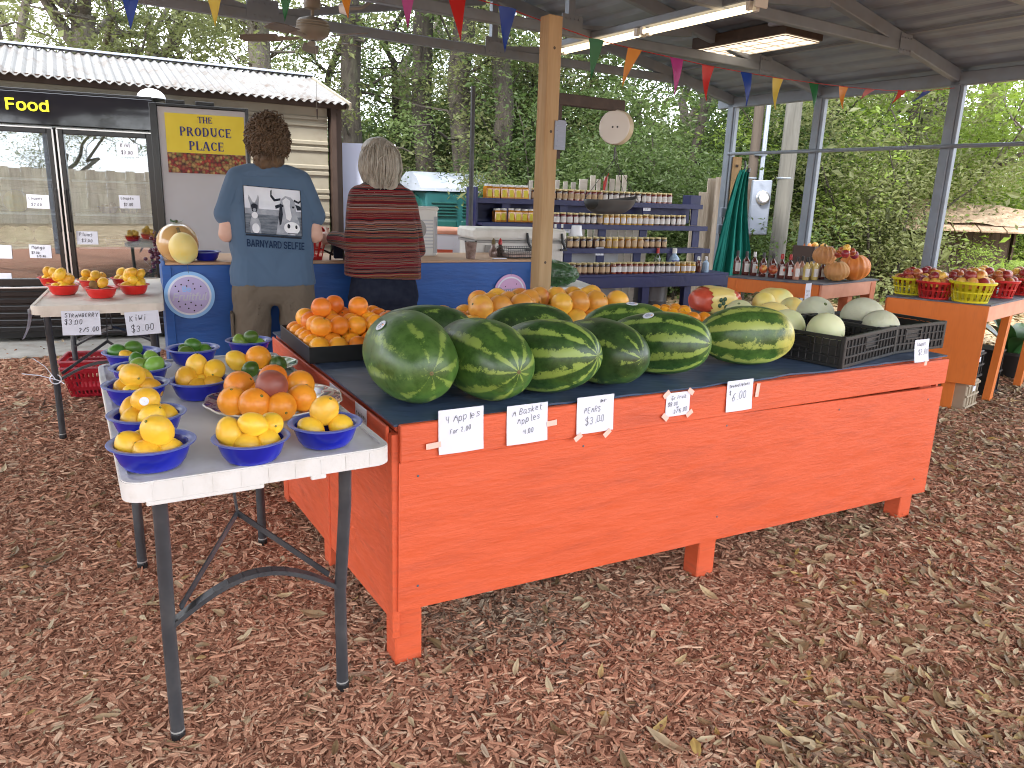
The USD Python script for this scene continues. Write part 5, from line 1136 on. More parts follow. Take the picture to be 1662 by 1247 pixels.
def crate_build(w, l, h):
    def wall(t, o, ux, length, nm):
        """Ribbed wall along ux from o, thickness inwards."""
        ux = np.asarray(ux, float); uy = np.array([-ux[1], ux[0], 0]); o = np.asarray(o, float); rz0 = math.atan2(ux[1], ux[0])
        def bx_(x0, x1, z0, z1, y0, y1):
            mb = MB(); c = o + ux * (x0 + x1) / 2 + uy * (y0 + y1) / 2 + [0, 0, (z0 + z1) / 2]; mb.box(c, [x1 - x0, y1 - y0, z1 - z0], rz=rz0, b=.0012); return mb
        W = part(t, nm, bx_(.014, length - .014, .006, h - .016, .006, .0085), 'black_plastic')
        r_ = MB()
        for z0, z1, d in ((0, .012, .010), (h * .30, h * .30 + .008, .010), (h - .014, h, .013), (h * .62, h * .62 + .005, .008)):
            x0, x1 = .0, length; c = o + ux * (x0 + x1) / 2 + uy * (d / 2) + [0, 0, (z0 + z1) / 2]; r_.box(c, [length, d, z1 - z0], rz=rz0, b=.001)
        part(W, 'rail', r_, 'black_plastic')
        n = int(length / .030)
        for k in range(n + 1):
            x = .005 + (length - .010) * k / n
            if abs(x - length / 2) < .055: z0, z1 = (.0, h * .45)
            else: z0, z1 = (.0, h - .005)
            part(W, 'rib', bx_(x - .0028, x + .0028, z0, z1, 0.0005, .007), 'black_plastic')
        hd = MB()
        for c_, s_ in (((length / 2, h * .50), (.115, .006)), ((length / 2, h * .80), (.115, .006)), ((length / 2 - .056, h * .65), (.005, h * .3)), ((length / 2 + .056, h * .65), (.005, h * .3))):
            hd.box(o + ux * c_[0] + uy * .0035 + [0, 0, c_[1]], [s_[0], .009, s_[1]], rz=rz0)
        part(W, 'handle_frame', hd, 'black_plastic')
    def b(t):
        mb = MB(); mb.box([w / 2, l / 2, .008], [w - .02, l - .02, .006]); part(t, 'floor', mb, 'black_plastic')
        wall(t, (0, 0, 0), (1, 0, 0), w, 'wall'); wall(t, (w, 0, 0), (0, 1, 0), l, 'wall'); wall(t, (w, l, 0), (-1, 0, 0), w, 'wall'); wall(t, (0, l, 0), (0, -1, 0), l, 'wall')
        for x, y in ((.009, .009), (w - .009, .009), (.009, l - .009), (w - .009, l - .009)):
            mb = MB(); mb.box([x, y, h / 2], [.020, .020, h + .004], b=.003); part(t, 'corner_post', mb, 'black_plastic')
    return b
CRATE = Kind('plastic_crate', 'crate', crate_build(.50, .40, .122))
c1 = at(1366, 600, TH); a1 = .74
CRATE.put('black folding crate of melons with its corner towards the viewer', (c1[0], c1[1], TH + .003), a1)
c2 = at(1527, 566, TH); a2 = RZ + .03
CRATE.put('black folding crate of cantaloupes at the right end of the orange table', (c2[0] - .50 * math.cos(a2) + .012, c2[1] - .50 * math.sin(a2) + .008, TH + .003), a2)
def melon_at(k, px, py, z, label, sc=1.0): fruit(k, at(px, py, z), label, sc=sc)
melon_at('honeydew', 1340, 538, TH + .105, 'pale green honeydew at the front of the corner-on black crate', .94)
melon_at('grey_melon', 1322, 511, TH + .105, 'grey netted cantaloupe behind the honeydew', 1.05)
melon_at('grey_melon', 1400, 516, TH + .12, 'largest grey cantaloupe in the right black crate', 1.2)
melon_at('grey_melon', 1428, 532, TH + .102, 'grey cantaloupe with a red sticker in the right black crate', 1.0)
melon_at('honeydew', 1277, 530, TH + .10, 'honeydew touching the crosswise watermelon', .95)
melon_at('yellow_melon', 1250, 523, TH + .095, 'large yellow green melon just behind the crosswise watermelon', 1.05)
melon_at('honeydew', 1200, 512, TH + .09, 'pale melon peeking over the crosswise watermelon at left', .95)
melon_at('yellow_melon', 1285, 503, TH + .06, 'yellow melon at the back beside the net bag', .8)
melon_at('yellow_melon', 1240, 492, TH + .075, 'bright yellow melon under the yellow netting', .72)
# bags
bag = thing('orange_bag', 'red and yellow net bag of oranges with dark print behind the tangerines', 'bag')
bc = at(1160, 487, TH + .08)
def pillow(w, d, h, seed):
    m = trimesh.creation.icosphere(3); v = np.array(m.vertices); v = np.sign(v) * np.abs(v) ** .8; v *= [w / 2, d / 2, h / 2]
    return disp(trimesh.Trimesh(v, m.faces, process=False), .014, 14, seed, 2)
BM = mat4(bc, RZ - .15)
mb = MB(); mb.tm(pillow(.30, .20, .14, 3), BM); part(bag, 'net', mb, 'bag_red', smooth=True)
pm = pillow(.312, .208, .150, 3); cut = np.abs(np.array(pm.vertices)[:, 0]) < .088
fs = pm.faces[cut[pm.faces].all(1)]; mb = MB(); mb.tm(trimesh.Trimesh(pm.vertices, fs, process=False), BM); part(bag, 'label_band', mb, 'bag_yellow', smooth=True)
mb = MB()
for x, z in ((-.035, -.012), (-.005, .022), (.008, -.02), (-.03, .018), (-.012, .0)):
    mb.tm(trimesh.creation.icosphere(1, .013), BM @ mat4((x, -.100, z - .005), scale=(1, .3, 1)))
part(bag, 'print', mb, 'label_green')
nb = thing('net_bag', 'yellow net bag of squash resting on the melons', 'bag'); nc = at(1258, 486, TH + .085)
mb = MB(); mb.tm(pillow(.20, .17, .13, 5), mat4(nc, .3)); part(nb, 'net', mb, 'yellow_melon_skin', smooth=True)
mb = MB(); mb.tube([nc + [-.09, -.02, .02], nc + [-.12, -.03, .035], nc + [-.135, -.03, .02]], [.016, .01, .014], 8); part(nb, 'tied_end', mb, 'stem')
# ---------------------------------------------------------------- blue counter
C0, C1 = at(268, 428, .915), at(870, 423, .915)
CE = (C1 - C0)[:2]; CL = np.linalg.norm(CE); CE = CE / CL; CN = np.array([-CE[1], CE[0]]); CR = yaw(CE)
def Cq(u, v, z): q = C0[:2] + u * CE + v * CN; return np.array([q[0], q[1], z])
ct = thing('sales_counter', 'long blue painted sales counter with thin wooden top', 'counter')
def cb(u0, u1, v0, v1, z0, z1, b=.003):
    mb = MB(); mb.box(Cq((u0 + u1) / 2, (v0 + v1) / 2, (z0 + z1) / 2), [u1 - u0, v1 - v0, z1 - z0], rz=CR, b=b); return mb
part(ct, 'front_panel', cb(0, 1.22, 0, .018, .0, .905), 'counter_blue'); part(ct, 'front_panel', cb(1.223, CL, .001, .019, .0, .905), 'counter_blue')
part(ct, 'side_panel', cb(-.018, -.001, .0, .62, .0, .93), 'counter_blue_side', label='lighter blue end panel of the counter'); part(ct, 'side_panel', cb(CL + .001, CL + .018, 0, .62, 0, .905), 'counter_blue')
part(ct, 'counter_top', cb(.0, CL + .02, -.012, .64, .906, .922, .004), 'counter_top_wood')
part(ct, 'corner_batten', cb(-.02, .03, -.014, -.001, 0, .904), 'counter_blue')
def round_sign(label, px, py, r, mats, words, seeds):
    P = online(px, py, Cq(0, -.012, 0), Cq(1, -.012, 0)); t = thing('round_sign', label, 'sign')
    M = frame_m(P, [*CE, 0], [0, 0, 1])
    mb = MB(); mb.extrude(Point(0, 0).buffer(r, 32), .006, M); part(t, 'disc', mb, mats[0])
    mb = MB(); mb.extrude(Point(0, 0).buffer(r * .86, 32), .0015, M @ mat4((0, 0, .0065))); part(t, 'ring', mb, mats[1])
    mb = MB(); mb.extrude(Point(0, 0).buffer(r * .78, 32), .0015, M @ mat4((0, 0, .0085))); part(t, 'face', mb, mats[2])
    for w, x, y, h, mm, sk in words:
        tm = meshkit.text_mesh(w, h, .0015, bold=True); v = np.array(tm.vertices); v[:, 0] += v[:, 1] * sk; v[:, 0] -= (v[:, 0].max() + v[:, 0].min()) / 2
        full = trimesh.Trimesh(v, tm.faces, process=False)
        for pc in (full.split(only_watertight=False) if len(w) < 4 else [full]): mb = MB(); mb.tm(pc, M @ mat4((x, y, .0105))); part(t, 'lettering', mb, mm)
    for k in range(seeds):
        a = k * 2.399; rr = r * .70 * math.sqrt((k + 3.5) / (seeds + 4))
        if abs(rr * math.sin(a)) < r * .24 and k % 3: continue
        mb = MB(); mb.extrude(Point(0, 0).buffer(r * .030, 6), .0012, M @ mat4((rr * math.cos(a), rr * math.sin(a), .0105))); part(t, 'seed', mb, 'appliance_black')
    mb = MB(); mb.tube([P + [0, 0, r * .93] - .006 * np.r_[CN, 0], P + [0, 0, r * 1.35] - .003 * np.r_[CN, 0]], .0014, 5); part(t, 'wire', mb, 'edge_grey')
round_sign('round blue rimmed melon sign reading Be Fruitful on the counter', 308, 479, .140, ('sky_blue_paint', 'soft_white', 'lilac'), [('Be', -.015, .022, .030, 'sky_blue_paint', 0), ('Fruitful', 0, -.030, .042, 'silver_letter', .25)], 24)
round_sign('round pink sign reading Summer hanging at the right end of the counter', 828, 474, .128, ('pink_paint', 'soft_white', 'pink_paint'), [('Summer', 0, -.006, .040, 'grey_letter', .2)], 6)
# things standing on the counter
CT = .923
def on_counter(px, py): return at(px, py, CT)
q = at(286, 393, CT + .12); pe = thing('peach_ornament', 'glazed ceramic peach ornament on the left end of the counter', 'ornament', (q[0] - .05, q[1] + .13, CT))
mb = MB(); th = np.linspace(.02, np.pi - .5, 22); mb.lathe(np.c_[.115 * np.sin(th), .118 - .118 * np.cos(th) * 1.0][:] if False else np.c_[.118 * np.sin(th), .105 - .118 * np.cos(th)], 32); part(pe, 'body', mb, 'peach_glaze', smooth=True)
mb = MB(); th2 = np.linspace(np.pi - .5, np.pi - .02, 6); mb.lathe(np.c_[.118 * np.sin(th2), .105 - .118 * np.cos(th2)], 32); part(pe, 'shoulder', mb, 'plate_base', smooth=True)
lf_ = leaf3(.075, .04, .25, 3); mb = MB(); mb.tm(lf_, mat4((.01, 0, .225), .5)); mb.tm(lf_, mat4((-.02, .01, .224), 2.4)); part(pe, 'leaf', mb, 'leaf_plant')
mb = MB(); mb.tube([(0, 0, .218), (.004, 0, .24)], .006, 6); part(pe, 'stem', mb, 'stem')
fruit('yellow_melon', at(300, 403, CT + .083) - [0, .02, 0], 'round pale yellow melon in front of the peach ornament', sc=.93, tilt=.2)
q = at(335, 412, CT + .04); BLUE.put('empty dark blue bowl beside the melon on the counter', m=mat4((q[0], q[1], CT), 0, scale=.92))
gr = thing('grape_cluster', 'cluster of dark ornamental grapes behind the peach ornament', 'ornament'); gq = at(252, 408, CT + .05); rg = np.random.default_rng(4)
mb = MB()
for k in range(46): mb.tm(trimesh.creation.icosphere(1, .012), mat4(gq + rg.normal(size=3) * [.026, .02, .045]))
part(gr, 'berries', mb, 'grape', smooth=True); mb = MB(); mb.tube([gq + [0, 0, .08], gq + [.01, 0, .12]], .004, 5); part(gr, 'stem', mb, 'stem')
def slot_basket(t, w, l, h, body, rim, taper=.82, slots=9):
    """Tapering hand basket: slotted walls, a rolled rim, two wire handles."""
    def pt(x, y, z): k = taper + (1 - taper) * z / h; return np.array([x * k, y * k, z])
    mb = MB(); mb.box([0, 0, .004], [w * taper, l * taper, .005]); part(t, 'floor', mb, body)
    for sx, sy in ((0, -1), (1, 0), (0, 1), (-1, 0)):
        ln = w if sy else l; mb = MB()
        def q(a, z): return pt(a, sy * l / 2, z) if sy else pt(sx * w / 2, a, z)
        for z0, z1 in ((0, .02 * h / .2), (h * .30, h * .35), (h * .58, h * .63), (h * .84, h)):
            mb.bar((q(-ln / 2, (z0 + z1) / 2)), q(ln / 2, (z0 + z1) / 2), .004, z1 - z0) if False else mb.add([q(-ln / 2, z0), q(ln / 2, z0), q(ln / 2, z1), q(-ln / 2, z1)], [(0, 1, 2, 3), (3, 2, 1, 0)])
        n = slots
        for k in range(n + 1):
            a = -ln / 2 + ln * k / n; d = ln / n * .22; mb.add([q(max(a - d, -ln / 2), 0), q(min(a + d, ln / 2), 0), q(min(a + d, ln / 2), h), q(max(a - d, -ln / 2), h)], [(0, 1, 2, 3), (3, 2, 1, 0)])
        part(t, 'wall', mb, body)
    mb = MB(); rr = [(-w / 2, -l / 2), (w / 2, -l / 2), (w / 2, l / 2), (-w / 2, l / 2)]
    for i in range(4): mb.bar((*rr[i], h), (*rr[(i + 1) % 4], h), .014, .012, bev=.003)
    part(t, 'rim', mb, rim)
q = Cq(.72, .20, CT); rbk = thing('shopping_basket', 'bright red slotted basket on the counter in front of the person in blue', 'basket', (q[0], q[1], CT), CR)
slot_basket(rbk, .50, .30, .20, 'basket_red', 'basket_red', .84, 14)
# red stacked shopping baskets on the ground
q = at(152, 641, 0); q = at(165, 642, 0); sb0 = thing('hand_basket', 'dark red plastic shopping basket on the mulch, lower of two nested', 'basket', (q[0] - .03, q[1] + .10, .002), .35)
slot_basket(sb0, .44, .32, .20, 'shop_basket_red', 'shop_basket_rim', .80, 16)
copy(sb0, 'dark red plastic shopping basket nested on top of the other', (q[0] - .035, q[1] + .10, .045), .36)
# counter clutter at right
q = on_counter(763, 421); tm_ = thing('tumbler', 'brown patterned steel tumbler with lid on the counter', 'cup', (q[0], q[1] + .05, CT))
mb = MB(); mb.lathe([(.001, 0), (.030, 0), (.032, .004), (.044, .115)], 24); part(tm_, 'cup', mb, 'tumbler', smooth=40); mb = MB(); mb.lathe([(.044, .115), (.045, .118), (.045, .124), (.03, .126), (.001, .126)], 24); part(tm_, 'lid', mb, 'clear_plastic', smooth=40)
for k, (px, lab, body) in enumerate(((800, 'small brown sauce bottle left of the wire tray', 'tumbler'), (811, 'small red capped bottle touching the wire tray', 'dark_wood'))):
    q = on_counter(px, 418); t = thing('table_bottle', lab, 'bottle', (q[0], q[1] + .07, CT)); mb = MB(); mb.lathe([(.001, 0), (.028, 0), (.034, .02), (.032, .045), (.014, .07), (.012, .09)], 16); part(t, 'body', mb, body, smooth=40); mb = MB(); mb.lathe([(.013, .09), (.016, .092), (.014, .115), (.004, .135), (.001, .136)], 12); part(t, 'cap', mb, 'lid_red' if k else 'stem', smooth=40)
q0, q1 = on_counter(818, 419), on_counter(868, 421); wt_ = thing('wire_tray', 'dark wire letter tray beside the wooden post', 'tray', ((q0[0] + q1[0]) / 2, (q0[1] + q1[1]) / 2 + .12, CT), CR)
mb = MB()
for z in (.004, .030, .055, .075):
    for s in (-1, 1): mb.tube([(-.14, s * .10, z), (.14, s * .10, z)], .0022, 5); mb.tube([(s * .14, -.10, z), (s * .14, .10, z)], .0022, 5)
for k in range(19):
    x = -.14 + .28 * k / 18; mb.tube([(x, -.10, .075), (x, -.10, .004), (x, .10, .004), (x, .10, .075)], .0016, 4)
part(wt_, 'wires', mb, 'dark_steel'); mb = MB(); mb.box([0, 0, .022], [.26, .18, .025]); part(wt_, 'papers', mb, 'tumbler')
nt = thing('paper_slip', 'loose paper slip lying on the counter before the wire tray', 'paper', (*on_counter(812, 421)[:2], CT), .3); mb = MB(); mb.box([0, .02, .004], [.10, .04, .005]); part(nt, 'sheet', mb, 'paper')
q = at(690, 417, CT); ap = thing('louvred_appliance', 'upright off white louvred appliance on the counter beside the striped sweater', 'appliance', (q[0], q[1] + .10, CT), CR)
mb = MB(); mb.box([0, .05, .165], [.16, .12, .33], b=.012); part(ap, 'body', mb, 'offwhite'); mb = MB(); mb.box([0, .05, .335], [.175, .135, .03], b=.01); part(ap, 'cap', mb, 'offwhite')
for k in range(9): mb = MB(); mb.box([.0, -.012, .06 + k * .024], [.085, .006, .010]); part(ap, 'louvre', mb, 'panel_white')
for x in (.052, .062, .072): mb = MB(); mb.box([x, -.012, .15], [.005, .006, .26]); part(ap, 'fin', mb, 'panel_white')
mb = MB(); mb.extrude(Point(0, 0).buffer(.075, 28), .02, frame_m((-.09, -.01, .19), [1, 0, 0], [0, 0, 1])); part(ap, 'round_plate', mb, 'grey_plastic')

# ---------------------------------------------------------------- people
def ball(p, r): return m3.Manifold.sphere(r, 20).translate([float(a) for a in p])
def hull(*pr): return m3.Manifold.batch_hull([ball(p, r) for p, r in pr])
def fuse(ms): return m3.Manifold.batch_boolean(ms, m3.OpType.Add)
def soft(m, ln, it=12):
    mm = m.refine_to_length(ln).to_mesh(); t = trimesh.Trimesh(mm.vert_properties[:, :3], mm.tri_verts, process=True)
    trimesh.smoothing.filter_taubin(t, iterations=it); return t
def hand(w, fwd, across, curl, thumb_side):
    """Palm, four fingers and a thumb from the wrist w; fwd along the fingers, across towards the little finger."""
    f = np.asarray(fwd, float); f /= np.linalg.norm(f); a = np.asarray(across, float); a -= f * (f @ a); a /= np.linalg.norm(a); n = np.cross(f, a) * thumb_side
    k0, k1 = w + f * .085 - a * .030, w + f * .080 + a * .030
    ms = [hull((w, .026), (w + f * .03 - a * .018, .020), (w + f * .03 + a * .018, .020)), hull((w + f * .02 - a * .022, .018), (w + f * .02 + a * .022, .018), (k0, .0125), (k1, .0115))]
    for i, (ln, r) in enumerate(((.068, .0090), (.076, .0094), (.070, .0090), (.054, .0080))):
        b = k0 + (k1 - k0) * i / 3; p = b; ang_ = curl * (.5 + .08 * i)
        for j, q in enumerate((.45, .32, .23)):
            d = f * math.cos(ang_) + n * math.sin(ang_); p2 = p + d * ln * q; ms.append(hull((p, r * (1 - .06 * j)), (p2, r * (.95 - .08 * j)))); p = p2; ang_ += curl * .62
    tb_ = w + f * .025 - a * .026; p = tb_
    for j, (ln, an) in enumerate(((.038, .9), (.030, .55), (.024, .25))):
        d = f * math.cos(an) - a * math.sin(an) * .8 + n * (.35 + .1 * j); d /= np.linalg.norm(d); p2 = p + d * ln; ms.append(hull((p, .0125 - .0015 * j), (p2, .0115 - .0015 * j))); p = p2
    return ms
def head_bones(c, s=1.0):
    c = np.asarray(c, float); P = lambda x, y, z: c + np.array([x, y, z]) * s
    return [hull((P(0, -.015, .035), .088 * s), (P(0, .03, .03), .08 * s), (P(0, .045, -.045), .055 * s), (P(0, .06, -.085), .030 * s)), hull((P(0, .105, -.005), .010 * s), (P(0, .122, -.028), .013 * s), (P(0, .09, .02), .010 * s)),
            hull((P(-.02, .098, -.058), .008 * s), (P(.02, .098, -.058), .008 * s)), hull((P(.083, .0, .02), .014 * s), (P(.080, .0, -.022), .010 * s), (P(.088, -.012, .012), .010 * s)), hull((P(-.083, .0, .02), .014 * s), (P(-.080, .0, -.022), .010 * s), (P(-.088, -.012, .012), .010 * s)),
            hull((P(-.03, .085, .028), .012 * s), (P(.03, .085, .028), .012 * s))]
def strands(centre, rad, n, seed, length, curl, width, fall, part_y=0.0, zmin=None, steps=9):
    """Locks of hair that start on the scalp (an ellipsoid) and fall along it."""
    rng = np.random.default_rng(seed); mb = MB(); c = np.asarray(centre); rad = np.asarray(rad)
    for k in range(n):
        u = rng.normal(size=3); u[2] = abs(u[2]) * .9 - .25 * (rng.uniform() < .5); u /= np.linalg.norm(u)
        if u[1] > .55 and u[2] < .35: u[1] = -u[1]
        p = c + u * rad * .93; pts = [p]; ph = rng.uniform(0, 6.28); L_ = length * rng.uniform(.6, 1.15)
        d = u * .5 + rng.normal(0, .25, 3); d[2] -= .2
        for j in range(steps):
            w = (pts[-1] - c) / rad; out = w / rad; out /= np.linalg.norm(out)
            d = d + np.array([0, 0, -fall]) + rng.normal(0, .12 * curl, 3); inside = np.linalg.norm(w)
            d = d - out * (d @ out) * (.75 if inside > 1.0 else 1.0) + out * max(0, 1.0 - inside) * 1.2
            d /= np.linalg.norm(d) + 1e-9
            side = np.cross(out, d)
            wob = curl * .006 * (np.cos(ph + j * 1.9) * side + np.sin(ph + j * 1.9) * out)
            q = pts[-1] + d * L_ / steps + wob
            pts.append(q)
        r = width * rng.uniform(.7, 1.3) * np.array([1.0] * (len(pts) - 2) + [.7, .25])
        mb.tube(pts, r, 5)
    return mb
def surf(mesh, behind=True):
    """y of the back (or front) of a body mesh at (x, z)."""
    from scipy.interpolate import LinearNDInterpolator
    m = trimesh.Trimesh(mesh.vertices, mesh.faces, process=False); vn = m.vertex_normals; k = vn[:, 1] < -.12
    v = np.array(m.vertices)[k]; return LinearNDInterpolator(v[:, [0, 2]], v[:, 1], fill_value=v[:, 1].mean())
def on_back(S, poly, off, step=.016):
    from shapely.ops import triangulate
    mb = MB()
    for g in getattr(poly, 'geoms', [poly]):
        if g.area < 1e-7: continue
        v2, f2 = trimesh.creation.triangulate_polygon(g, engine='earcut')
        v, f = trimesh.remesh.subdivide_to_size(np.c_[v2, np.zeros(len(v2))], f2, step, max_iter=12)
        y = S(v[:, 0], v[:, 1]) - off
        mb.add(np.c_[v[:, 0], y, v[:, 1]], np.asarray(f))
    return mb
def ground_person(px, py, y): return aty(px, py, y)[:2]

# the person in the blue shirt
g1 = np.array([-1.445, 4.47])
pm_ = thing('person', 'person in blue graphic T-shirt and khaki shorts standing at the counter, seen from behind', 'person', (g1[0], g1[1], .0), CR - .10)
sk = head_bones((0, .03, 1.625), .98) + [hull(((0, .0, 1.46), .068), ((0, .02, 1.56), .060)), hull(((-.115, 0, 1.36), .048), ((.115, 0, 1.36), .048), ((-.09, .02, 1.18), .09), ((.09, .02, 1.18), .09)), hull(((-.08, .02, 1.18), .09), ((.08, .02, 1.18), .09), ((-.09, 0, .86), .09), ((.09, 0, .86), .09))]
for s in (-1, 1):
    E_b = np.array([s * .248, -.03, 1.10]); Wr = np.array([s * .225, .21, 1.08])
    sk += [hull(((s * .150, 0, 1.385), .052), ((s * .218, -.015, 1.26), .052)), hull(((s * .218, -.015, 1.26), .052), (E_b, .045)), hull((E_b, .046), (E_b * .45 + Wr * .55, .042)), hull((E_b * .45 + Wr * .55, .042), (Wr, .029))]
    sk += hand(Wr, (-s * .25, .8, -.25), (0, .2, -1), 1.0, s)
    K = np.array([s * .125, .02, .47]); A_ = np.array([s * .13, -.02, .09])
    sk += [hull(((s * .11, 0, .84), .085), (K, .062)), hull((K, .060), (K + [0, -.025, -.14], .062)), hull((K + [0, -.025, -.14], .062), (A_, .040)), hull((A_, .042), ((s * .14, .12, .035), .035), ((s * .135, -.05, .04), .036))]
part(pm_, 'body', soft(fuse(sk), .014), 'skin', smooth=True)
sh = [hull(((-.158, 0, 1.415), .066), ((.158, 0, 1.415), .066), ((0, .0, 1.455), .075)), hull(((-.155, 0, 1.40), .075), ((.155, 0, 1.40), .075), ((-.122, .0, 1.20), .120), ((.122, .0, 1.20), .120)), hull(((-.135, .0, 1.22), .125), ((.135, .0, 1.22), .125), ((-.115, .02, 1.00), .125), ((.115, .02, 1.00), .125)), hull(((-.105, .02, 1.0), .124), ((.105, .02, 1.0), .124), ((-.118, .0, .72), .136), ((.118, .0, .72), .136))]
for s in (-1, 1): sh += [hull(((s * .165, 0, 1.405), .074), ((s * .240, -.018, 1.215), .072))]
shm = fuse(sh).trim_by_plane([0, 0, 1], .808).trim_by_plane([0, 0, -1], -1.497)
for s in (-1, 1): shm = shm.trim_by_plane([-s * .42, .05, .907], float(np.dot([-s * .42, .05, .907], [s * .275, -.02, 1.165]))) if False else shm
st = soft(shm, .016, 10)
v, f, n = meshkit.arrays(st, True); fold = (meshkit.fbm(np.c_[v[:, 0] * 5 + v[:, 2] * 4, v[:, 1] * 5, v[:, 2] * 9 - np.abs(v[:, 0]) * 12], 3, 4) - .5) * .030 * np.clip((1.24 - v[:, 2]) / .2, .18, 1.0) * np.clip((v[:, 2] - .798) / .12, .12, 1)
st = trimesh.Trimesh(v + n * fold[:, None], f, process=False)
sP = part(pm_, 'shirt', st, 'shirt_blue', smooth=True)
mb = MB(); mb.tube([(.078 * math.cos(a), .008 + .074 * math.sin(a), 1.492 + .012 * math.sin(a)) for a in np.linspace(0, 2 * np.pi, 25)[:-1]], .009, 8, closed=True); part(sP, 'collar', mb, 'shirt_blue', smooth=True)
S_ = surf(st)
X0, X1, Z0, Z1 = -.148, .165, 1.105, 1.368
def tr(poly, sk_=-.06): # the print sits slightly askew
    from shapely import affinity
    return affinity.affine_transform(poly, [1, 0, sk_, 1, 0, 0])
from shapely import affinity
pic = sbox(X0, Z0, X1, Z1)
part(sP, 'print_ground', on_back(S_, tr(sbox(X0, Z0, X1, 1.215)), .0030), 'print_field'); part(sP, 'print_sky', on_back(S_, tr(sbox(X0, 1.245, X1, Z1)), .0030), 'print_sky'); part(sP, 'print_hills', on_back(S_, tr(sbox(X0, 1.2145, X1, 1.2455)), .0032), 'print_grey')
cow = Polygon([(.020, Z0 + .002), (.028, 1.16), (.040, 1.215), (.045, 1.265), (.052, 1.305), (.078, 1.328), (.108, 1.322), (.128, 1.300), (.132, 1.270), (.134, 1.225), (.150, 1.185), (.152, 1.150), (.138, 1.118), (.120, Z0 + .002)]).buffer(.004).buffer(-.004)
horn = Polygon([(.050, 1.300), (.015, 1.292), (-.004, 1.318), (-.002, 1.350), (.006, 1.356), (.004, 1.328), (.022, 1.306), (.052, 1.314)]).union(Polygon([(.124, 1.300), (.150, 1.290), (.1645, 1.302), (.1645, 1.312), (.150, 1.302), (.126, 1.312)]))
ear = Polygon([(.130, 1.285), (.160, 1.275), (.1645, 1.255), (.140, 1.252)]).union(Polygon([(.045, 1.280), (.018, 1.270), (.022, 1.252), (.044, 1.262)]))
part(sP, 'print_cow', on_back(S_, tr(cow.intersection(pic)), .0045), 'print_grey')
for nm_, g_ in (('print_cow_horn', horn), ('print_cow_ear', ear)):
    for g2_ in g_.geoms: part(sP, nm_, on_back(S_, tr(g2_), .0045), 'print_dark')
blaze = Polygon([(.060, 1.300), (.082, 1.318), (.104, 1.304), (.100, 1.270), (.108, 1.215), (.098, 1.19), (.078, 1.20), (.070, 1.26)]); muzzle = Point(.108, 1.150).buffer(.044); muzzle = affinity.scale(muzzle, 1.0, .80)
part(sP, 'print_cow_blaze', on_back(S_, tr(blaze), .0056), 'print_light'); part(sP, 'print_cow_muzzle', on_back(S_, tr(muzzle.intersection(pic)), .0058), 'print_light')
dk = Polygon([(.046, 1.285), (.056, 1.280), (.060, 1.225), (.050, 1.17), (.040, 1.16), (.036, 1.21)]).union(affinity.scale(Point(.090, 1.160).buffer(.010), .8, 1.3)).union(affinity.scale(Point(.132, 1.158).buffer(.009), .7, 1.2)).union(Point(.058, 1.272).buffer(.007)).union(Point(.118, 1.268).buffer(.006)).union(sbox(.085, 1.118, .135, 1.122))
part(sP, 'print_cow_shading', on_back(S_, tr(dk.intersection(pic)), .0068), 'print_dark')
don = Polygon([(-.118, Z0 + .002), (-.120, 1.165), (-.110, 1.20), (-.116, 1.235), (-.114, 1.262), (-.124, 1.30), (-.120, 1.318), (-.108, 1.295), (-.100, 1.278), (-.088, 1.278), (-.080, 1.295), (-.070, 1.322), (-.064, 1.305), (-.070, 1.265), (-.070, 1.235), (-.078, 1.20), (-.064, 1.165), (-.062, Z0 + .002)])
part(sP, 'print_donkey', on_back(S_, tr(don), .0045), 'print_grey')
dl = affinity.scale(Point(-.093, 1.208).buffer(.016), 1, 1.1).union(affinity.scale(Point(-.090, 1.135).buffer(.020), 1, 1.4)); part(sP, 'print_donkey_muzzle', on_back(S_, tr(dl.intersection(pic)), .0058), 'print_light')
dd = Polygon([(-.112, 1.262), (-.100, 1.272), (-.086, 1.272), (-.074, 1.262), (-.080, 1.228), (-.106, 1.228)]).difference(Point(-.093, 1.238).buffer(.009)); part(sP, 'print_donkey_face', on_back(S_, tr(dd), .0056), 'print_dark')
frame_ = pic.difference(pic.buffer(-.0035)); part(sP, 'print_border', on_back(S_, tr(frame_), .0074), 'print_dark')
part(sP, 'print_caption_bar', on_back(S_, tr(sbox(X0 + .002, Z0 - .014, X1 - .004, Z0 - .003)), .0042), 'print_dark')
tmx = meshkit.text_mesh('BARNYARD SELFIE', .040, .001, bold=True); vx = np.array(tmx.vertices); fx = np.array(tmx.faces)[np.abs(trimesh.Trimesh(vx, tmx.faces, process=False).face_normals[:, 2] - 1) < .1]
kx = .318 / (vx[:, 0].max() - vx[:, 0].min()); used_ = np.unique(fx); rem = np.full(len(vx), -1); rem[used_] = np.arange(len(used_)); vx = vx[used_]; fx = rem[fx]
vv_, fx = trimesh.remesh.subdivide_to_size(np.c_[(vx[:, 0] - vx[:, 0].min()) * kx + X0 + .006, vx[:, 1] * 1.0 + 1.030, vx[:, 0] * 0], fx, .012, max_iter=10)
xx, zz = vv_[:, 0], vv_[:, 1] - .06 * vv_[:, 0]; mb = MB(); mb.add(np.c_[xx, S_(xx, zz) - .0036, zz], fx); part(sP, 'print_lettering', mb, 'shirt_ink')
so = [hull(((-.09, .01, .86), .100), ((.09, .01, .86), .100), ((-.120, -.005, .79), .118), ((.120, -.005, .79), .118))]
for s in (-1, 1): so.append(hull(((s * .120, -.005, .78), .118), ((s * .142, .01, .47), .102), ((s * .142, .01, .38), .100)))
som = fuse(so).trim_by_plane([0, 0, 1], .452); som = soft(som, .018, 8); v, f, n = meshkit.arrays(som, True)
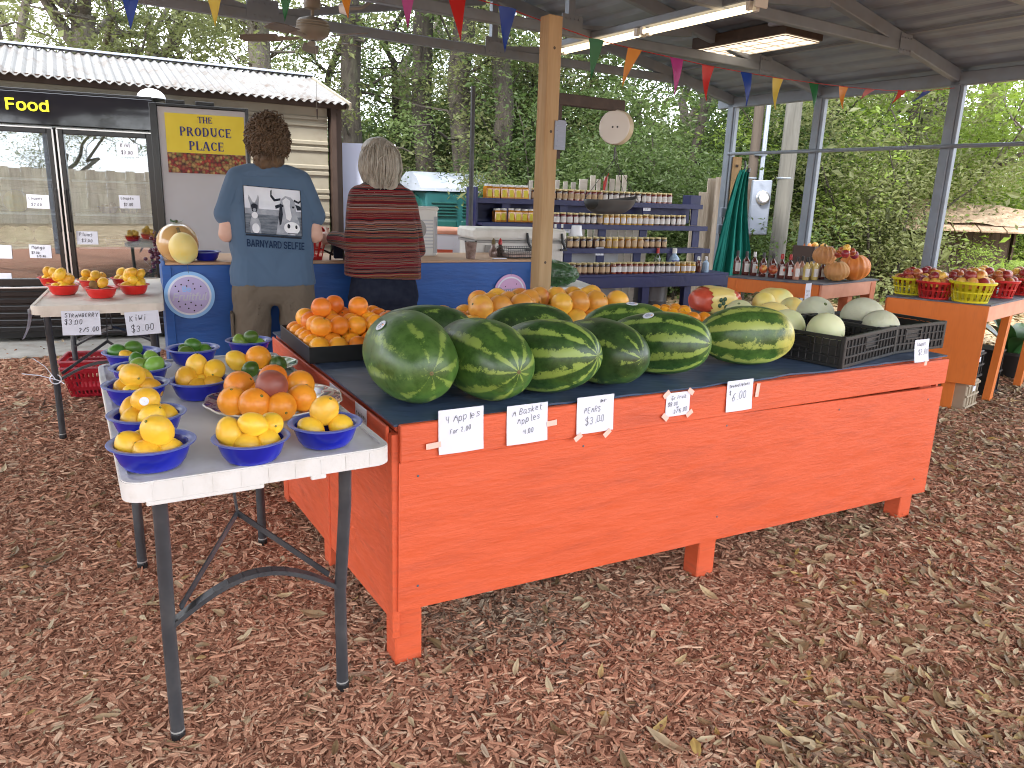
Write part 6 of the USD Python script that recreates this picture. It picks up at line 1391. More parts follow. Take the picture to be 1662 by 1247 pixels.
fold = (meshkit.fbm(np.c_[v[:, 0] * 7, v[:, 1] * 7, v[:, 2] * 12 + np.abs(v[:, 0]) * 16], 3, 14) - .5) * .032; som = trimesh.Trimesh(v + n * fold[:, None], f, process=False)
so_p = part(pm_, 'shorts', som, 'shorts_khaki', smooth=True); So = surf(som)
for s in (-1, 1): part(so_p, 'back_pocket', on_back(So, sbox(min(s * .06, s * .17), .64, max(s * .06, s * .17), .735), .005), 'shorts_khaki'); m_ = MB(); m_.box([s * .245, .01, .57], [.02, .12, .15], b=.006); part(so_p, 'cargo_pocket', m_, 'shorts_khaki')
part(so_p, 'hem', MB().tube([(-.142 + .103 * math.cos(a), .01 + .103 * math.sin(a), .458) for a in np.linspace(0, 6.2832, 25)[:-1]], .006, 6, closed=True).tube([(.142 + .103 * math.cos(a), .01 + .103 * math.sin(a), .458) for a in np.linspace(0, 6.2832, 25)[:-1]], .006, 6, closed=True), 'shorts_khaki', smooth=True)
hb_ = disp(soft(hull(((0, -.02, 1.668), .096), ((0, -.035, 1.585), .086), ((-.028, -.04, 1.52), .056), ((.030, -.04, 1.52), .056), ((0, .03, 1.690), .09)), .012, 6), .018, 26, 3, 3)
hP = part(pm_, 'hair', hb_, 'hair_brown', smooth=True)
part(hP, 'curls', strands((0, -.018, 1.638), (.108, .118, .134), 760, 5, .13, 2.9, .0040, .36), 'hair_brown', smooth=True)
for s in (-1, 1):
    m_ = MB(); m_.tm(soft(hull(((s * .13, -.06, .045), .045), ((s * .145, .13, .04), .042), ((s * .135, .03, .06), .045)).trim_by_plane([0, 0, 1], .002), .02, 3)); part(pm_, 'shoe', m_, 'shoe', smooth=True)
for s in (-1, 1): m_ = MB(); m_.tm(trimesh.creation.icosphere(2, .0115), mat4((s * .032, .112, 1.632))); part(pm_, 'eye', m_, 'white_paint', smooth=True)

# the person in the striped sweater
g2 = np.array([-.835, 4.74])
pw = thing('person', 'grey haired person in striped knit sweater and navy jeans at the counter, seen from behind', 'person', (g2[0], g2[1], .0), CR + .10)
sk = head_bones((-.035, .045, 1.535), .93) + [hull(((0, .0, 1.38), .058), ((0, .025, 1.47), .052)), hull(((-.115, 0, 1.30), .055), ((.115, 0, 1.30), .055), ((-.10, .01, 1.12), .100), ((.10, .01, 1.12), .105)), hull(((-.08, .02, 1.12), .085), ((.08, .02, 1.12), .085), ((-.085, 0, .82), .085), ((.085, 0, .82), .085))]
arms = {-1: (np.array([-.200, -.02, 1.055]), np.array([-.268, .185, 1.075])), 1: (np.array([.212, -.02, 1.02]), np.array([.12, .20, 1.02]))}
for s in (-1, 1):
    E_b, Wr = arms[s]
    sk += [hull(((s * .155, 0, 1.33), .055), (E_b, .043)), hull((E_b, .042), (Wr, .026))] + hand(Wr, (-.30, .75, -.1) if s < 0 else (-.6, .6, 0), (0, .2, -1), 1.25, s)
    K = np.array([s * .10, .02, .46]); A_ = np.array([s * .105, -.02, .09]); sk += [hull(((s * .095, 0, .80), .080), (K, .058)), hull((K, .058), (A_, .038)), hull((A_, .04), ((s * .11, .12, .033), .033), ((s * .11, -.05, .04), .034))]
part(pw, 'body', soft(fuse(sk), .0125), 'skin', smooth=True)
sw = [hull(((-.135, 0, 1.335), .062), ((.135, 0, 1.335), .062), ((0, .0, 1.40), .078)), hull(((-.135, 0, 1.325), .070), ((.135, 0, 1.325), .070), ((-.118, .0, 1.10), .122), ((.118, .0, 1.10), .122)), hull(((-.118, .0, 1.10), .122), ((.118, .0, 1.10), .122), ((-.112, .0, .84), .136), ((.112, .0, .84), .136), ((-.108, 0, .75), .136), ((.108, 0, .75), .136))]
for s in (-1, 1):
    E_b, Wr = arms[s]; sw += [hull(((s * .145, 0, 1.325), .075), (E_b, .066)), hull((E_b, .066), (Wr * .92 + E_b * .08, .040))]
swm = soft(fuse(sw).trim_by_plane([.06, .0, .998], .842).trim_by_plane([0, 0, -1], -1.445), .014, 10); v, f, n = meshkit.arrays(swm, True)
fold = (meshkit.fbm(np.c_[v[:, 0] * 6, v[:, 1] * 6, v[:, 2] * 10 + np.abs(v[:, 0]) * 12], 3, 24) - .5) * .022 * np.clip((v[:, 2] - .83) / .10, .15, 1); swm = trimesh.Trimesh(v + n * fold[:, None], f, process=False)
swp = part(pw, 'sweater', swm, 'knit', smooth=True)
je = [hull(((-.10, 0, .84), .105), ((.10, 0, .84), .105), ((-.105, -.005, .72), .125), ((.105, -.005, .72), .125))]
for s in (-1, 1): je.append(hull(((s * .10, -.005, .73), .122), ((s * .105, .01, .45), .085), ((s * .108, -.01, .06), .075)))
part(pw, 'jeans', disp(soft(fuse(je).trim_by_plane([0, 0, 1], .045), .018, 8), .007, 9, 6, 3), 'jeans_navy', smooth=True)
part(pw, 'hair', disp(soft(hull(((-.025, -.01, 1.588), .098), ((-.022, -.028, 1.50), .098), ((-.06, -.03, 1.425), .056), ((.032, -.03, 1.415), .056), ((-.03, .04, 1.60), .086)), .012, 6), .007, 16, 8, 3), 'hair_grey', smooth=True)
part(pw, 'hair_locks', strands((-.024, -.012, 1.538), (.112, .118, .132), 760, 9, .27, .45, .0042, .55, steps=11), 'hair_grey', smooth=True)
for s in (-1, 1):
    m_ = MB(); m_.tm(soft(hull(((s * .108, -.06, .04), .040), ((s * .115, .12, .035), .037), ((s * .11, .03, .05), .040)).trim_by_plane([0, 0, 1], .002), .02, 3)); part(pw, 'shoe', m_, 'shoe', smooth=True)
for s in (-1, 1): m_ = MB(); m_.tm(trimesh.creation.icosphere(2, .011), mat4((-.035 + s * .030, .122, 1.542))); part(pw, 'eye', m_, 'white_paint', smooth=True)
hb2 = thing('wrist_strap', 'black looped wallet strap hanging from the hand of the person in stripes', 'strap')
h0 = at(541, 392, 1.04); h0 = aty(543, 396, 4.93); pts = [h0 + [-.0, 0, .02], h0 + [-.03, 0, -.08], h0 + [-.035, .0, -.17], h0 + [.0, 0, -.235], h0 + [.045, 0, -.21], h0 + [.062, 0, -.12], h0 + [.055, 0, -.04]]
m_ = MB(); m_.tube(np.array(pts), .007, 7); part(hb2, 'loop', m_, 'appliance_black', smooth=True)
m_ = MB(); m_.box(h0 + [.025, .01, -.045], [.07, .03, .10], rz=.4, b=.008); part(hb2, 'wallet', m_, 'jeans_navy'); m_ = MB(); m_.tube([h0 + [-.01, 0, -.07], h0 + [-.10, 0, -.03]], [.01, .004], 6); part(hb2, 'tag', m_, 'appliance_black')
# ---------------------------------------------------------------- drink cooler and the white sided cabinet
FB_, FA_ = at(246, 160, 2.06), at(0, 143, 2.06)
FE = (FB_ - FA_)[:2]; FE /= np.linalg.norm(FE); FE = np.array([math.cos(.36), math.sin(.36)]); FN = np.array([-FE[1], FE[0]]); FRZ = yaw(FE)
def Fq(u, v, z): q = FB_[:2] - u * FE + v * FN; return np.array([q[0], q[1], z])     # u to the left from the right front edge
def fz(px, py): return online(px, py, Fq(0, 0, 0), Fq(1, 0, 0))
def fu(px, py): return float((FB_[:2] - fz(px, py)[:2]) @ FE)
fr_ = thing('drink_cooler', 'tall black two door glass cooler with lit food sign band', 'cooler')
def fb(u0, u1, v0, v1, z0, z1, b=.004):
    mb = MB(); mb.box(Fq((u0 + u1) / 2, (v0 + v1) / 2, (z0 + z1) / 2), [abs(u1 - u0), v1 - v0, z1 - z0], rz=FRZ, b=b); return mb
FW = 1.42; zt_, zh, zd, zb_ = 2.06, fz(120, 208)[2], .50, .05
part(fr_, 'side_wall', fb(0, .05, .03, .72, zb_, zt_ - .01), 'appliance_black'); part(fr_, 'side_wall', fb(FW - .05, FW, .03, .72, zb_, zt_ - .01), 'appliance_black')
part(fr_, 'back_wall', fb(.05, FW - .05, .68, .72, zb_, zt_ - .01), 'fridge_inside'); part(fr_, 'roof', fb(0, FW, .0, .72, zt_ - .012, zt_ + .012), 'appliance_black')
part(fr_, 'sign_band', fb(0, FW, -.02, .03, zh + .012, zt_ - .014), 'appliance_gloss', label='glossy black sign band with yellow letters')
part(fr_, 'floor', fb(.05, FW - .05, .04, .68, zd - .06, zd - .02), 'fridge_inside'); part(fr_, 'ceiling', fb(.05, FW - .05, .04, .68, zh - .03, zh + .01), 'fridge_inside')
tm_ = meshkit.text_mesh('Fresh Food', .085, .003, bold=True); P = fz(81, 181); w_ = np.array(tm_.vertices)[:, 0].max() * 1.12; v = np.array(tm_.vertices) * [1.12, 1, 1]; v[:, 0] -= w_
for pc_ in trimesh.Trimesh(v, tm_.faces, process=False).split(only_watertight=False): mb = MB(); mb.tm(pc_, frame_m(P - .024 * np.r_[FN, 0] - [0, 0, .004], [*FE, 0], [0, 0, 1])); part(fr_, 'letter', mb, 'letter_yellow')
mid = fu(99, 300)
for i, (u0, u1) in enumerate(((.012, mid - .004), (mid + .004, FW - .012))):
    d = part(fr_, 'door', fb(u0, u0 + .055, -.03, .025, zd, zh - .004), 'appliance_black')
    part(d, 'door_frame', fb(u1 - .055, u1, -.03, .025, zd, zh - .004), 'appliance_black'); part(d, 'door_frame', fb(u0 + .055, u1 - .055, -.03, .025, zh - .055, zh - .004), 'appliance_black'); part(d, 'door_frame', fb(u0 + .055, u1 - .055, -.03, .025, zd, zd + .06), 'appliance_black')
    part(d, 'glass', fb(u0 + .055, u1 - .055, -.006, .0, zd + .06, zh - .055, 0), 'fridge_glass')
    part(d, 'chrome_strip', fb(u0 + .01, u1 - .01, -.034, -.030, zh - .016, zh - .006, 0), 'chrome')
    ue = u1 - .012 if i == 0 else u0 + .012
    part(d, 'chrome_edge', fb(ue - .006, ue + .006, -.034, -.030, zd, zh - .02, 0), 'chrome')
    hu = u1 - .03 if i == 0 else u0 + .03
    part(d, 'handle', fb(hu - .010, hu + .010, -.055, -.030, .95, 1.30), 'appliance_black')
    for z in (.80, 1.08, 1.36): part(fr_, 'shelf', fb(u0 + .06, u1 - .06, .10, .66, z, z + .018, 0), 'white_paint')
part(fr_, 'base_panel', fb(0, FW, .02, .06, zb_, zd - .005), 'appliance_black')
for k in range(6): part(fr_, 'louvre', fb(.03, FW - .03, -.012, .02, .11 + k * .060, .150 + k * .060, .004), 'appliance_black')
part(fr_, 'kick_strip', fb(0, FW, -.03, .02, zd - .022, zd - .008, .002), 'chrome')
for px, py, lab, lines in ((207, 244, 'card reading Kiwi 3.00 taped high inside the right cooler door', [('KiWi', .03, .075, .030, 0), ('$3.00', .03, .022, .026, 0)]), (211, 328, 'card reading Loupes 2.00 on the right cooler door, middle', [('Loupes', .015, .075, .022, 0), ('$2.00', .03, .022, .022, 0)]), (142, 386, 'card reading Plums 3.00 on the right cooler door', [('Plums', .02, .07, .03, 0), ('$3.00', .035, .02, .024, 0)]), (62, 327, 'card reading Loupes 2.00 on the left cooler door', [('Loupes', .015, .07, .022, 0), ('$2.00', .03, .02, .022, 0)]), (66, 408, 'card reading Mango 2.00 on the left cooler door', [('Mango', .02, .075, .026, 0), ('$2.00', .012, .035, .018, 0), ('3/5.00', .05, .008, .016, 0)]), (1, 408, 'card cut by the left picture edge, upper one on the cooler door', []), (2, 454, 'card cut by the left picture edge, lower one on the cooler door', [])):
    P = fz(px, py) + .012 * np.r_[-FN, 0]; M = frame_m(P, [*FE, 0], [0, 0, 1]) @ mat4((-.08, -.055, 0), rot=euler(0, 0, RNG.normal(0, .03)))
    price_card(lab, M, .16, .11, lines, int(px * 7 + py), (), curl=.001, bend=0, pen=.0034)
def in_fridge(u, v, z): return Fq(u, v, z)
for i, (px, py, z) in enumerate(((181, 350, 1.08), (213, 346, 1.08), (191, 411, .80), (218, 409, .80))):
    u = fu(px, py); P = in_fridge(u + .05 if i % 2 else u + .06, .32, z + .019); q = BLUE.put(f"blue bowl of plums on the {'middle' if i < 2 else 'lower'} cooler shelf, {'left' if i % 2 == 0 else 'right'} one", m=mat4(P, i, scale=.95))
    for k in range(5): fruit('plum', P + [.036 * math.cos(k * 1.26), .036 * math.sin(k * 1.26), .05 + (.018 if k == 0 else 0)], f"{['topmost', 'rear right', 'rear left', 'front left', 'front right'][k]} plum in the {'left' if i % 2 == 0 else 'right'} bowl on the {'middle' if i < 2 else 'lower'} cooler shelf", group=f'plums in cooler bowl {i + 1}')
for k, (px, z) in enumerate(((40, .80), (75, .80), (15, .80))):
    P = in_fridge(fu(px, 440) + .05, .35, z + .10); fruit('honeydew', P, f"pale melon on the lower left cooler shelf, {['middle', 'right', 'left'][k]} of three")
P = in_fridge(fu(22, 350) + .05, .35, 1.08 + .10); fruit('yellow_melon', P, 'yellow melon on the middle left cooler shelf')
# white sided cabinet with the poster
wc = thing('white_cabinet', 'tall cabinet with white side panel and black edges beside the drink cooler', 'cabinet')
A0, A1 = aty(252, 300, 6.22)[:2], None; WE = np.array([math.cos(.36), math.sin(.36)]); WN = np.array([-WE[1], WE[0]])
def Wq(u, v, z): q = A0 + u * WE + v * WN; return np.array([q[0], q[1], z])
def wz(px, py): return online(px, py, Wq(0, 0, 0), Wq(1, 0, 0))
wt2 = wz(330, 172)[2]; ww = float((wz(408, 300)[:2] - A0) @ WE)
def wb(u0, u1, v0, v1, z0, z1, b=.003): mb = MB(); mb.box(Wq((u0 + u1) / 2, (v0 + v1) / 2, (z0 + z1) / 2), [u1 - u0, v1 - v0, z1 - z0], rz=.36, b=b); return mb
part(wc, 'body', wb(.02, ww - .02, .02, .70, .08, wt2 - .02), 'appliance_black'); part(wc, 'side_panel', wb(.055, ww - .022, -.004, .019, .10, wt2 - .025), 'panel_white', label='large plain white panel')
part(wc, 'edge_trim', wb(.0, .052, -.02, .70, .05, wt2), 'appliance_black'); part(wc, 'edge_trim', wb(ww - .020, ww + .004, -.012, .70, .05, wt2), 'appliance_black'); part(wc, 'top_trim', wb(.053, ww - .021, -.014, .70, wt2 - .022, wt2 + .0), 'appliance_black')
for x in (.12, .34): part(wc, 'hinge_block', wb(x, x + .14, -.01, .1, wt2 + .001, wt2 + .03), 'appliance_black')
ps = thing('poster', 'yellow poster reading The Produce Place above a picture of vegetables', 'poster')
pa, pb_, pc = wz(274, 280), wz(400, 280), wz(274, 183); pw_, ph_ = np.linalg.norm((pb_ - pa)[:2]), pc[2] - pa[2]
PM = frame_m(pa - .008 * np.r_[WN, 0], [*WE, 0], [0, 0, 1])
mb = MB(); mb.tm(trimesh.creation.box([pw_, ph_ * .655, .002]), PM @ mat4((pw_ / 2, ph_ * .672, 0))); part(ps, 'yellow_field', mb, 'sign_yellow')
mb = MB(); mb.tm(trimesh.creation.box([pw_, ph_ * .343, .002]), PM @ mat4((pw_ / 2, ph_ * .171, 0))); part(ps, 'vegetable_picture', mb, 'produce_print')
SER = {  # bold roman capitals: strokes (x0 y0 x1 y1 width) on a 10 x 14 body, bowls as arcs (cx cy rx ry a0 a1), serifs added at stroke ends
 'T': (10, [(5, 0, 5, 14, 2.6), (.6, 13.4, 9.4, 13.4, 1.2), (.9, 11, .9, 13, 1.0), (9.1, 11, 9.1, 13, 1.0)], [], [(5, 0)]), 'H': (11.5, [(2.3, 0, 2.3, 14, 2.6), (9.2, 0, 9.2, 14, 2.6), (2.3, 7.2, 9.2, 7.2, 1.2)], [], [(2.3, 0), (2.3, 14), (9.2, 0), (9.2, 14)]),
 'E': (9.5, [(2.3, 0, 2.3, 14, 2.6), (1, .6, 9, .6, 1.2), (1, 13.4, 8.6, 13.4, 1.2), (2.3, 7.2, 6.8, 7.2, 1.2), (8.7, .6, 8.7, 3, 1.0), (8.3, 13, 8.3, 11, 1.0), (6.8, 6, 6.8, 8.6, .9)], [], []), 'P': (10, [(2.3, 0, 2.3, 14, 2.6), (1, 13.4, 5, 13.4, 1.2), (2.3, 6.4, 5, 6.4, 1.1)], [(5, 9.9, 3.6, 3.5, -90, 90)], [(2.3, 0)]),
 'R': (11, [(2.3, 0, 2.3, 14, 2.6), (1, 13.4, 5, 13.4, 1.2), (2.3, 6.9, 5, 6.9, 1.1), (5.2, 6.8, 9.2, .6, 2.4)], [(5, 10.2, 3.5, 3.2, -90, 90)], [(2.3, 0), (9.7, 0)]), 'O': (12, [], [(6, 7, 4.6, 6.4, 0, 360)], []), 'D': (11.5, [(2.3, 0, 2.3, 14, 2.6), (1, .6, 5, .6, 1.2), (1, 13.4, 5, 13.4, 1.2)], [(5, 7, 4.8, 6.4, -90, 90)], []),
 'U': (11.5, [(2.4, 4, 2.4, 14, 2.5), (9.2, 4, 9.2, 14, 1.6)], [(5.8, 4.2, 3.4, 3.6, 180, 360)], [(2.4, 14), (9.2, 14)]), 'C': (11, [(9.3, 9.6, 9.3, 13, .9), (9.2, 1.6, 9.2, 4.2, .8)], [(6, 7, 4.6, 6.4, 40, 320)], []), 'L': (9.5, [(2.3, 0, 2.3, 14, 2.6), (1, .6, 9, .6, 1.2), (8.6, .6, 8.6, 3.6, 1.0)], [], [(2.3, 14)]), 'A': (12, [(5.6, 14, 1.6, .4, 1.3), (6, 14, 10, .4, 2.7), (3, 4.4, 8.6, 4.4, 1.1)], [], [(1.6, 0), (10, 0)])}
def roman(text, h):
    s = h / 14; x = 0; out = []
    for ch in text:
        w, st_, ar, se = SER[ch]
        for a, b, c, d, wd in st_: out.append(affinity.translate(LineString([(a, b), (c, d)]).buffer(wd / 2, cap_style=2), x))
        for cx, cy, rx, ry, a0, a1 in ar:
            an = np.radians(np.linspace(a0, a1, 24)); o_ = [(cx + rx * math.cos(t) + 0, cy + ry * math.sin(t)) for t in an]
            ip = [(cx + (rx - 2.3) * math.cos(t), cy + (ry - .9) * math.sin(t)) for t in an[::-1]]
            op = [(cx + (rx + .4) * math.cos(t), cy + (ry + .3) * math.sin(t)) for t in an]
            out.append(affinity.translate(Polygon(op + ip).buffer(0), x))
        for sx, sy in se: out.append(affinity.translate(sbox(sx - 2.0, max(sy - .9, 0) if sy else 0, sx + 2.0, sy if sy else .9), x))
        x += w + .3
    return affinity.scale(unary_union(out), s, s, origin=(0, 0)), x * s
for text, hh, y in (('THE', .068, .855), ('PRODUCE', .098, .630), ('PLACE', .098, .395)):
    g, w_ = roman(text, ph_ * hh * 1.55); kx = 1.0 if text != 'PRODUCE' else min(1.0, pw_ * .90 / w_)
    for g1_ in getattr(g, 'geoms', [g]): mb = MB(); mb.extrude(affinity.scale(g1_, kx, 1, origin=(0, 0)), .0015, PM @ mat4((pw_ * .5 - w_ * kx / 2, ph_ * y, .0015))); part(ps, 'letter', mb, 'sign_blue_ink')
q = fz(254, 157); dl_ = thing('dome_lamp', 'white dome lamp shade on top of the drink cooler', 'lamp'); q = Fq(.02, .25, 2.06)
mb = MB(); th = np.linspace(.0, np.pi / 2, 10); mb.lathe(np.c_[.115 * np.cos(th) + .0005, .02 + .085 * np.sin(th)], 28, mat4(q)); part(dl_, 'shade', mb, 'white_paint', smooth=True); mb = MB(); mb.lathe([(.06, .0), (.118, .012), (.118, .02)], 28, mat4(q)); part(dl_, 'base', mb, 'appliance_black')
# white board, portable toilet, coolers and freezers behind the counter
wbq = aty(598, 330, 8.3); wbd = thing('white_board', 'plain white upright board just right of the shed corner', 'board')
wL, wR = aty(553, 232, 8.3), aty(640, 232, 8.3); mb = MB(); mb.bar([*((wL + wR) / 2)[:2], -.5], [*((wL + wR) / 2)[:2], wL[2] - .0], .02, np.linalg.norm(wR - wL), up=(0, 1, 0)) if False else mb.box([(wL[0] + wR[0]) / 2, 8.3, (wL[2] - .5) / 2], [wR[0] - wL[0], .02, wL[2] + .5]); part(wbd, 'panel', mb, 'board_white')
mb = MB(); mb.box([wR[0] + .006, 8.3, (wL[2] - .5) / 2], [.012, .03, wL[2] + .5]); part(wbd, 'edge', mb, 'soft_white')
TO = aty(690, 330, 12.2)[:2]; tg = float(ground_z(*TO)); ta = math.radians(25)
tl = thing('portable_toilet', 'teal portable toilet with white domed roof and yellow round notice', 'toilet', (TO[0], TO[1], tg), ta)
th_ = 1.40 - tg
mb = MB(); mb.box([.56, .56, th_ / 2], [1.10, 1.10, th_], b=.03); part(tl, 'cabin', mb, 'teal_light')
for u in (.10, .62): mb = MB(); mb.box([u + .22, .004, th_ * .42], [.44, .02, th_ * .68], b=.015); part(tl, 'side_panel', mb, 'teal_plastic')
for u in (.10, .62):
    for k in range(5): mb = MB(); mb.box([u + .22, -.004, th_ * .80 + k * .05], [.42, .03, .022], b=.004); part(tl, 'vent_slat', mb, 'teal_plastic')
ar_ = Polygon([(.12, .1), (.98, .1), (.98, th_ - .35)] + [(.55 + .43 * math.cos(a), th_ - .35 + .30 * math.sin(a)) for a in np.linspace(0, np.pi, 14)] + [(.12, th_ - .35)])
mb = MB(); mb.extrude(ar_, .03, frame_m((.012, 1.11, 0), [0, -1, 0], [0, 0, 1])); part(tl, 'door', mb, 'teal_plastic'); mb = MB(); mb.extrude(Point(.62, th_ - .55).buffer(.13), .006, frame_m((-.022, 1.11, 0), [0, -1, 0], [0, 0, 1])); part(tl, 'round_notice', mb, 'sign_yellow')
rf_ = [(-.08, 0), (1.2, 0), (1.2, .05), (.95, .22), (.70, .30), (.42, .30), (.17, .22), (-.08, .05)]
mb = MB(); mb.extrude(Polygon(rf_), 1.26, frame_m((0, -.07, th_), [0, 1, 0], [0, 0, 1]) @ mat4((0, 0, -1.26)) if False else frame_m((-.06, 1.18, th_), [0, -1, 0], [0, 0, 1]) @ mat4((-.0, 0, -1.24))); part(tl, 'roof', mb, 'roof_white_plastic', smooth=35)
for k in range(4): mb = MB(); mb.box([.15 + k * .28, -.10, th_ + .03], [.03, .02, .05]); part(tl, 'roof_rib', mb, 'roof_white_plastic')
fz_ = thing('chest_freezer', 'white rust stained chest freezer with reddish lid behind the counter', 'freezer'); q = aty(735, 376, 7.2)
mb = MB(); mb.box([q[0], 7.5, (q[2] - .03) / 2], [.46, .6, q[2] - .03], b=.02); part(fz_, 'cabinet', mb, 'rust_white'); mb = MB(); mb.box([q[0], 7.5, q[2] - .005], [.48, .62, .045], b=.012); part(fz_, 'lid', mb, 'pink_orange')
q2 = thing('orange_notice', 'small orange red notice stuck on the chest freezer', 'notice'); qn = aty(721, 413, 7.18); mb = MB(); mb.box(qn, [.16, .006, .09]); part(q2, 'sheet', mb, 'orange_paint')
qa, qb = aty(771, 372, 6.05), aty(918, 384, 6.35); cd = (qb - qa)[:2]; cw = np.linalg.norm(cd); ca_ = yaw(cd)
cc = thing('ice_chest', 'large white ice chest with black rubber latches behind the counter', 'cooler box', (qa[0], qa[1], 0), ca_)
ztop = (qa[2] + qb[2]) / 2 + .03
mb = MB(); mb.box([cw / 2, .22, ztop - .045], [cw + .02, .46, .09], b=.02); part(cc, 'lid', mb, 'cooler_white'); mb = MB(); mb.box([cw / 2, .22, ztop - .10 - .18], [cw - .02, .43, .36], b=.015); part(cc, 'tub', mb, 'cooler_white'); mb = MB(); mb.box([cw / 2, .22, ztop - .104], [cw - .005, .445, .02]); part(cc, 'seam', mb, 'grey_plastic')
for x in (cw * .57, cw * .96): mb = MB(); mb.tube([(x - .012, -.02, ztop - .03), (x - .006, -.03, ztop - .10), (x + .02, -.035, ztop - .155)], [.010, .013, .010], 8); mb.box([x + .01, -.02, ztop - .165], [.06, .02, .016]); part(cc, 'latch', mb, 'black_plastic', smooth=40)
mb = MB(); mb.box([cw * .14, -.004, ztop - .24], [.05, .012, .22]); part(cc, 'handle_slot', mb, 'grey_plastic')
cst = thing('chest_stand', 'dark stand under the white ice chest', 'stand', (qa[0], qa[1], 0), ca_)
for x in (.05, cw - .05):
    for y in (.05, .38): mb = MB(); mb.box([x, y, (ztop - .47) / 2], [.06, .06, ztop - .47]); part(cst, 'leg', mb, 'dark_wood')
mb = MB(); mb.box([cw / 2, .22, ztop - .48], [cw, .44, .025]); part(cst, 'shelf', mb, 'dark_wood')
# wooden post, notice, hanging scale
PQ = aty(884, 300, 4.4)[:2]; ptop = aty(899, 27, 4.4)[2]
wp = thing('wooden_post', 'square yellow pine post standing at the end of the counter', 'post'); mb = MB(); mb.box([PQ[0], PQ[1], ptop / 2 - .05], [.089, .089, ptop + .1], rz=CR + .10, b=.004); part(wp, 'timber', mb, 'pine_wood')
for z in (2.15, 1.72, 1.0): mb = MB(); mb.lathe([(.001, .0015), (.011, .001), (.0125, 0)][::-1], 10, frame_m(np.array([PQ[0] - .004, PQ[1], z]) - .0455 * np.r_[-math.sin(CR + .1), math.cos(CR + .1), 0], [math.cos(CR + .1), math.sin(CR + .1), 0], [0, 0, 1])); part(wp, 'knot', mb, 'dark_wood')
pe_ = np.array([math.cos(CR + .1), math.sin(CR + .1)]); pn_ = np.array([-pe_[1], pe_[0]])
bk = thing('bracket', 'dark brown wooden bracket on the post that carries the scale', 'bracket')
b0 = PQ + pe_ * .066; zb1 = aty(908, 152, 4.43)[2]; zb0 = aty(908, 258, 4.43)[2]
mb = MB(); mb.box([b0[0], b0[1], (zb1 + zb0) / 2], [.038, .04, zb1 - zb0], rz=CR + .1, b=.002); part(bk, 'upright', mb, 'dark_wood'); mb = MB(); be_ = b0 + pe_ * .225; mb.box([be_[0], be_[1], zb1 - .028], [.49, .045, .062], rz=CR + .1, b=.003); part(bk, 'arm', mb, 'dark_wood')
no = thing('grey_notice', 'weathered grey metal notice fixed to the post above the counter', 'notice'); nq = PQ - pn_ * .05 + pe_ * .055; zn0, zn1 = aty(902, 243, 4.37)[2], aty(902, 196, 4.37)[2]
mb = MB(); mb.box([nq[0], nq[1], (zn0 + zn1) / 2], [.075, .006, zn1 - zn0], rz=CR + .1); part(no, 'plate', mb, 'meter_grey'); mb = MB()
for k in range(6): mb.box([nq[0] - pn_[0] * .005 + RNG.uniform(-.006, .006), nq[1] - pn_[1] * .005, zn0 + .02 + k * .027], [RNG.uniform(.03, .06), .003, .005], rz=CR + .1)
part(no, 'print', mb, 'grey_letter')
sc = thing('hanging_scale', 'round dial produce scale with dark pan hanging from the bracket', 'scale')
sq = b0 + pe_ * .43; zd_ = aty(1013, 206, 4.6)[2]; vd = np.array([sq[0], sq[1]]); vd = -vd / np.linalg.norm(vd); vx_ = np.array([-vd[1], vd[0]])
fdir = np.array([vd[0] * .93 - vx_[0] * .36, vd[1] * .93 - vx_[1] * .36]); fx_ = np.array([-fdir[1], fdir[0]])
DM = frame_m((sq[0], sq[1], zd_), [*fx_, 0], [0, 0, 1]); DM[:3, 2] = [*fdir, 0]
mb = MB(); mb.lathe([(.001, -.035), (.095, -.035), (.099, -.028), (.099, .028), (.095, .034)], 40, DM); part(sc, 'case', mb, 'scale_rim', smooth=40); mb = MB(); mb.lathe([(.096, .0335), (.091, .038), (.001, .039)], 40, DM); part(sc, 'dial_back', mb, 'scale_dial', smooth=40)
for x in (-.008, .022): mb = MB(); mb.lathe([(.006, .0392), (.005, .041), (.001, .041)], 10, DM @ mat4((x, .0, 0))); part(sc, 'screw', mb, 'appliance_black')
zp = aty(1000, 322, 4.6)[2]
mb = MB(); mb.tube([(sq[0], sq[1], zd_ + .11), (sq[0], sq[1], zb1 - .05)], .006, 6); part(sc, 'hook', mb, 'dark_steel'); mb = MB()
mb.tube([(sq[0], sq[1], zd_ - .11), (sq[0], sq[1], zd_ - .18)], .006, 6)
for sx in (-1, 1):
    for sy in (-.06, .06): mb.tube([(sq[0], sq[1], zd_ - .18), (sq[0] + sx * .16 * pe_[0] + sy * pn_[0], sq[1] + sx * .16 * pe_[1] + sy * pn_[1], zp - .01)], .0018, 4)
part(sc, 'chain', mb, 'dark_steel')
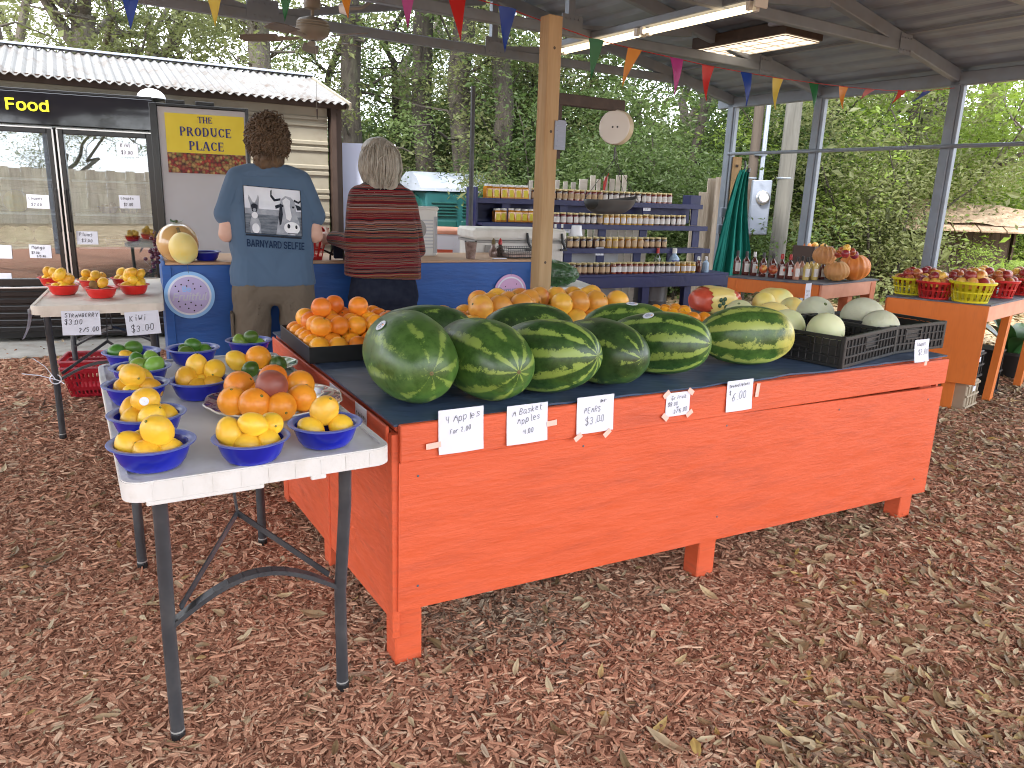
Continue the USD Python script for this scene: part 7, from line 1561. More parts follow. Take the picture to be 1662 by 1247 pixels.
# pan: a scoop, higher at both ends, rounded below
n1_, n2_ = 18, 12; V_ = []; xs_ = np.linspace(-.155, .195, n1_)
for x in xs_:
    wv = .115 * (1 - max(0, (x - .05) / .145) ** 1.6 * .98) * (1 - max(0, (-x - .09) / .065) ** 2 * .35)
    for a in np.linspace(0, np.pi, n2_):
        y = -wv * math.cos(a); dep = .085 * math.sin(a) * (wv / .115) ** .8
        zz = zp - dep + .018 * math.cos((x - .02) * 22) * 0 + (.035 * max(0, x / .215) ** 2) - .01
        V_.append([sq[0] + x * pe_[0] + y * pn_[0], sq[1] + x * pe_[1] + y * pn_[1], zz])
F_ = [(i * n2_ + j, i * n2_ + j + 1, (i + 1) * n2_ + j + 1, (i + 1) * n2_ + j) for i in range(n1_ - 1) for j in range(n2_ - 1)]
V_ = np.array(V_); mb = MB(); mb.add(V_, F_); mb.add(V_ - [0, 0, .002], [q[::-1] for q in F_]); part(sc, 'pan', mb, 'scale_pan', smooth=40)

# ---------------------------------------------------------------- overhead: fan, lamps, bunting, thin pipe
fan = thing('ceiling_fan', 'beige ceiling fan with five blades under the pavilion roof', 'fan'); fq = aty(508, 48, 5.9)
def fl(prof, name, m): mb = MB(); mb.lathe(prof, 28, mat4(fq)); part(fan, name, mb, m, smooth=40)
fl([(.02, -.075), (.06, -.07), (.10, -.045), (.115, -.02), (.118, .0)], 'motor_bowl', 'fan_beige'); fl([(.118, .001), (.122, .01), (.116, .018), (.121, .028), (.113, .036), (.116, .045), (.10, .065), (.05, .08)], 'motor_housing', 'fan_beige'); fl([(.012, .08), (.012, .14)], 'down_rod', 'fan_beige'); fl([(.012, .13), (.055, .14), (.062, .17), (.058, .20), (.04, .21)], 'canopy_cup', 'fan_beige')
hz = 2.95; mb = MB(); mb.tube([fq + [0, 0, .2], [fq[0], fq[1], hz]], .012, 8); part(fan, 'hanger', mb, 'steel_grey')
for k in range(5):
    a = k * 2 * np.pi / 5 + .63; c, s = math.cos(a), math.sin(a); mb = MB()
    pts = [(.10, -.012), (.17, -.03), (.25, -.055), (.44, -.064), (.52, -.052), (.54, 0), (.52, .052), (.44, .064), (.25, .055), (.17, .03), (.10, .012)]
    M = mat4(fq + [0, 0, -.055], a) @ mat4(rot=euler(.20, .04, 0)); mb.extrude(Polygon(pts[2:-2]), .006, M); b_ = part(fan, 'blade', mb, 'fan_blade'); mb = MB(); mb.extrude(Polygon([pts[0], pts[1], (.27, -.03), (.27, .03), pts[-2], pts[-1]]), .004, M @ mat4((0, 0, -.005))); part(b_, 'blade_arm', mb, 'fan_beige')
mb = MB(); mb.tube([fq + [.02, -.03, -.07], fq + [.02, -.03, -.55]], .0018, 5); part(fan, 'pull_chain', mb, 'fan_beige'); mb = MB(); mb.tube([fq + [.02, -.03, -.62], fq + [.02, -.03, -.55]], [.003, .008], 6); part(fan, 'pull_knob', mb, 'dark_wood')
zt2 = 2.56; ta_, tb2, tc = at(1228, 11, zt2), at(1045, 52, zt2), at(908, 85, zt2)
st_l = thing('strip_light', 'lit twin tube fluorescent strip along the pavilion rafters', 'lamp'); dtl = (tc - ta_); dtl /= np.linalg.norm(dtl); dpx = np.array([dtl[1], -dtl[0], 0])
mb = MB(); mb.bar(ta_ + [0, 0, .055] - dtl * .03, tc + [0, 0, .055] + dtl * .03, .11, .05, bev=.006); part(st_l, 'housing', mb, 'steel_grey')
L2 = np.linalg.norm(tc - ta_) / 2
for k in range(2):
    for s in (-.032, .032):
        a = ta_ + dtl * (k * L2 + .03) + dpx * s; b = ta_ + dtl * ((k + 1) * L2 - .03) + dpx * s
        mb = MB(); mb.tube([a, b], .015, 12); q = part(st_l, 'tube', mb, 'tube_light', smooth=40)
        for e in (a, b): m_ = MB(); m_.box(e + [0, 0, .01], [.03, .03, .06], rz=yaw(dtl)); part(q, 'socket', m_, 'offwhite')
for e, s_ in ((ta_ - dtl * .03, -1), (tc + dtl * .03, 1)): mb = MB(); mb.box(e + [0, 0, .035], [.02, .12, .09], rz=yaw(dtl), b=.005); part(st_l, 'end_cap', mb, 'offwhite')
zf2 = 2.70; tcn = [at(*p, zf2) for p in ((1127, 84), (1275, 57), (1338, 70), (1181, 94))]; o_ = tcn[0]; ex_ = (tcn[1] - tcn[0]); exl = np.linalg.norm(ex_); ex_ /= exl; ey_ = tcn[3] - tcn[0]; ey_ -= ex_ * (ex_ @ ey_); eyl = np.linalg.norm(ey_); ey_ /= eyl
tf = thing('troffer_light', 'square grid fluorescent troffer glowing warm under the roof', 'lamp'); TM = frame_m(o_, ex_, ey_)
flip = -1 if TM[2, 2] < 0 else 1
mb = MB(); mb.tm(trimesh.creation.box([exl, eyl, .004]), TM @ mat4((exl / 2, eyl / 2, flip * .006))); part(tf, 'diffuser', mb, 'troffer_light')
mb = MB()
for k in range(7): mb.tm(trimesh.creation.box([.006, eyl, .008]), TM @ mat4((exl * k / 6, eyl / 2, 0)))
for k in range(4): mb.tm(trimesh.creation.box([exl, .006, .008]), TM @ mat4((exl / 2, eyl * k / 3, 0)))
part(tf, 'grid', mb, 'offwhite'); mb = MB(); mb.tm(cbox([exl + .04, eyl + .04, .10], .004), TM @ mat4((exl / 2, eyl / 2, flip * .062))); part(tf, 'housing', mb, 'dark_wood')
mb = MB(); mb.tm(cbox([.20, .05, .06], .004), TM @ mat4((exl * .98, -.05, flip * .10), .2)); part(tf, 'ballast_box', mb, 'meter_grey')
P3 = P1 + 2.49 * DB
def T3(px, py): return online(px, py, P3, P3 + GR)
bp = np.array([T3(*p) for p in ((1558, 142), (1500, 148), (1440, 147), (1380, 142), (1322, 135), (1263, 127), (1210, 118), (1150, 107), (1097, 95), (1030, 80), (965, 64), (885, 36), (820, 12), (743, -10), (658, -34), (560, -48), (463, -52), (343, -48), (210, -44))])
bt = thing('bunting', 'string of triangular coloured pennants sagging from the right post across the pavilion', 'bunting')
cum = np.r_[0, np.cumsum(np.linalg.norm(np.diff(bp, axis=0), axis=1))]; fine = np.stack([np.interp(np.linspace(0, cum[-1], 120), cum, bp[:, k]) for k in range(3)], -1)
mb = MB(); mb.tube(fine, .0028, 5); part(bt, 'string', mb, 'flag_red')
flags = [(1505, 'blue', .13), (1462, 'red', .13), (1415, 'pink', .10), (1370, 'orange', .16), (1322, 'green', .18), (1263, 'yellow', .21), (1210, 'blue', .215), (1150, 'red', .215), (1097, 'magenta', .215), (1030, 'orange', .215), (966, 'green', .22), (893, 'yellow', .22), (822, 'blue', .225), (743, 'red', .225), (658, 'magenta', .225), (560, 'orange', .21), (463, 'green', .225), (343, 'yellow', .225), (210, 'blue', .22)]
rf2 = np.random.default_rng(3); gdir = np.r_[GR, 0] * 1.0; fw = .115
for px, c, ln in flags:
    y0 = np.interp(px, [p for p in (210, 343, 463, 560, 658, 743, 820, 885, 965, 1030, 1097, 1150, 1210, 1263, 1322, 1380, 1440, 1500, 1558)], [-44, -48, -52, -48, -34, -10, 12, 36, 64, 80, 95, 107, 118, 127, 135, 142, 147, 148, 142])
    q = T3(px, y0); n_ = 7; V_ = []; sw_ = rf2.normal(0, .014); lift = .9 if px in (1505, 1462, 1415) else 0
    for i in range(n_):
        t_ = i / (n_ - 1); w_ = fw * (1 - t_) * .5
        cz = -ln * t_ * (1 - .35 * lift); bow = .012 * math.sin(t_ * 3 + px) + .02 * t_ * sw_ / .03 + lift * .10 * t_
        for s_ in (-1, 0, 1):
            sl = (bp[3][2] - bp[12][2]) * 0
            V_.append(q + gdir * (s_ * w_ + lift * -.0 * t_ + sw_ * t_) + np.r_[-DB, 0] * (bow + .010 * (1 - abs(s_)) * math.sin(t_ * 4 + px)) + [0, 0, cz])
    F_ = [(i * 3 + j, i * 3 + j + 1, i * 3 + 4 + j, i * 3 + 3 + j) for i in range(n_ - 1) for j in range(2)]
    part(bt, 'pennant', (np.array(V_), F_), 'flag_' + c, smooth=True)
mb = MB()
for k in range(4): a = k * 1.6; q = bp[0] + [.02 * math.cos(a), .02 * math.sin(a), -.01]; mb.tube([bp[0], q, q + [.01, -.01, -.05]], .004, 5)
part(bt, 'knot', mb, 'flag_yellow')
tp = thing('steel_pipe', 'thin dark steel pipe standing behind the honey jars', 'pole'); a, b = aty(768, 140, 6.9), aty(764, 345, 6.9); mb = MB(); mb.tube([[a[0], a[1], -.3], a], .021, 10); part(tp, 'pipe', mb, 'dark_steel', smooth=40)
sl_ = thing('spot_lamp', 'small round white spot lamp clamped to the truss beside the fan', 'lamp'); q = aty(562, 14, 5.6)
mb = MB(); mb.lathe([(.001, -.05), (.03, -.045), (.042, 0), (.036, .012), (.001, .014)], 18, frame_m(q, [0, 1, 0.3], [0, -.3, 1])); part(sl_, 'lamp_head', mb, 'white_paint', smooth=40); mb = MB(); mb.tube([q + [.02, 0, 0], q + [.10, .02, .01], q + [.16, .05, .06]], .012, 8); part(sl_, 'arm', mb, 'grey_plastic')
# ---------------------------------------------------------------- the stepped jar rack
RO = at(935, 447, .66)[:2]; RD = np.array([.90, .436]); RD /= np.linalg.norm(RD); RN = np.array([-RD[1], RD[0]]); RR = yaw(RD)
def Rq(u, v, z): q = RO + u * RD + v * RN; return np.array([q[0], q[1], z])
def rzq(px, py, v): return online(px, py, Rq(0, v, 0), Rq(1, v, 0))
def ru(px, py, v): return float((rzq(px, py, v)[:2] - RO) @ RD)
rk = thing('jar_rack', 'navy blue stepped wooden rack full of jars behind the counter', 'shelf rack')
def rbx(u0, u1, v0, v1, z0, z1, b=.002): mb = MB(); mb.box(Rq((u0 + u1) / 2, (v0 + v1) / 2, (z0 + z1) / 2), [u1 - u0, v1 - v0, z1 - z0], rz=RR, b=b); return mb
V4, V3, V2, V1 = .02, .20, .36, .52
z4 = .66; z3 = rzq(1010, 404, V3)[2]; z2 = rzq(1010, 366, V2)[2]; z1 = rzq(1010, 329, V1)[2]; zh2 = rzq(830, 361, V1)[2]
ul, ur = ru(772, 340, V1), ru(1140, 335, V1); ub = ru(1183, 445, 0)
part(rk, 'bench_top', rbx(ul, ub, 0, .30, z4 - .022, z4), 'rack_navy'); part(rk, 'bench_apron', rbx(ul, ub, -.004, .016, z4 - .13, z4 - .023), 'rack_navy')
for u in (ul + .05, .10, .78, 1.30, ub - .08): part(rk, 'bench_leg', rbx(u, u + .085, .0175, .085, -.05, z4 - .0235), 'rack_navy')
for z, v, u1, nm in ((z3, V3, ru(1152, 403, V3), 'shelf'), (z2, V2, ru(1148, 368, V2), 'shelf'), (z1, V1, ur, 'shelf')):
    part(rk, nm, rbx(ul, u1, v, v + .17, z - .02, z), 'rack_navy'); part(rk, 'shelf_lip', rbx(ul, u1, v - .012, v - .001, z - .045, z + .004), 'rack_navy')
part(rk, 'shelf', rbx(ul, ru(872, 360, V1), V1 - .02, V1 + .17, zh2 - .02, zh2), 'rack_navy')
for z0, z1_, v, us_ in ((z4, z3, V3 + .06, (.05, .42, .86, 1.28, ru(1140, 410, V3))), (z3, z2, V2 + .05, (.05, .52, 1.02, ru(1135, 380, V2))), (z2, z1, V1 + .05, (ul, ul + .34, .15, .7, 1.15, ur - .05))):
    for u in us_: part(rk, 'upright', rbx(u - .045, u + .045, v, v + .02, z0 + .001, z1_ - .0205), 'rack_navy')
part(rk, 'back_board', rbx(ul, ur - .03, V1 + .172, V1 + .188, z2 + .02, z1 - .03), 'rack_navy'); part(rk, 'back_board', rbx(ul, ru(872, 340, V1), V1 + .172, V1 + .188, zh2 - .3, z1 + .0), 'rack_navy')
part(rk, 'end_board', rbx(ul - .02, ul - .001, V1 - .05, V1 + .19, .3, z1 + .10), 'rack_navy'); part(rk, 'end_board', rbx(ur - .14, ur - .002, V1 + .03, V1 + .17, z1 + .001, z1 + .10), 'rack_navy')
def jar_build(glass, label, lid, square=False):
    def b(t):
        pr = [(.001, 0), (.027, 0), (.0295, .004), (.0295, .070), (.026, .078), (.0245, .084)]
        mb = MB(); mb.lathe(pr, 4 if square else 12, mat4(rot=euler(0, 0, math.pi / 4 if square else 0), scale=(1.28 if square else 1, 1.28 if square else 1, 1))); part(t, 'glass', mb, glass, smooth=30)
        mb = MB(); mb.lathe([(.0262, .084), (.027, .086), (.027, .097), (.025, .099), (.001, .099)], 12); part(t, 'lid', mb, lid, smooth=30)
        if square: mb = MB(); mb.box([0, -.0272, .038], [.034, .001, .05]); part(t, 'label', mb, label)
        else:
            a = np.linspace(-2.75, -.40, 8); v = [[.0300 * math.cos(x), .0300 * math.sin(x), z] for x in a for z in (.016, .062)]; f = [(2 * i, 2 * i + 2, 2 * i + 3, 2 * i + 1) for i in range(7)]
            part(t, 'label', (np.array(v), f), label, smooth=True)
    return b
JK = {'kraft': Kind('jam_jar', 'jar', jar_build('jar_dark', 'label_kraft', 'lid_gold')), 'kraft_red': Kind('jam_jar', 'jar', jar_build('jar_red', 'label_kraft', 'lid_gold')), 'white_red': Kind('jam_jar', 'jar', jar_build('jar_red', 'label_white', 'lid_gold')), 'white_dark': Kind('jam_jar', 'jar', jar_build('jar_dark', 'label_white', 'lid_gold')), 'white_amber': Kind('jam_jar', 'jar', jar_build('jar_amber', 'label_white', 'lid_gold')), 'kraft_amber': Kind('jam_jar', 'jar', jar_build('jar_amber', 'label_kraft', 'lid_gold')), 'honey': Kind('honey_jar', 'jar', jar_build('jar_honey', 'label_yellow', 'lid_white', True))}
ORD = ['', 'second ', 'third ', 'fourth ', 'fifth ', 'sixth ', 'seventh ', 'eighth ', 'ninth ', 'tenth ', 'eleventh ', 'twelfth ', 'thirteenth ']
def nth(i, n): return (ORD[i] + 'leftmost') if i <= (n - 1) / 2 else (ORD[n - 1 - i] + 'rightmost')
JDESC = {'kraft': 'dark jam jar with kraft label', 'kraft_red': 'red jam jar with kraft label', 'white_red': 'red jam jar with white label', 'white_dark': 'dark jam jar with white label', 'white_amber': 'amber jam jar with white label', 'kraft_amber': 'amber jam jar with kraft label', 'honey': 'honey jar with yellow label'}
def jar_row(px0, px1, py, v, z, seq, where, sc=1.12):
    u0, u1 = ru(px0, py, v), ru(px1, py, v); n = len(seq); rng = np.random.default_rng(int(px0))
    for i, k in enumerate(seq):
        u = u0 + (u1 - u0) * (i + .5) / n
        JK[k].put(f'{JDESC[k]}, {nth(i, n)} {where}', m=mat4(Rq(u + rng.normal(0, .002), v + rng.normal(0, .004), z + .001), RR + rng.normal(0, .15), scale=sc * rng.uniform(.98, 1.02)), group='jars ' + where)
jar_row(786, 857, 318, V1 + .07, z1, ['honey'] * 6, 'on the top honey shelf', 1.3); jar_row(800, 866, 358, V1 + .07, zh2, ['honey'] * 6, 'on the lower honey shelf', 1.3)
jar_row(862, 1090, 325, V1 + .07, z1, ['kraft'] * 6 + ['kraft_red'] * 6 + ['white_dark'] * 8 + ['white_red'] * 5, 'on the top jam shelf'); jar_row(898, 1112, 366, V2 + .06, z2, ['white_red'] * 4 + ['white_dark'] * 3 + ['kraft'] + ['white_amber'] * 9 + ['white_dark'] * 6, 'on the second jam shelf')
jar_row(918, 1081, 404, V3 + .06, z3, ['kraft'] * 6 + ['kraft_amber'] * 6 + ['kraft'] * 4, 'on the third jam shelf'); jar_row(914, 1127, 446, V4 + .05, z4, ['kraft'] * 8 + ['white_red'] * 8 + ['white_dark'] * 4 + ['white_amber'] * 4, 'on the lowest jam shelf')
for px, py, v, lab in ((1051, 337, V1 - .02, 'small white price card under the top jam shelf'), (974, 409, V3 - .02, 'small white price card under the third jam shelf'), (921, 372, V2 - .02, 'small white card beside two bottles at the rack left')):
    P = rzq(px, py, v); price_card(lab, frame_m(P - [.045, 0, .035], [*RD, 0], [0, 0, 1]), .095, .075, [('Jam', .012, .042, .018, 0), ('$6.00', .02, .012, .018, 0)] if False else [('$6.00', .012, .040, .018, 0), ('2/10', .02, .010, .016, 0)], px, (), curl=.002)
def bottle(label, P, h, r, body, cap, lab=None, cat='bottle', name='bottle', emblem=None):
    t = thing(name, label, cat, tuple(P), RR + .1); mb = MB(); mb.lathe([(.001, 0), (r * .95, 0), (r, .006), (r, h * .56), (r * .72, h * .66), (r * .36, h * .74), (r * .34, h * .80)], 16); part(t, 'glass', mb, body, smooth=35)
    mb = MB(); mb.lathe([(r * .42, h * .79), (r * .44, h * .80), (r * .42, h * .985), (r * .36, h), (.001, h)], 14); part(t, 'cap', mb, cap, smooth=35)
    if lab:
        a = np.linspace(-2.75, -.40, 9); v = [[r * 1.02 * math.cos(x), r * 1.02 * math.sin(x), z] for x in a for z in (h * .14, h * .50)]; q = part(t, 'label', (np.array(v), [(2 * i, 2 * i + 2, 2 * i + 3, 2 * i + 1) for i in range(8)]), lab, smooth=True)
        if emblem: mb = MB(); mb.extrude(Point(0, 0).buffer(r * .42, 10), .001, frame_m((0, -r * 1.03, h * .36), [1, 0, 0], [0, 0, 1])); part(q, 'emblem', mb, emblem)
    return t
for px, lab, b_, c_ in ((1072, 'tall clear bottle with red stripe behind the lowest jars', 'clear_plastic', 'lid_red'), (1099, 'pale blue water jug behind the lowest jars', 'bottle_blue', 'lid_white'), (1132, 'white capped dark bottle at the right end of the bench', 'sauce_dark', 'lid_white'), (1144, 'small clear bottle at the far right end of the bench', 'bottle_blue', 'lid_white')):
    h = .24 if px < 1110 else .16; P = Rq(ru(px, 444, .10), .17 if px < 1110 else .10, z4); bottle(lab, P, h, .055 if px == 1099 else .035, b_, c_, 'bowl_blue' if px == 1099 else None)
for px in (901, 912): bottle(f"small dark bottle with white neck at the rack left end, {'left' if px < 905 else 'right'} of two", rzq(px, 378, V3) + [0, 0, -.08], .16, .024, 'sauce_dark', 'lid_white')
cup = thing('white_pail', 'small white upturned pail on the third rack shelf', 'pail', tuple(rzq(934, 381, V2)), 0); mb = MB(); mb.lathe([(.07, -.01), (.055, .09), (.001, .09)], 20); part(cup, 'wall', mb, 'white_paint', smooth=30); mb = MB(); mb.lathe([(.071, -.012), (.074, -.008), (.071, -.002)], 20); part(cup, 'rim', mb, 'white_paint')
# appliances glimpsed under and through the rack
for u0, u1, lab in ((.16, .50, 'white appliance under the jar bench, left one'), (.54, .74, 'white appliance under the jar bench, right one')): t = thing('white_appliance', lab, 'appliance'); part(t, 'cabinet', rbx(u0, u1, .42, .6, .0, .92, .01), 'panel_white'); part(t, 'front_edge', rbx(u0, u1, .412, .419, .86, .90, .002), 'grey_plastic')
t = thing('steel_barrel', 'dark grey steel drum under the right end of the jar bench', 'barrel', tuple(Rq(1.05, .25, 0))); mb = MB(); mb.lathe([(.001, 0), (.17, 0), (.172, .18), (.178, .19), (.172, .20), (.172, .36), (.178, .37), (.172, .38), (.17, .52), (.001, .52)], 28); part(t, 'drum', mb, 'barrel_grey', smooth=35); mb = MB(); mb.lathe([(.172, .515), (.178, .52), (.172, .525)], 28); part(t, 'rim', mb, 'barrel_grey')
av = thing('avocado_ornament', 'big glossy dark green avocado ornament right of the wooden post', 'ornament'); aq = at(912, 449, .745 + .08)
mb = MB(); m_ = trimesh.creation.icosphere(4); v = np.array(m_.vertices); v *= [.155, .10, .10]; v[:, 2] *= 1 - .28 * np.clip(v[:, :1] / .155, -1, 1)[:, 0]; mb.tm(disp(trimesh.Trimesh(v, m_.faces, process=False), .010, 38, 4, 2), mat4((0, 0, 0), -.1)); 
for d in mb.v: d += aq + [-.02, .15, .0]
part(av, 'skin', mb, 'avocado', smooth=True); mb = MB(); mb.tube([aq + [-.17, .15, .03], aq + [-.195, .15, .045]], [.012, .008], 7); part(av, 'stem', mb, 'stem')
wt3o = at(890, 476, .70)[:2]; wt3 = thing('folding_table', 'small white folding table under the avocado ornament', 'folding table', (wt3o[0], wt3o[1], 0), .25)
rr = sbox(-.02, 0, .38, .5).buffer(-.03).buffer(.03, 6); mb = MB(); mb.extrude(rr, .042, mat4((0, 0, .70))); part(wt3, 'top', mb, 'white_plastic_rim')
for x in (.04, .32):
    for y in (.06, .44): mb = MB(); mb.tube([(x, y, 0), (x, y, .70)], .014, 8); part(wt3, 'leg', mb, 'dark_steel')
mb = MB(); mb.bar((.04, .06, .35), (.32, .06, .66), .012, .02); part(wt3, 'brace', mb, 'dark_steel')

# ---------------------------------------------------------------- the low orange table with sauces and pumpkins
def quad_table(name, label, cs, z, ap_h, leg_s, mats, top='edge_grey', legs=(0, 1, 2, 3), aprons=(0, 1, 2, 3), leg_mats=None):
    t = thing(name, label, 'table'); cs = [np.asarray(c[:2], float) for c in cs]; cen = sum(cs) / 4
    P = Polygon([tuple(c) for c in cs]); mb = MB(); mb.extrude(P.buffer(.008, join_style=2), .012, mat4((0, 0, z - .012))); part(t, 'top_board', mb, top)
    for i in aprons:
        a, b = cs[i], cs[(i + 1) % 4]; d = (b - a) / np.linalg.norm(b - a); n = np.array([-d[1], d[0]]); n = n if n @ (cen - a) > 0 else -n
        mb = MB(); mb.bar([*(a + d * .005 + n * .012), z - .012 - ap_h / 2 - .0015], [*(b - d * .024 + n * .012), z - .012 - ap_h / 2 - .0015], .022, ap_h, bev=.002); part(t, 'apron', mb, mats[i])
    for i in legs:
        c = cs[i]; q = c + (cen - c) / np.linalg.norm(cen - c) * .075; mb = MB(); mb.box([q[0], q[1], (z - .014) / 2 - .03], [leg_s, leg_s, z + .03], rz=yaw(cs[1] - cs[0]), b=.003); part(t, 'leg', mb, (leg_mats or mats)[i])
    return t
MN, ML, MR = at(1335, 461, .76), at(1181, 448, .76), at(1424, 453, .76); MF = ML + (MR - MN)
sct = quad_table('sauce_table', 'low faded orange table with sauce bottles and pumpkins', [MN, MR, MF, ML], .76, .115, .085, ['pink_orange', 'faded_orange', 'faded_orange', 'tangerine_paint'], leg_mats=['tangerine_paint', 'faded_orange', 'faded_orange', 'tangerine_paint'])
q = MN * .45 + MR * .55 + np.array([-.03, .05, 0]); mb = MB(); mb.box([q[0], q[1], .31], [.08, .08, .64], rz=.7, b=.003); part(sct, 'leg', mb, 'faded_orange')
P = online(1305, 487, MN - [.02, .02, 0], MR - [.02, .02, 0]); dm = (MR - MN)[:2] / np.linalg.norm((MR - MN)[:2]); price_card('narrow white card taped to the sauce table corner', frame_m(P, [*dm, 0], [0, 0, 1]), .085, .13, [('$8.00', .01, .06, .016, 0), ('ea', .02, .03, .014, 0)], 61, (), curl=.003)
sb = [(1194.5, 447, .205, 'sauce_dark', 'lid_black', 'label_white', None, 'dark sauce bottle at the left end of the sauce table'), (1209, 448.5, .205, 'sauce_dark', 'lid_black', 'label_white', None, 'second dark sauce bottle from the left end of the sauce table'), (1222, 449.5, .205, 'sauce_dark', 'lid_white', 'label_white', 'pumpkin_orange', 'sauce bottle with a white cap on the sauce table'), (1236.6, 451, .205, 'sauce_dark', 'lid_black', 'label_white', 'pumpkin_orange', 'black capped sauce bottle right of the white capped one'), (1252, 452.5, .205, 'sauce_dark', 'lid_black', 'label_white', 'pumpkin_orange', 'black capped sauce bottle left of the red capped pair'), (1266, 454, .205, 'sauce_dark', 'lid_red', 'label_white', 'bag_red', 'left of the two red capped sauce bottles'), (1279.6, 455, .205, 'sauce_dark', 'lid_red', 'label_white', 'bag_red', 'right of the two red capped sauce bottles'),
      (1291, 456, .19, 'sauce_pink', 'lid_black', 'label_white', None, 'pink dressing bottle, first of the pale bottle cluster'), (1299, 454, .19, 'sauce_pink', 'lid_black', 'label_white', None, 'pink dressing bottle behind the first pale one'), (1307, 456.5, .19, 'sauce_yellow', 'lid_black', 'label_white', None, 'yellow dressing bottle at the front of the pale cluster'), (1314, 455, .19, 'sauce_yellow', 'lid_black', 'label_white', None, 'yellow dressing bottle in the middle of the pale cluster'), (1321, 456.5, .19, 'sauce_yellow', 'lid_black', 'label_white', None, 'yellow dressing bottle right of the middle one'), (1327, 454.5, .19, 'sauce_yellow', 'lid_black', 'label_white', None, 'rightmost yellow dressing bottle'), (1333, 455.5, .17, 'sauce_dark', 'lid_black', 'label_white', None, 'short dark bottle right of the yellow dressings'), (1338, 453.5, .17, 'sauce_dark', 'lid_black', 'label_white', None, 'short dark bottle behind the purple labelled jar')]
for px, py, h, bo, ca, la, em, lb in sb: bottle(lb, at(px, py - 2, .761), h, .031 if h > .2 else .027, bo, ca, la, emblem=em, name='sauce_bottle')
for px, py, la, lb in ((1343, 452, 'purple', 'squat dark jar with purple label beside the pumpkins'), (1351, 451, 'label_white', 'squat dark jar with white label beside the pumpkins')): bottle(lb, at(px, py, .761), .135, .032, 'jar_dark', 'lid_black', la, name='dark_jar', cat='jar')
fruit('orange_pumpkin', at(1386, 434, .76 + .115), 'large orange pumpkin at the right of the sauce table', tilt=.06, sc=.80); fruit('tan_pumpkin', at(1358, 440, .76 + .085), 'tan ribbed pumpkin in front of the dark wooden box', tilt=.1, sc=.74)
fruit('tan_pumpkin', at(1351, 417, .76 + .22) + [0, .15, 0], 'tan pumpkin beside the dark wooden box, upper one', tilt=.1, sc=.74)
bxq = at(1322, 433, .761) + [.06, .25, 0]; wb2 = thing('wooden_box', 'dark brown open wooden box behind the sauce bottles', 'box', tuple(bxq), .62)
for c, s in (([0, -.12, .10], [.34, .016, .20]), ([0, .12, .10], [.34, .016, .20]), ([-.165, 0, .10], [.016, .222, .20]), ([.165, 0, .10], [.016, .222, .20])): mb = MB(); mb.box(c, s, b=.002); part(wb2, 'side_board', mb, 'brown_box')
for k, (dx, dy, dz) in enumerate(((-.08, 0, .19), (.02, .02, .20), (.10, -.02, .19))): fruit('gold_apple' if k else 'grapefruit', bxq + [dx, dy, dz], f"fruit heaped in the dark wooden box, {['left', 'middle', 'right'][k]} one")
for k, (px, py, dz) in enumerate(((1372, 408, .30), (1380, 404, .33), (1388, 410, .29), (1392, 415, .25), (1366, 413, .27), (1378, 413, .29))): fruit('gold_apple' if k == 1 else 'apple', at(px, py, .74 + dz) + [.0, .06, 0], f"{['red', 'golden', 'red', 'red', 'red', 'red'][k]} apple on the big pumpkin, {['upper left', 'topmost', 'upper right', 'lower right', 'lower left', 'centre'][k]}", sc=.85)
for k, (px, py) in enumerate(((1246, 426), (1262, 427), (1290, 420))): fruit('apple', at(px, py + 24, .80) + [.05, .28, .04], f"red apple half hidden behind the sauce bottles, {['left', 'middle', 'right'][k]} one")

# ---------------------------------------------------------------- the apple table at right
AL_, AN = at(1441, 480, .76), at(1607, 495, .76); AR = AN + np.array([*((at(1662, 483, .76) - AN)[:2] * 2.6), 0]); AF = AL_ + (AR - AN)
apt = quad_table('apple_table', 'orange table with apple baskets at the right side', [AN, AR, AF, AL_], .76, .105, .085, ['pink_orange', 'faded_orange', 'faded_orange', 'tangerine_paint'], legs=(1, 2, 3), leg_mats=['tangerine_paint'] * 4)
dpa = (AN - AL_)[:2]; lpa = np.linalg.norm(dpa); dpa /= lpa; npa = np.array([dpa[1], -dpa[0]])
mb = MB(); mb.bar([*(AL_[:2] + npa * .012), .475], [*(AN[:2] + npa * .012), .475], .02, .55, bev=.003); part(apt, 'end_panel', mb, 'tangerine_paint', label='large flat orange end panel')
q = AN[:2] - dpa * .16 - npa * .06; mb = MB(); mb.box([q[0], q[1], .36], [.085, .085, .76], rz=yaw(dpa), b=.003); part(apt, 'leg', mb, 'tangerine_paint')
for k in range(2): q = AN[:2] + (AR - AN)[:2] * (.28 + k * .38) + npa * -.05; mb = MB(); mb.bar([q[0] - .1, q[1] - .05, 0], [q[0], q[1] + .05, .65], .05, .08); part(apt, 'slanted_leg', mb, 'tangerine_paint')
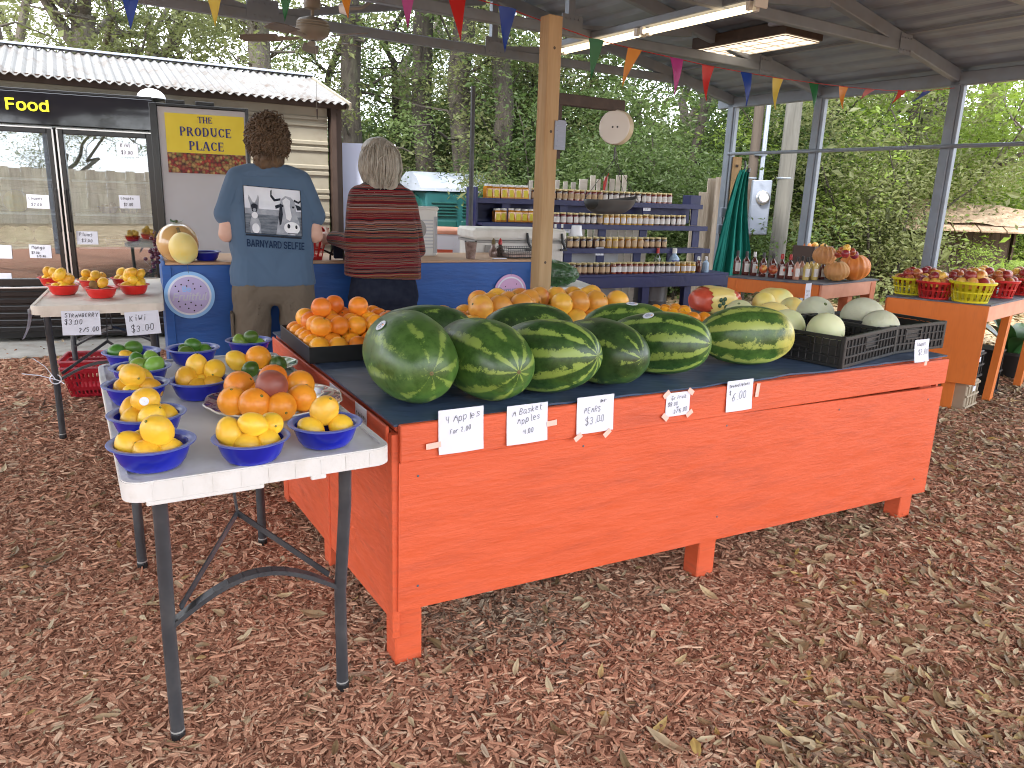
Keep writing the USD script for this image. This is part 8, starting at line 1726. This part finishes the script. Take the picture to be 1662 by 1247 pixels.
def apple_basket(name, mat_):
    def b(t):
        r0, r1, h = .098, .128, .125; mb = MB()
        n = 20
        for k in range(n):
            a = k * 2 * np.pi / n; d = .055; p = [[r * math.cos(a + s * d * 1.6), r * math.sin(a + s * d * 1.6), z] for r, z in ((r0, 0), (r1, h)) for s in (-1, 1)]; mb.add(p, [(0, 1, 3, 2), (2, 3, 1, 0)])
        for z0, z1, rr_ in ((0, .012, 0), (.058, .066, 1)):
            ang_ = np.linspace(0, 2 * np.pi, 33)[:-1]; ra, rb_ = r0 + (r1 - r0) * z0 / h + .001, r0 + (r1 - r0) * z1 / h + .001; mb.lathe([(ra, z0), (rb_, z1)], 28)
        part(t, 'slats', mb, mat_); mb = MB(); mb.lathe([(r1 - .004, h - .014), (r1 + .004, h - .012), (r1 + .008, h), (r1 + .003, h + .004), (r1 - .004, h)], 28); part(t, 'rim', mb, mat_, smooth=40); mb = MB(); mb.lathe([(.001, .004), (r0, .004)][::-1], 28); part(t, 'base', mb, mat_)
    return Kind(name, 'basket', b)
YB, RB = apple_basket('yellow_basket', 'basket_yellow'), apple_basket('red_basket', 'basket_red')
dl2 = (AR - AN)[:2]; dl2 /= np.linalg.norm(dl2)
bk_list = [(YB, .13, .16, 'yellow basket of apples at the rear left corner of the apple table', .95), (RB, .34, .17, 'bright red basket of apples at the left front of the apple table', .95), (YB, .50, .30, 'yellow basket of apples half hidden between red and front yellow baskets', .92), (YB, .52, .15, 'large front yellow basket of apples at the table corner', 1.10), (RB, .56, .44, 'red basket of apples right of the front yellow basket', 1.0), (RB, .56, .72, 'red basket of apples second from the front right', 1.0), (RB, .57, 1.0, 'red basket of apples at the right picture edge', 1.0), (RB, .30, .46, 'red basket of apples in the middle row', .95), (YB, .28, .74, 'yellow basket of apples in the back row right', .95), (RB, .28, 1.02, 'red basket of apples in the back row far right', .95), (YB, .06, .50, 'yellow basket of apples in the rearmost row', .95)]
NICK = ['rear left yellow basket', 'left bright red basket', 'half hidden yellow basket', 'large front yellow basket', 'red basket beside the front yellow one', 'second red basket at front right', 'red basket at the picture edge', 'red basket in the middle row', 'yellow basket in the back row', 'far right red basket in the back row', 'rearmost yellow basket']
bpx = [(1488, 481), (1530, 488), (1560, 484), (1590, 494), (1634, 486), (1664, 480), None, None, None, None, None]
for i, (K_, du, dv_, lab, s_) in enumerate(bk_list):
    q = AL_[:2] + dpa * du + dl2 * dv_
    if bpx[i]: q = at(bpx[i][0], bpx[i][1], .76)[:2] + np.array([.0, .12])
    K_.put(lab, m=mat4((q[0], q[1], .762), i, scale=s_)); rg = np.random.default_rng(i)
    for k in range(13):
        lay = 0 if k < 8 else 1; a = k * .785 + .2 if lay == 0 else k * 1.257; r_ = (.082 if lay == 0 else .045) * s_; kd = 'gold_apple' if rg.uniform() < (.45 if i in (1, 3) else .15) else 'apple'
        if k == 12: r_ = 0
        fruit(kd, (q[0] + r_ * math.cos(a), q[1] + r_ * math.sin(a), .762 + s_ * (.118 if lay == 0 else .162) + (.012 if k == 12 else 0)), f"{'red' if kd == 'apple' else 'golden'} apple {(['right', 'rear right', 'rear', 'rear left', 'left', 'front left', 'front', 'front right'][k] + ' on the rim') if lay == 0 else 'on the heap ' + ['right', 'rear', 'left', 'front', 'centre'][k - 8]}, {NICK[i]}", group='apples in the ' + NICK[i], sc=1.0 * s_)
def stuff_under():
    spots = (at(1575, 668, 0), at(1575, 668, 0), at(1612, 646, 0))
    for k, (z, lab) in enumerate(((0.0, 'cardboard coloured crate on the ground under the apple table'), (.21, 'black upright crate stacked under the apple table'), (0, 'black crate standing on end under the apple table'))):
        t = thing('storage_crate', lab, 'crate', (spots[k][0] - .04, spots[k][1] + .02, z), yaw(dl2)); m_ = 'cardboard' if k == 0 else 'black_plastic'; hh = .20 if k < 2 else .36
        mb = MB(); mb.box([.12, .14, hh / 2], [.25, .28, hh], b=.006); part(t, 'box', mb, m_)
        for z_ in (.02, hh * .5, hh - .02): mb = MB(); mb.box([.12, -.004, z_], [.25, .012, .014]); part(t, 'rail', mb, m_)
        for x in (.03, .09, .15, .21): mb = MB(); mb.box([x, -.003, hh / 2], [.008, .010, hh * .85]); part(t, 'rib', mb, m_)
        mb = MB(); mb.box([.12, -.0095, hh * .72], [.05, .002, .035]); part(t, 'tag', mb, 'paper')
    q = AN[:2] + dl2 * .55 - dpa * .30
    for k, (dx, z) in enumerate(((0, 0), (0.02, .205), (.0, .41))):
        t = thing('concrete_block', ['lowest tan concrete block under the apple table', 'middle tan concrete block of the stack under the apple table', 'topmost tan concrete block of the stack under the apple table'][k], 'block', (q[0] + dx, q[1], z), yaw(dl2)); mb = MB()
        for c, s in (([.2, .0, .1], [.4, .03, .2]), ([.2, .16, .1], [.4, .03, .2]), ([.015, .08, .1], [.03, .129, .2]), ([.2, .08, .1], [.03, .129, .2]), ([.385, .08, .1], [.03, .129, .2])): mb.box(c, s, b=.004)
        part(t, 'shell', mb, 'block_tan', kind='stuff'); mb = MB(); mb.box([.2, -.017, .1], [.3, .004, .12]); part(t, 'face', mb, 'block_tan')
stuff_under()
pq = at(1640, 616, 0) + [.05, .12, 0]; pt = thing('potted_plant', 'black pot with glossy strap leaves at the right edge by the apple table', 'plant', tuple(pq))
mb = MB(); mb.lathe([(.001, .01), (.10, 0), (.14, .20), (.150, .20), (.150, .225), (.135, .225), (.13, .19)], 22); part(pt, 'pot', mb, 'black_plastic', smooth=35); mb = MB(); mb.lathe([(.001, .185), (.132, .185)][::-1], 20); part(pt, 'soil', mb, 'dark_wood')
rgp = np.random.default_rng(8)
for k in range(13):
    a = k * 2.4; ln = rgp.uniform(.35, .6); w_ = rgp.uniform(.05, .075); n_ = 9; V_ = []; el = rgp.uniform(.9, 1.35)
    p = np.array([.03 * math.cos(a), .03 * math.sin(a), .19])
    for i in range(n_):
        t_ = i / (n_ - 1); wv = w_ * (.35 + 2.2 * t_) * (1 - t_) ** .7 * 1.05 + .002; d = np.array([math.cos(a) * math.cos(el), math.sin(a) * math.cos(el), math.sin(el)]); sd = np.array([-math.sin(a), math.cos(a), 0])
        V_ += [p - sd * wv, p + np.array([0, 0, -.25 * wv]), p + sd * wv]; p = p + d * ln / (n_ - 1); el -= .12 + .06 * t_
    F_ = [(i * 3 + j, i * 3 + j + 1, i * 3 + 4 + j, i * 3 + 3 + j) for i in range(n_ - 1) for j in range(2)]; part(pt, 'leaf', (np.array(V_), F_), 'leaf_plant', smooth=True)

# ---------------------------------------------------------------- poles, meter, cloth, palings, old hut
def pole(label, name, px0, py0, px1, py1, y, r, m_):
    a, b = aty(px0, py0, y), aty(px1, py1, y); g = float(ground_z(a[0], a[1])); top = 7.5
    t = thing(name, label, 'pole', (a[0], a[1], g - .2)); mb = MB(); lean = (b - a)[0] * 0; zz = np.linspace(0, top, 10); rg = np.random.default_rng(int(px0)); mb.tube(np.c_[rg.normal(0, .006, 10), rg.normal(0, .006, 10), zz], r * (1 - .02 * zz), 18); part(t, 'shaft', mb, m_, smooth=True)
    for z in (1.9, 3.2, 4.4): m2 = MB(); m2.lathe([(r * 1.0, z - .010), (r * 1.012, z), (r * .99, z + .01)], 18); part(t, 'band', m2, 'steel_grey')
    return t, a
bpole, bq = pole('brown utility pole with pale conduit behind the green cloth', 'utility_pole', 1219, 300, 1228, 175, 10.3, .068, 'brown_pole')
mb = MB(); mb.tube([(.105, -.05, 1.2), (.105, -.05, 7.4)], .030, 12); part(bpole, 'conduit', mb, 'conduit', smooth=True)
for z in (2.2, 3.4): mb = MB(); mb.box([.06, -.05, z], [.16, .08, .03]); part(bpole, 'conduit_strap', mb, 'steel_grey')
pole('thick weathered grey utility pole between the steel posts', 'utility_pole', 1271, 320, 1287, 175, 9.9, .105, 'grey_pole')
ma, mb_ = aty(1220, 292, 10.0), aty(1247, 382, 10.0); mt = thing('meter_box', 'pale grey electric meter box with round glass meter', 'meter box', ((ma[0] + mb_[0]) / 2, 10.0, mb_[2]), -.12); mh = ma[2] - mb_[2]
mb = MB(); mb.box([0, .06, mh / 2], [.24, .12, mh], b=.008); part(mt, 'cabinet', mb, 'meter_grey'); mb = MB(); mb.box([0, -.003, mh * .29], [.215, .008, mh * .54], b=.002); part(mt, 'lower_door', mb, 'meter_grey')
MM = frame_m((.02, -.002, mh * .68), [1, 0, 0], [0, 0, 1]); mb = MB(); mb.lathe([(.085, 0), (.088, .012), (.075, .02), (.070, .06), (.06, .075), (.001, .08)], 26, MM); part(mt, 'round_meter', mb, 'chrome', smooth=35); mb = MB(); mb.lathe([(.052, .078), (.045, .083), (.001, .084)], 20, MM); part(mt, 'meter_face', mb, 'paper'); mb = MB(); mb.box([.0, -.008, mh * .555], [.02, .012, .03]); part(mt, 'latch', mb, 'edge_grey')
for px, py, lab in ((1174, 345, 'small grey outlet box on the corner post, upper one'), (1169, 372, 'small grey outlet box on the corner post, lower one')):
    q = aty(px, py, 8.85); t = thing('outlet_box', lab, 'box', tuple(q), .2); mb = MB(); mb.box([0, 0, 0], [.075, .05, .11], b=.006); part(t, 'box', mb, 'meter_grey'); mb = MB(); mb.box([0, -.027, 0], [.05, .006, .08]); part(t, 'cover', mb, 'steel_grey'); mb = MB(); mb.tube([(0, 0, -.05), (0, .0, -.9)], .01, 6); part(t, 'conduit', mb, 'dark_steel')
# green cloth gathered at the top
ctop, cbl, cbr = aty(1207, 277, 8.75), aty(1150, 470, 8.6), aty(1221, 476, 8.75); gc = thing('green_cloth', 'dark green cloth gathered at a hook and hanging beside the corner post', 'cloth')
nu, nv = 49, 24; V_ = []
for j in range(nv):
    t_ = j / (nv - 1); e = t_ ** .72; L0 = ctop + (-.05 - .0 * t_) * np.array([1, 0, 0]); a = (ctop + [-.045, 0, 0]) * (1 - e) + cbl * e; b = (ctop + [.07, 0, 0]) * (1 - min(1, t_ * 1.6)) + (cbr * t_ + (ctop + [.07, 0, 0]) * (1 - t_)) * min(1, t_ * 1.6)
    a[2] = b[2] = ctop[2] + (cbr[2] - ctop[2]) * t_
    for i in range(nu):
        s_ = i / (nu - 1); p = a * (1 - s_) + b * s_; amp = .022 + .035 * t_; V_.append(p + [.012 * math.sin(s_ * 31) * (1 - t_), amp * math.sin(s_ * 25 + .7 * math.sin(t_ * 3)) + .5 * amp * math.sin(s_ * 57 + 2 * t_), .012 * math.sin(s_ * 18) * (1 - t_)])
F_ = [(i * nu + j, i * nu + j + 1, (i + 1) * nu + j + 1, (i + 1) * nu + j) for i in range(nv - 1) for j in range(nu - 1)]; part(gc, 'drape', (np.array(V_), F_), 'green_cloth', smooth=True)
mb = MB(); mb.tube([ctop + [.0, 0, -.02], ctop + [.02, .01, .05], ctop + [.02, .05, .10]], .012, 6); mb.tube([ctop + [.05, -.02, -.02], ctop + [.06, 0, .02]], .018, 6); part(gc, 'hook', mb, 'dark_steel')
ha, hb3 = aty(1197, 255, 8.95), aty(1190, 400, 8.95); hw = thing('hanging_board', 'brown board behind the green cloth beside the corner post', 'board'); mb = MB(); mb.box([ha[0], 8.95, (ha[2] + .1) / 2], [.10, .03, ha[2] - .1]); part(hw, 'plank', mb, 'pine_wood'); mb = MB(); mb.box([ha[0], 8.93, ha[2] - .1], [.03, .01, .03]); part(hw, 'cleat', mb, 'dark_wood')
# grey palings behind the rack
pal = thing('paling_fence', 'row of weathered grey palings rising behind the top jam shelf', 'fence'); rgf = np.random.default_rng(12)
for px, w_ in ((862, 6), (876, 7), (891, 7), (905, 6), (918, 7), (931, 7), (947, 13), (963, 8), (972, 6), (984, 6), (994, 8), (1004, 7), (1014, 7)):
    tp_ = {862: 293, 876: 292, 891: 293, 905: 293, 918: 295, 931: 296, 947: 293, 963: 286, 972: 290, 984: 287, 994: 290, 1004: 285, 1014: 285}[px] + rgf.normal(0, 1)
    a = aty(px, tp_, 8.55); mb = MB(); mb.box([a[0], 8.55 + rgf.normal(0, .015), a[2] / 2 - .1], [w_ * .0072, .02, a[2] + .2], rz=.3, b=.002); part(pal, 'paling', mb, 'pallet_grey')
for z in (.9, 1.38): a, b = aty(856, 300, 8.58), aty(1020, 300, 8.58); mb = MB(); mb.box([(a[0] + b[0]) / 2, 8.59, z], [b[0] - a[0], .03, .09], rz=.0); part(pal, 'rail', mb, 'pallet_grey')
t = thing('red_ribbon', 'scrap of red ribbon tied to a grey paling', 'ribbon'); a = aty(984, 297, 8.5); mb = MB(); mb.tube([a + [.0, 0, .06], a + [-.015, 0, .0], a + [-.02, -.01, -.08]], [.012, .02, .012], 6); part(t, 'band', mb, 'flag_red'); mb = MB(); mb.tube([a + [.0, 0, .06], a + [.02, 0, .10]], .006, 5); part(t, 'tail', mb, 'flag_red')
wf = thing('board_fence', 'short run of weathered grey fence boards left of the corner post', 'fence')
for px, w_, tp_ in ((1130, 13, 318), (1142, 15, 312), (1156, 12, 290), (1166, 9, 288), (1176, 9, 286), (1186, 9, 286)):
    a = aty(px, tp_, 9.3); mb = MB(); mb.box([a[0], 9.3 + rgf.normal(0, .02), a[2] / 2 - .1], [w_ * .0078, .025, a[2] + .2], rz=.2, b=.002); part(wf, 'board', mb, 'old_wood')
pl_ = thing('wood_pallet', 'pale weathered pallet standing behind the lower jam shelves', 'pallet')
for k in range(6): a = aty(985 + k * 12, 375, 8.35); mb = MB(); mb.box([a[0], 8.35, .62], [.075, .018, 1.1], rz=.2); part(pl_, 'slat', mb, 'pallet_grey')
for z in (.15, 1.12): a, b = aty(980, 375, 8.4), aty(1052, 375, 8.4); mb = MB(); mb.box([(a[0] + b[0]) / 2, 8.41, z], [b[0] - a[0], .05, .07]); part(pl_, 'stringer', mb, 'pallet_grey')
# old hut under leaf litter
hq = aty(1568, 400, 11.6); hut = thing('old_hut', 'low dark plank hut with a sagging roof under fallen leaves', 'hut', (hq[0], 11.6, .0), -.25); wz1 = aty(1570, 368, 11.6)[2]
for k in range(10): mb = MB(); mb.box([-.62 + k * .124, 0, wz1 / 2], [.120, .025, wz1], b=.003); part(hut, 'plank', mb, 'far_wood')
for k in range(7): mb = MB(); mb.box([.635, .08 + k * .16, wz1 / 2], [.025, .155, wz1]); part(hut, 'plank', mb, 'far_wood')
mb = MB(); mb.box([0, .6, wz1 / 2], [1.2, 1.1, wz1 * .96]); part(hut, 'inner', mb, 'far_wood')
rx, rw = np.linspace(-.86, .92, 40), np.linspace(-.35, .75, 16); X, Y = np.meshgrid(rx, rw); Zr = wz1 + .03 + .32 * np.clip(1 - np.abs(Y - .6) / .95, 0, 1) * (1 - .25 * (X + .1)) + .10 * (meshkit.fbm(np.stack([X * 4, Y * 4, X * 0], -1), 4, 5) - .3); i = np.arange(X.size).reshape(X.shape)
part(hut, 'littered_roof', (np.stack([X, Y, Zr], -1).reshape(-1, 3), np.stack([i[:-1, :-1], i[:-1, 1:], i[1:, 1:], i[1:, :-1]], -1).reshape(-1, 4)), 'debris', smooth=True)
for k in range(6): mb = MB(); mb.box([-.85 + k * .34, -.30, wz1 + .02], [.32, .5, .02], rot=euler(.30, 0, 0)); part(hut, 'roof_board', mb, 'debris')
bp_ = thing('brush_pile', 'heap of dry brown brush beyond the sauce table', 'brush', tuple(np.r_[aty(1420, 445, 12.0)[:2], 0])); rgb_ = np.random.default_rng(6); mb = MB(); mb2 = MB()
for k in range(420): 
    c = rgb_.normal(size=3) * [.45, .35, .0] + [0, 0, abs(rgb_.normal()) * .28]; d = rgb_.normal(size=3) * [1, 1, .5]; d /= np.linalg.norm(d); (mb if k % 2 else mb2).tube([c - d * .28, c + rgb_.normal(0, .03, 3), c + d * .28], [.006, .007, .003], 3, cap=False)
part(bp_, 'twigs', mb, 'dry_brush', kind='stuff'); part(bp_, 'branches', mb2, 'dry_brush', kind='stuff')
wfn = thing('wire_fence', 'dark wire mesh fence panel right of the old hut', 'fence'); f0, f1 = aty(1622, 395, 15.0), aty(1700, 395, 15.0)
for k in range(3): x = f0[0] + (f1[0] - f0[0]) * k / 2; mb = MB(); mb.tube([(x, 15, -.1), (x, 15, 1.05)], .02, 6); part(wfn, 'post', mb, 'dark_steel')
mb = MB()
for k in range(9): mb.tube([(f0[0], 15, .1 + k * .11), (f1[0], 15, .1 + k * .11)], .004, 4)
for k in range(11): x = f0[0] + (f1[0] - f0[0]) * k / 10; mb.tube([(x, 15, .1), (x, 15, 1.0)], .004, 4)
part(wfn, 'mesh', mb, 'dark_steel', kind='stuff')
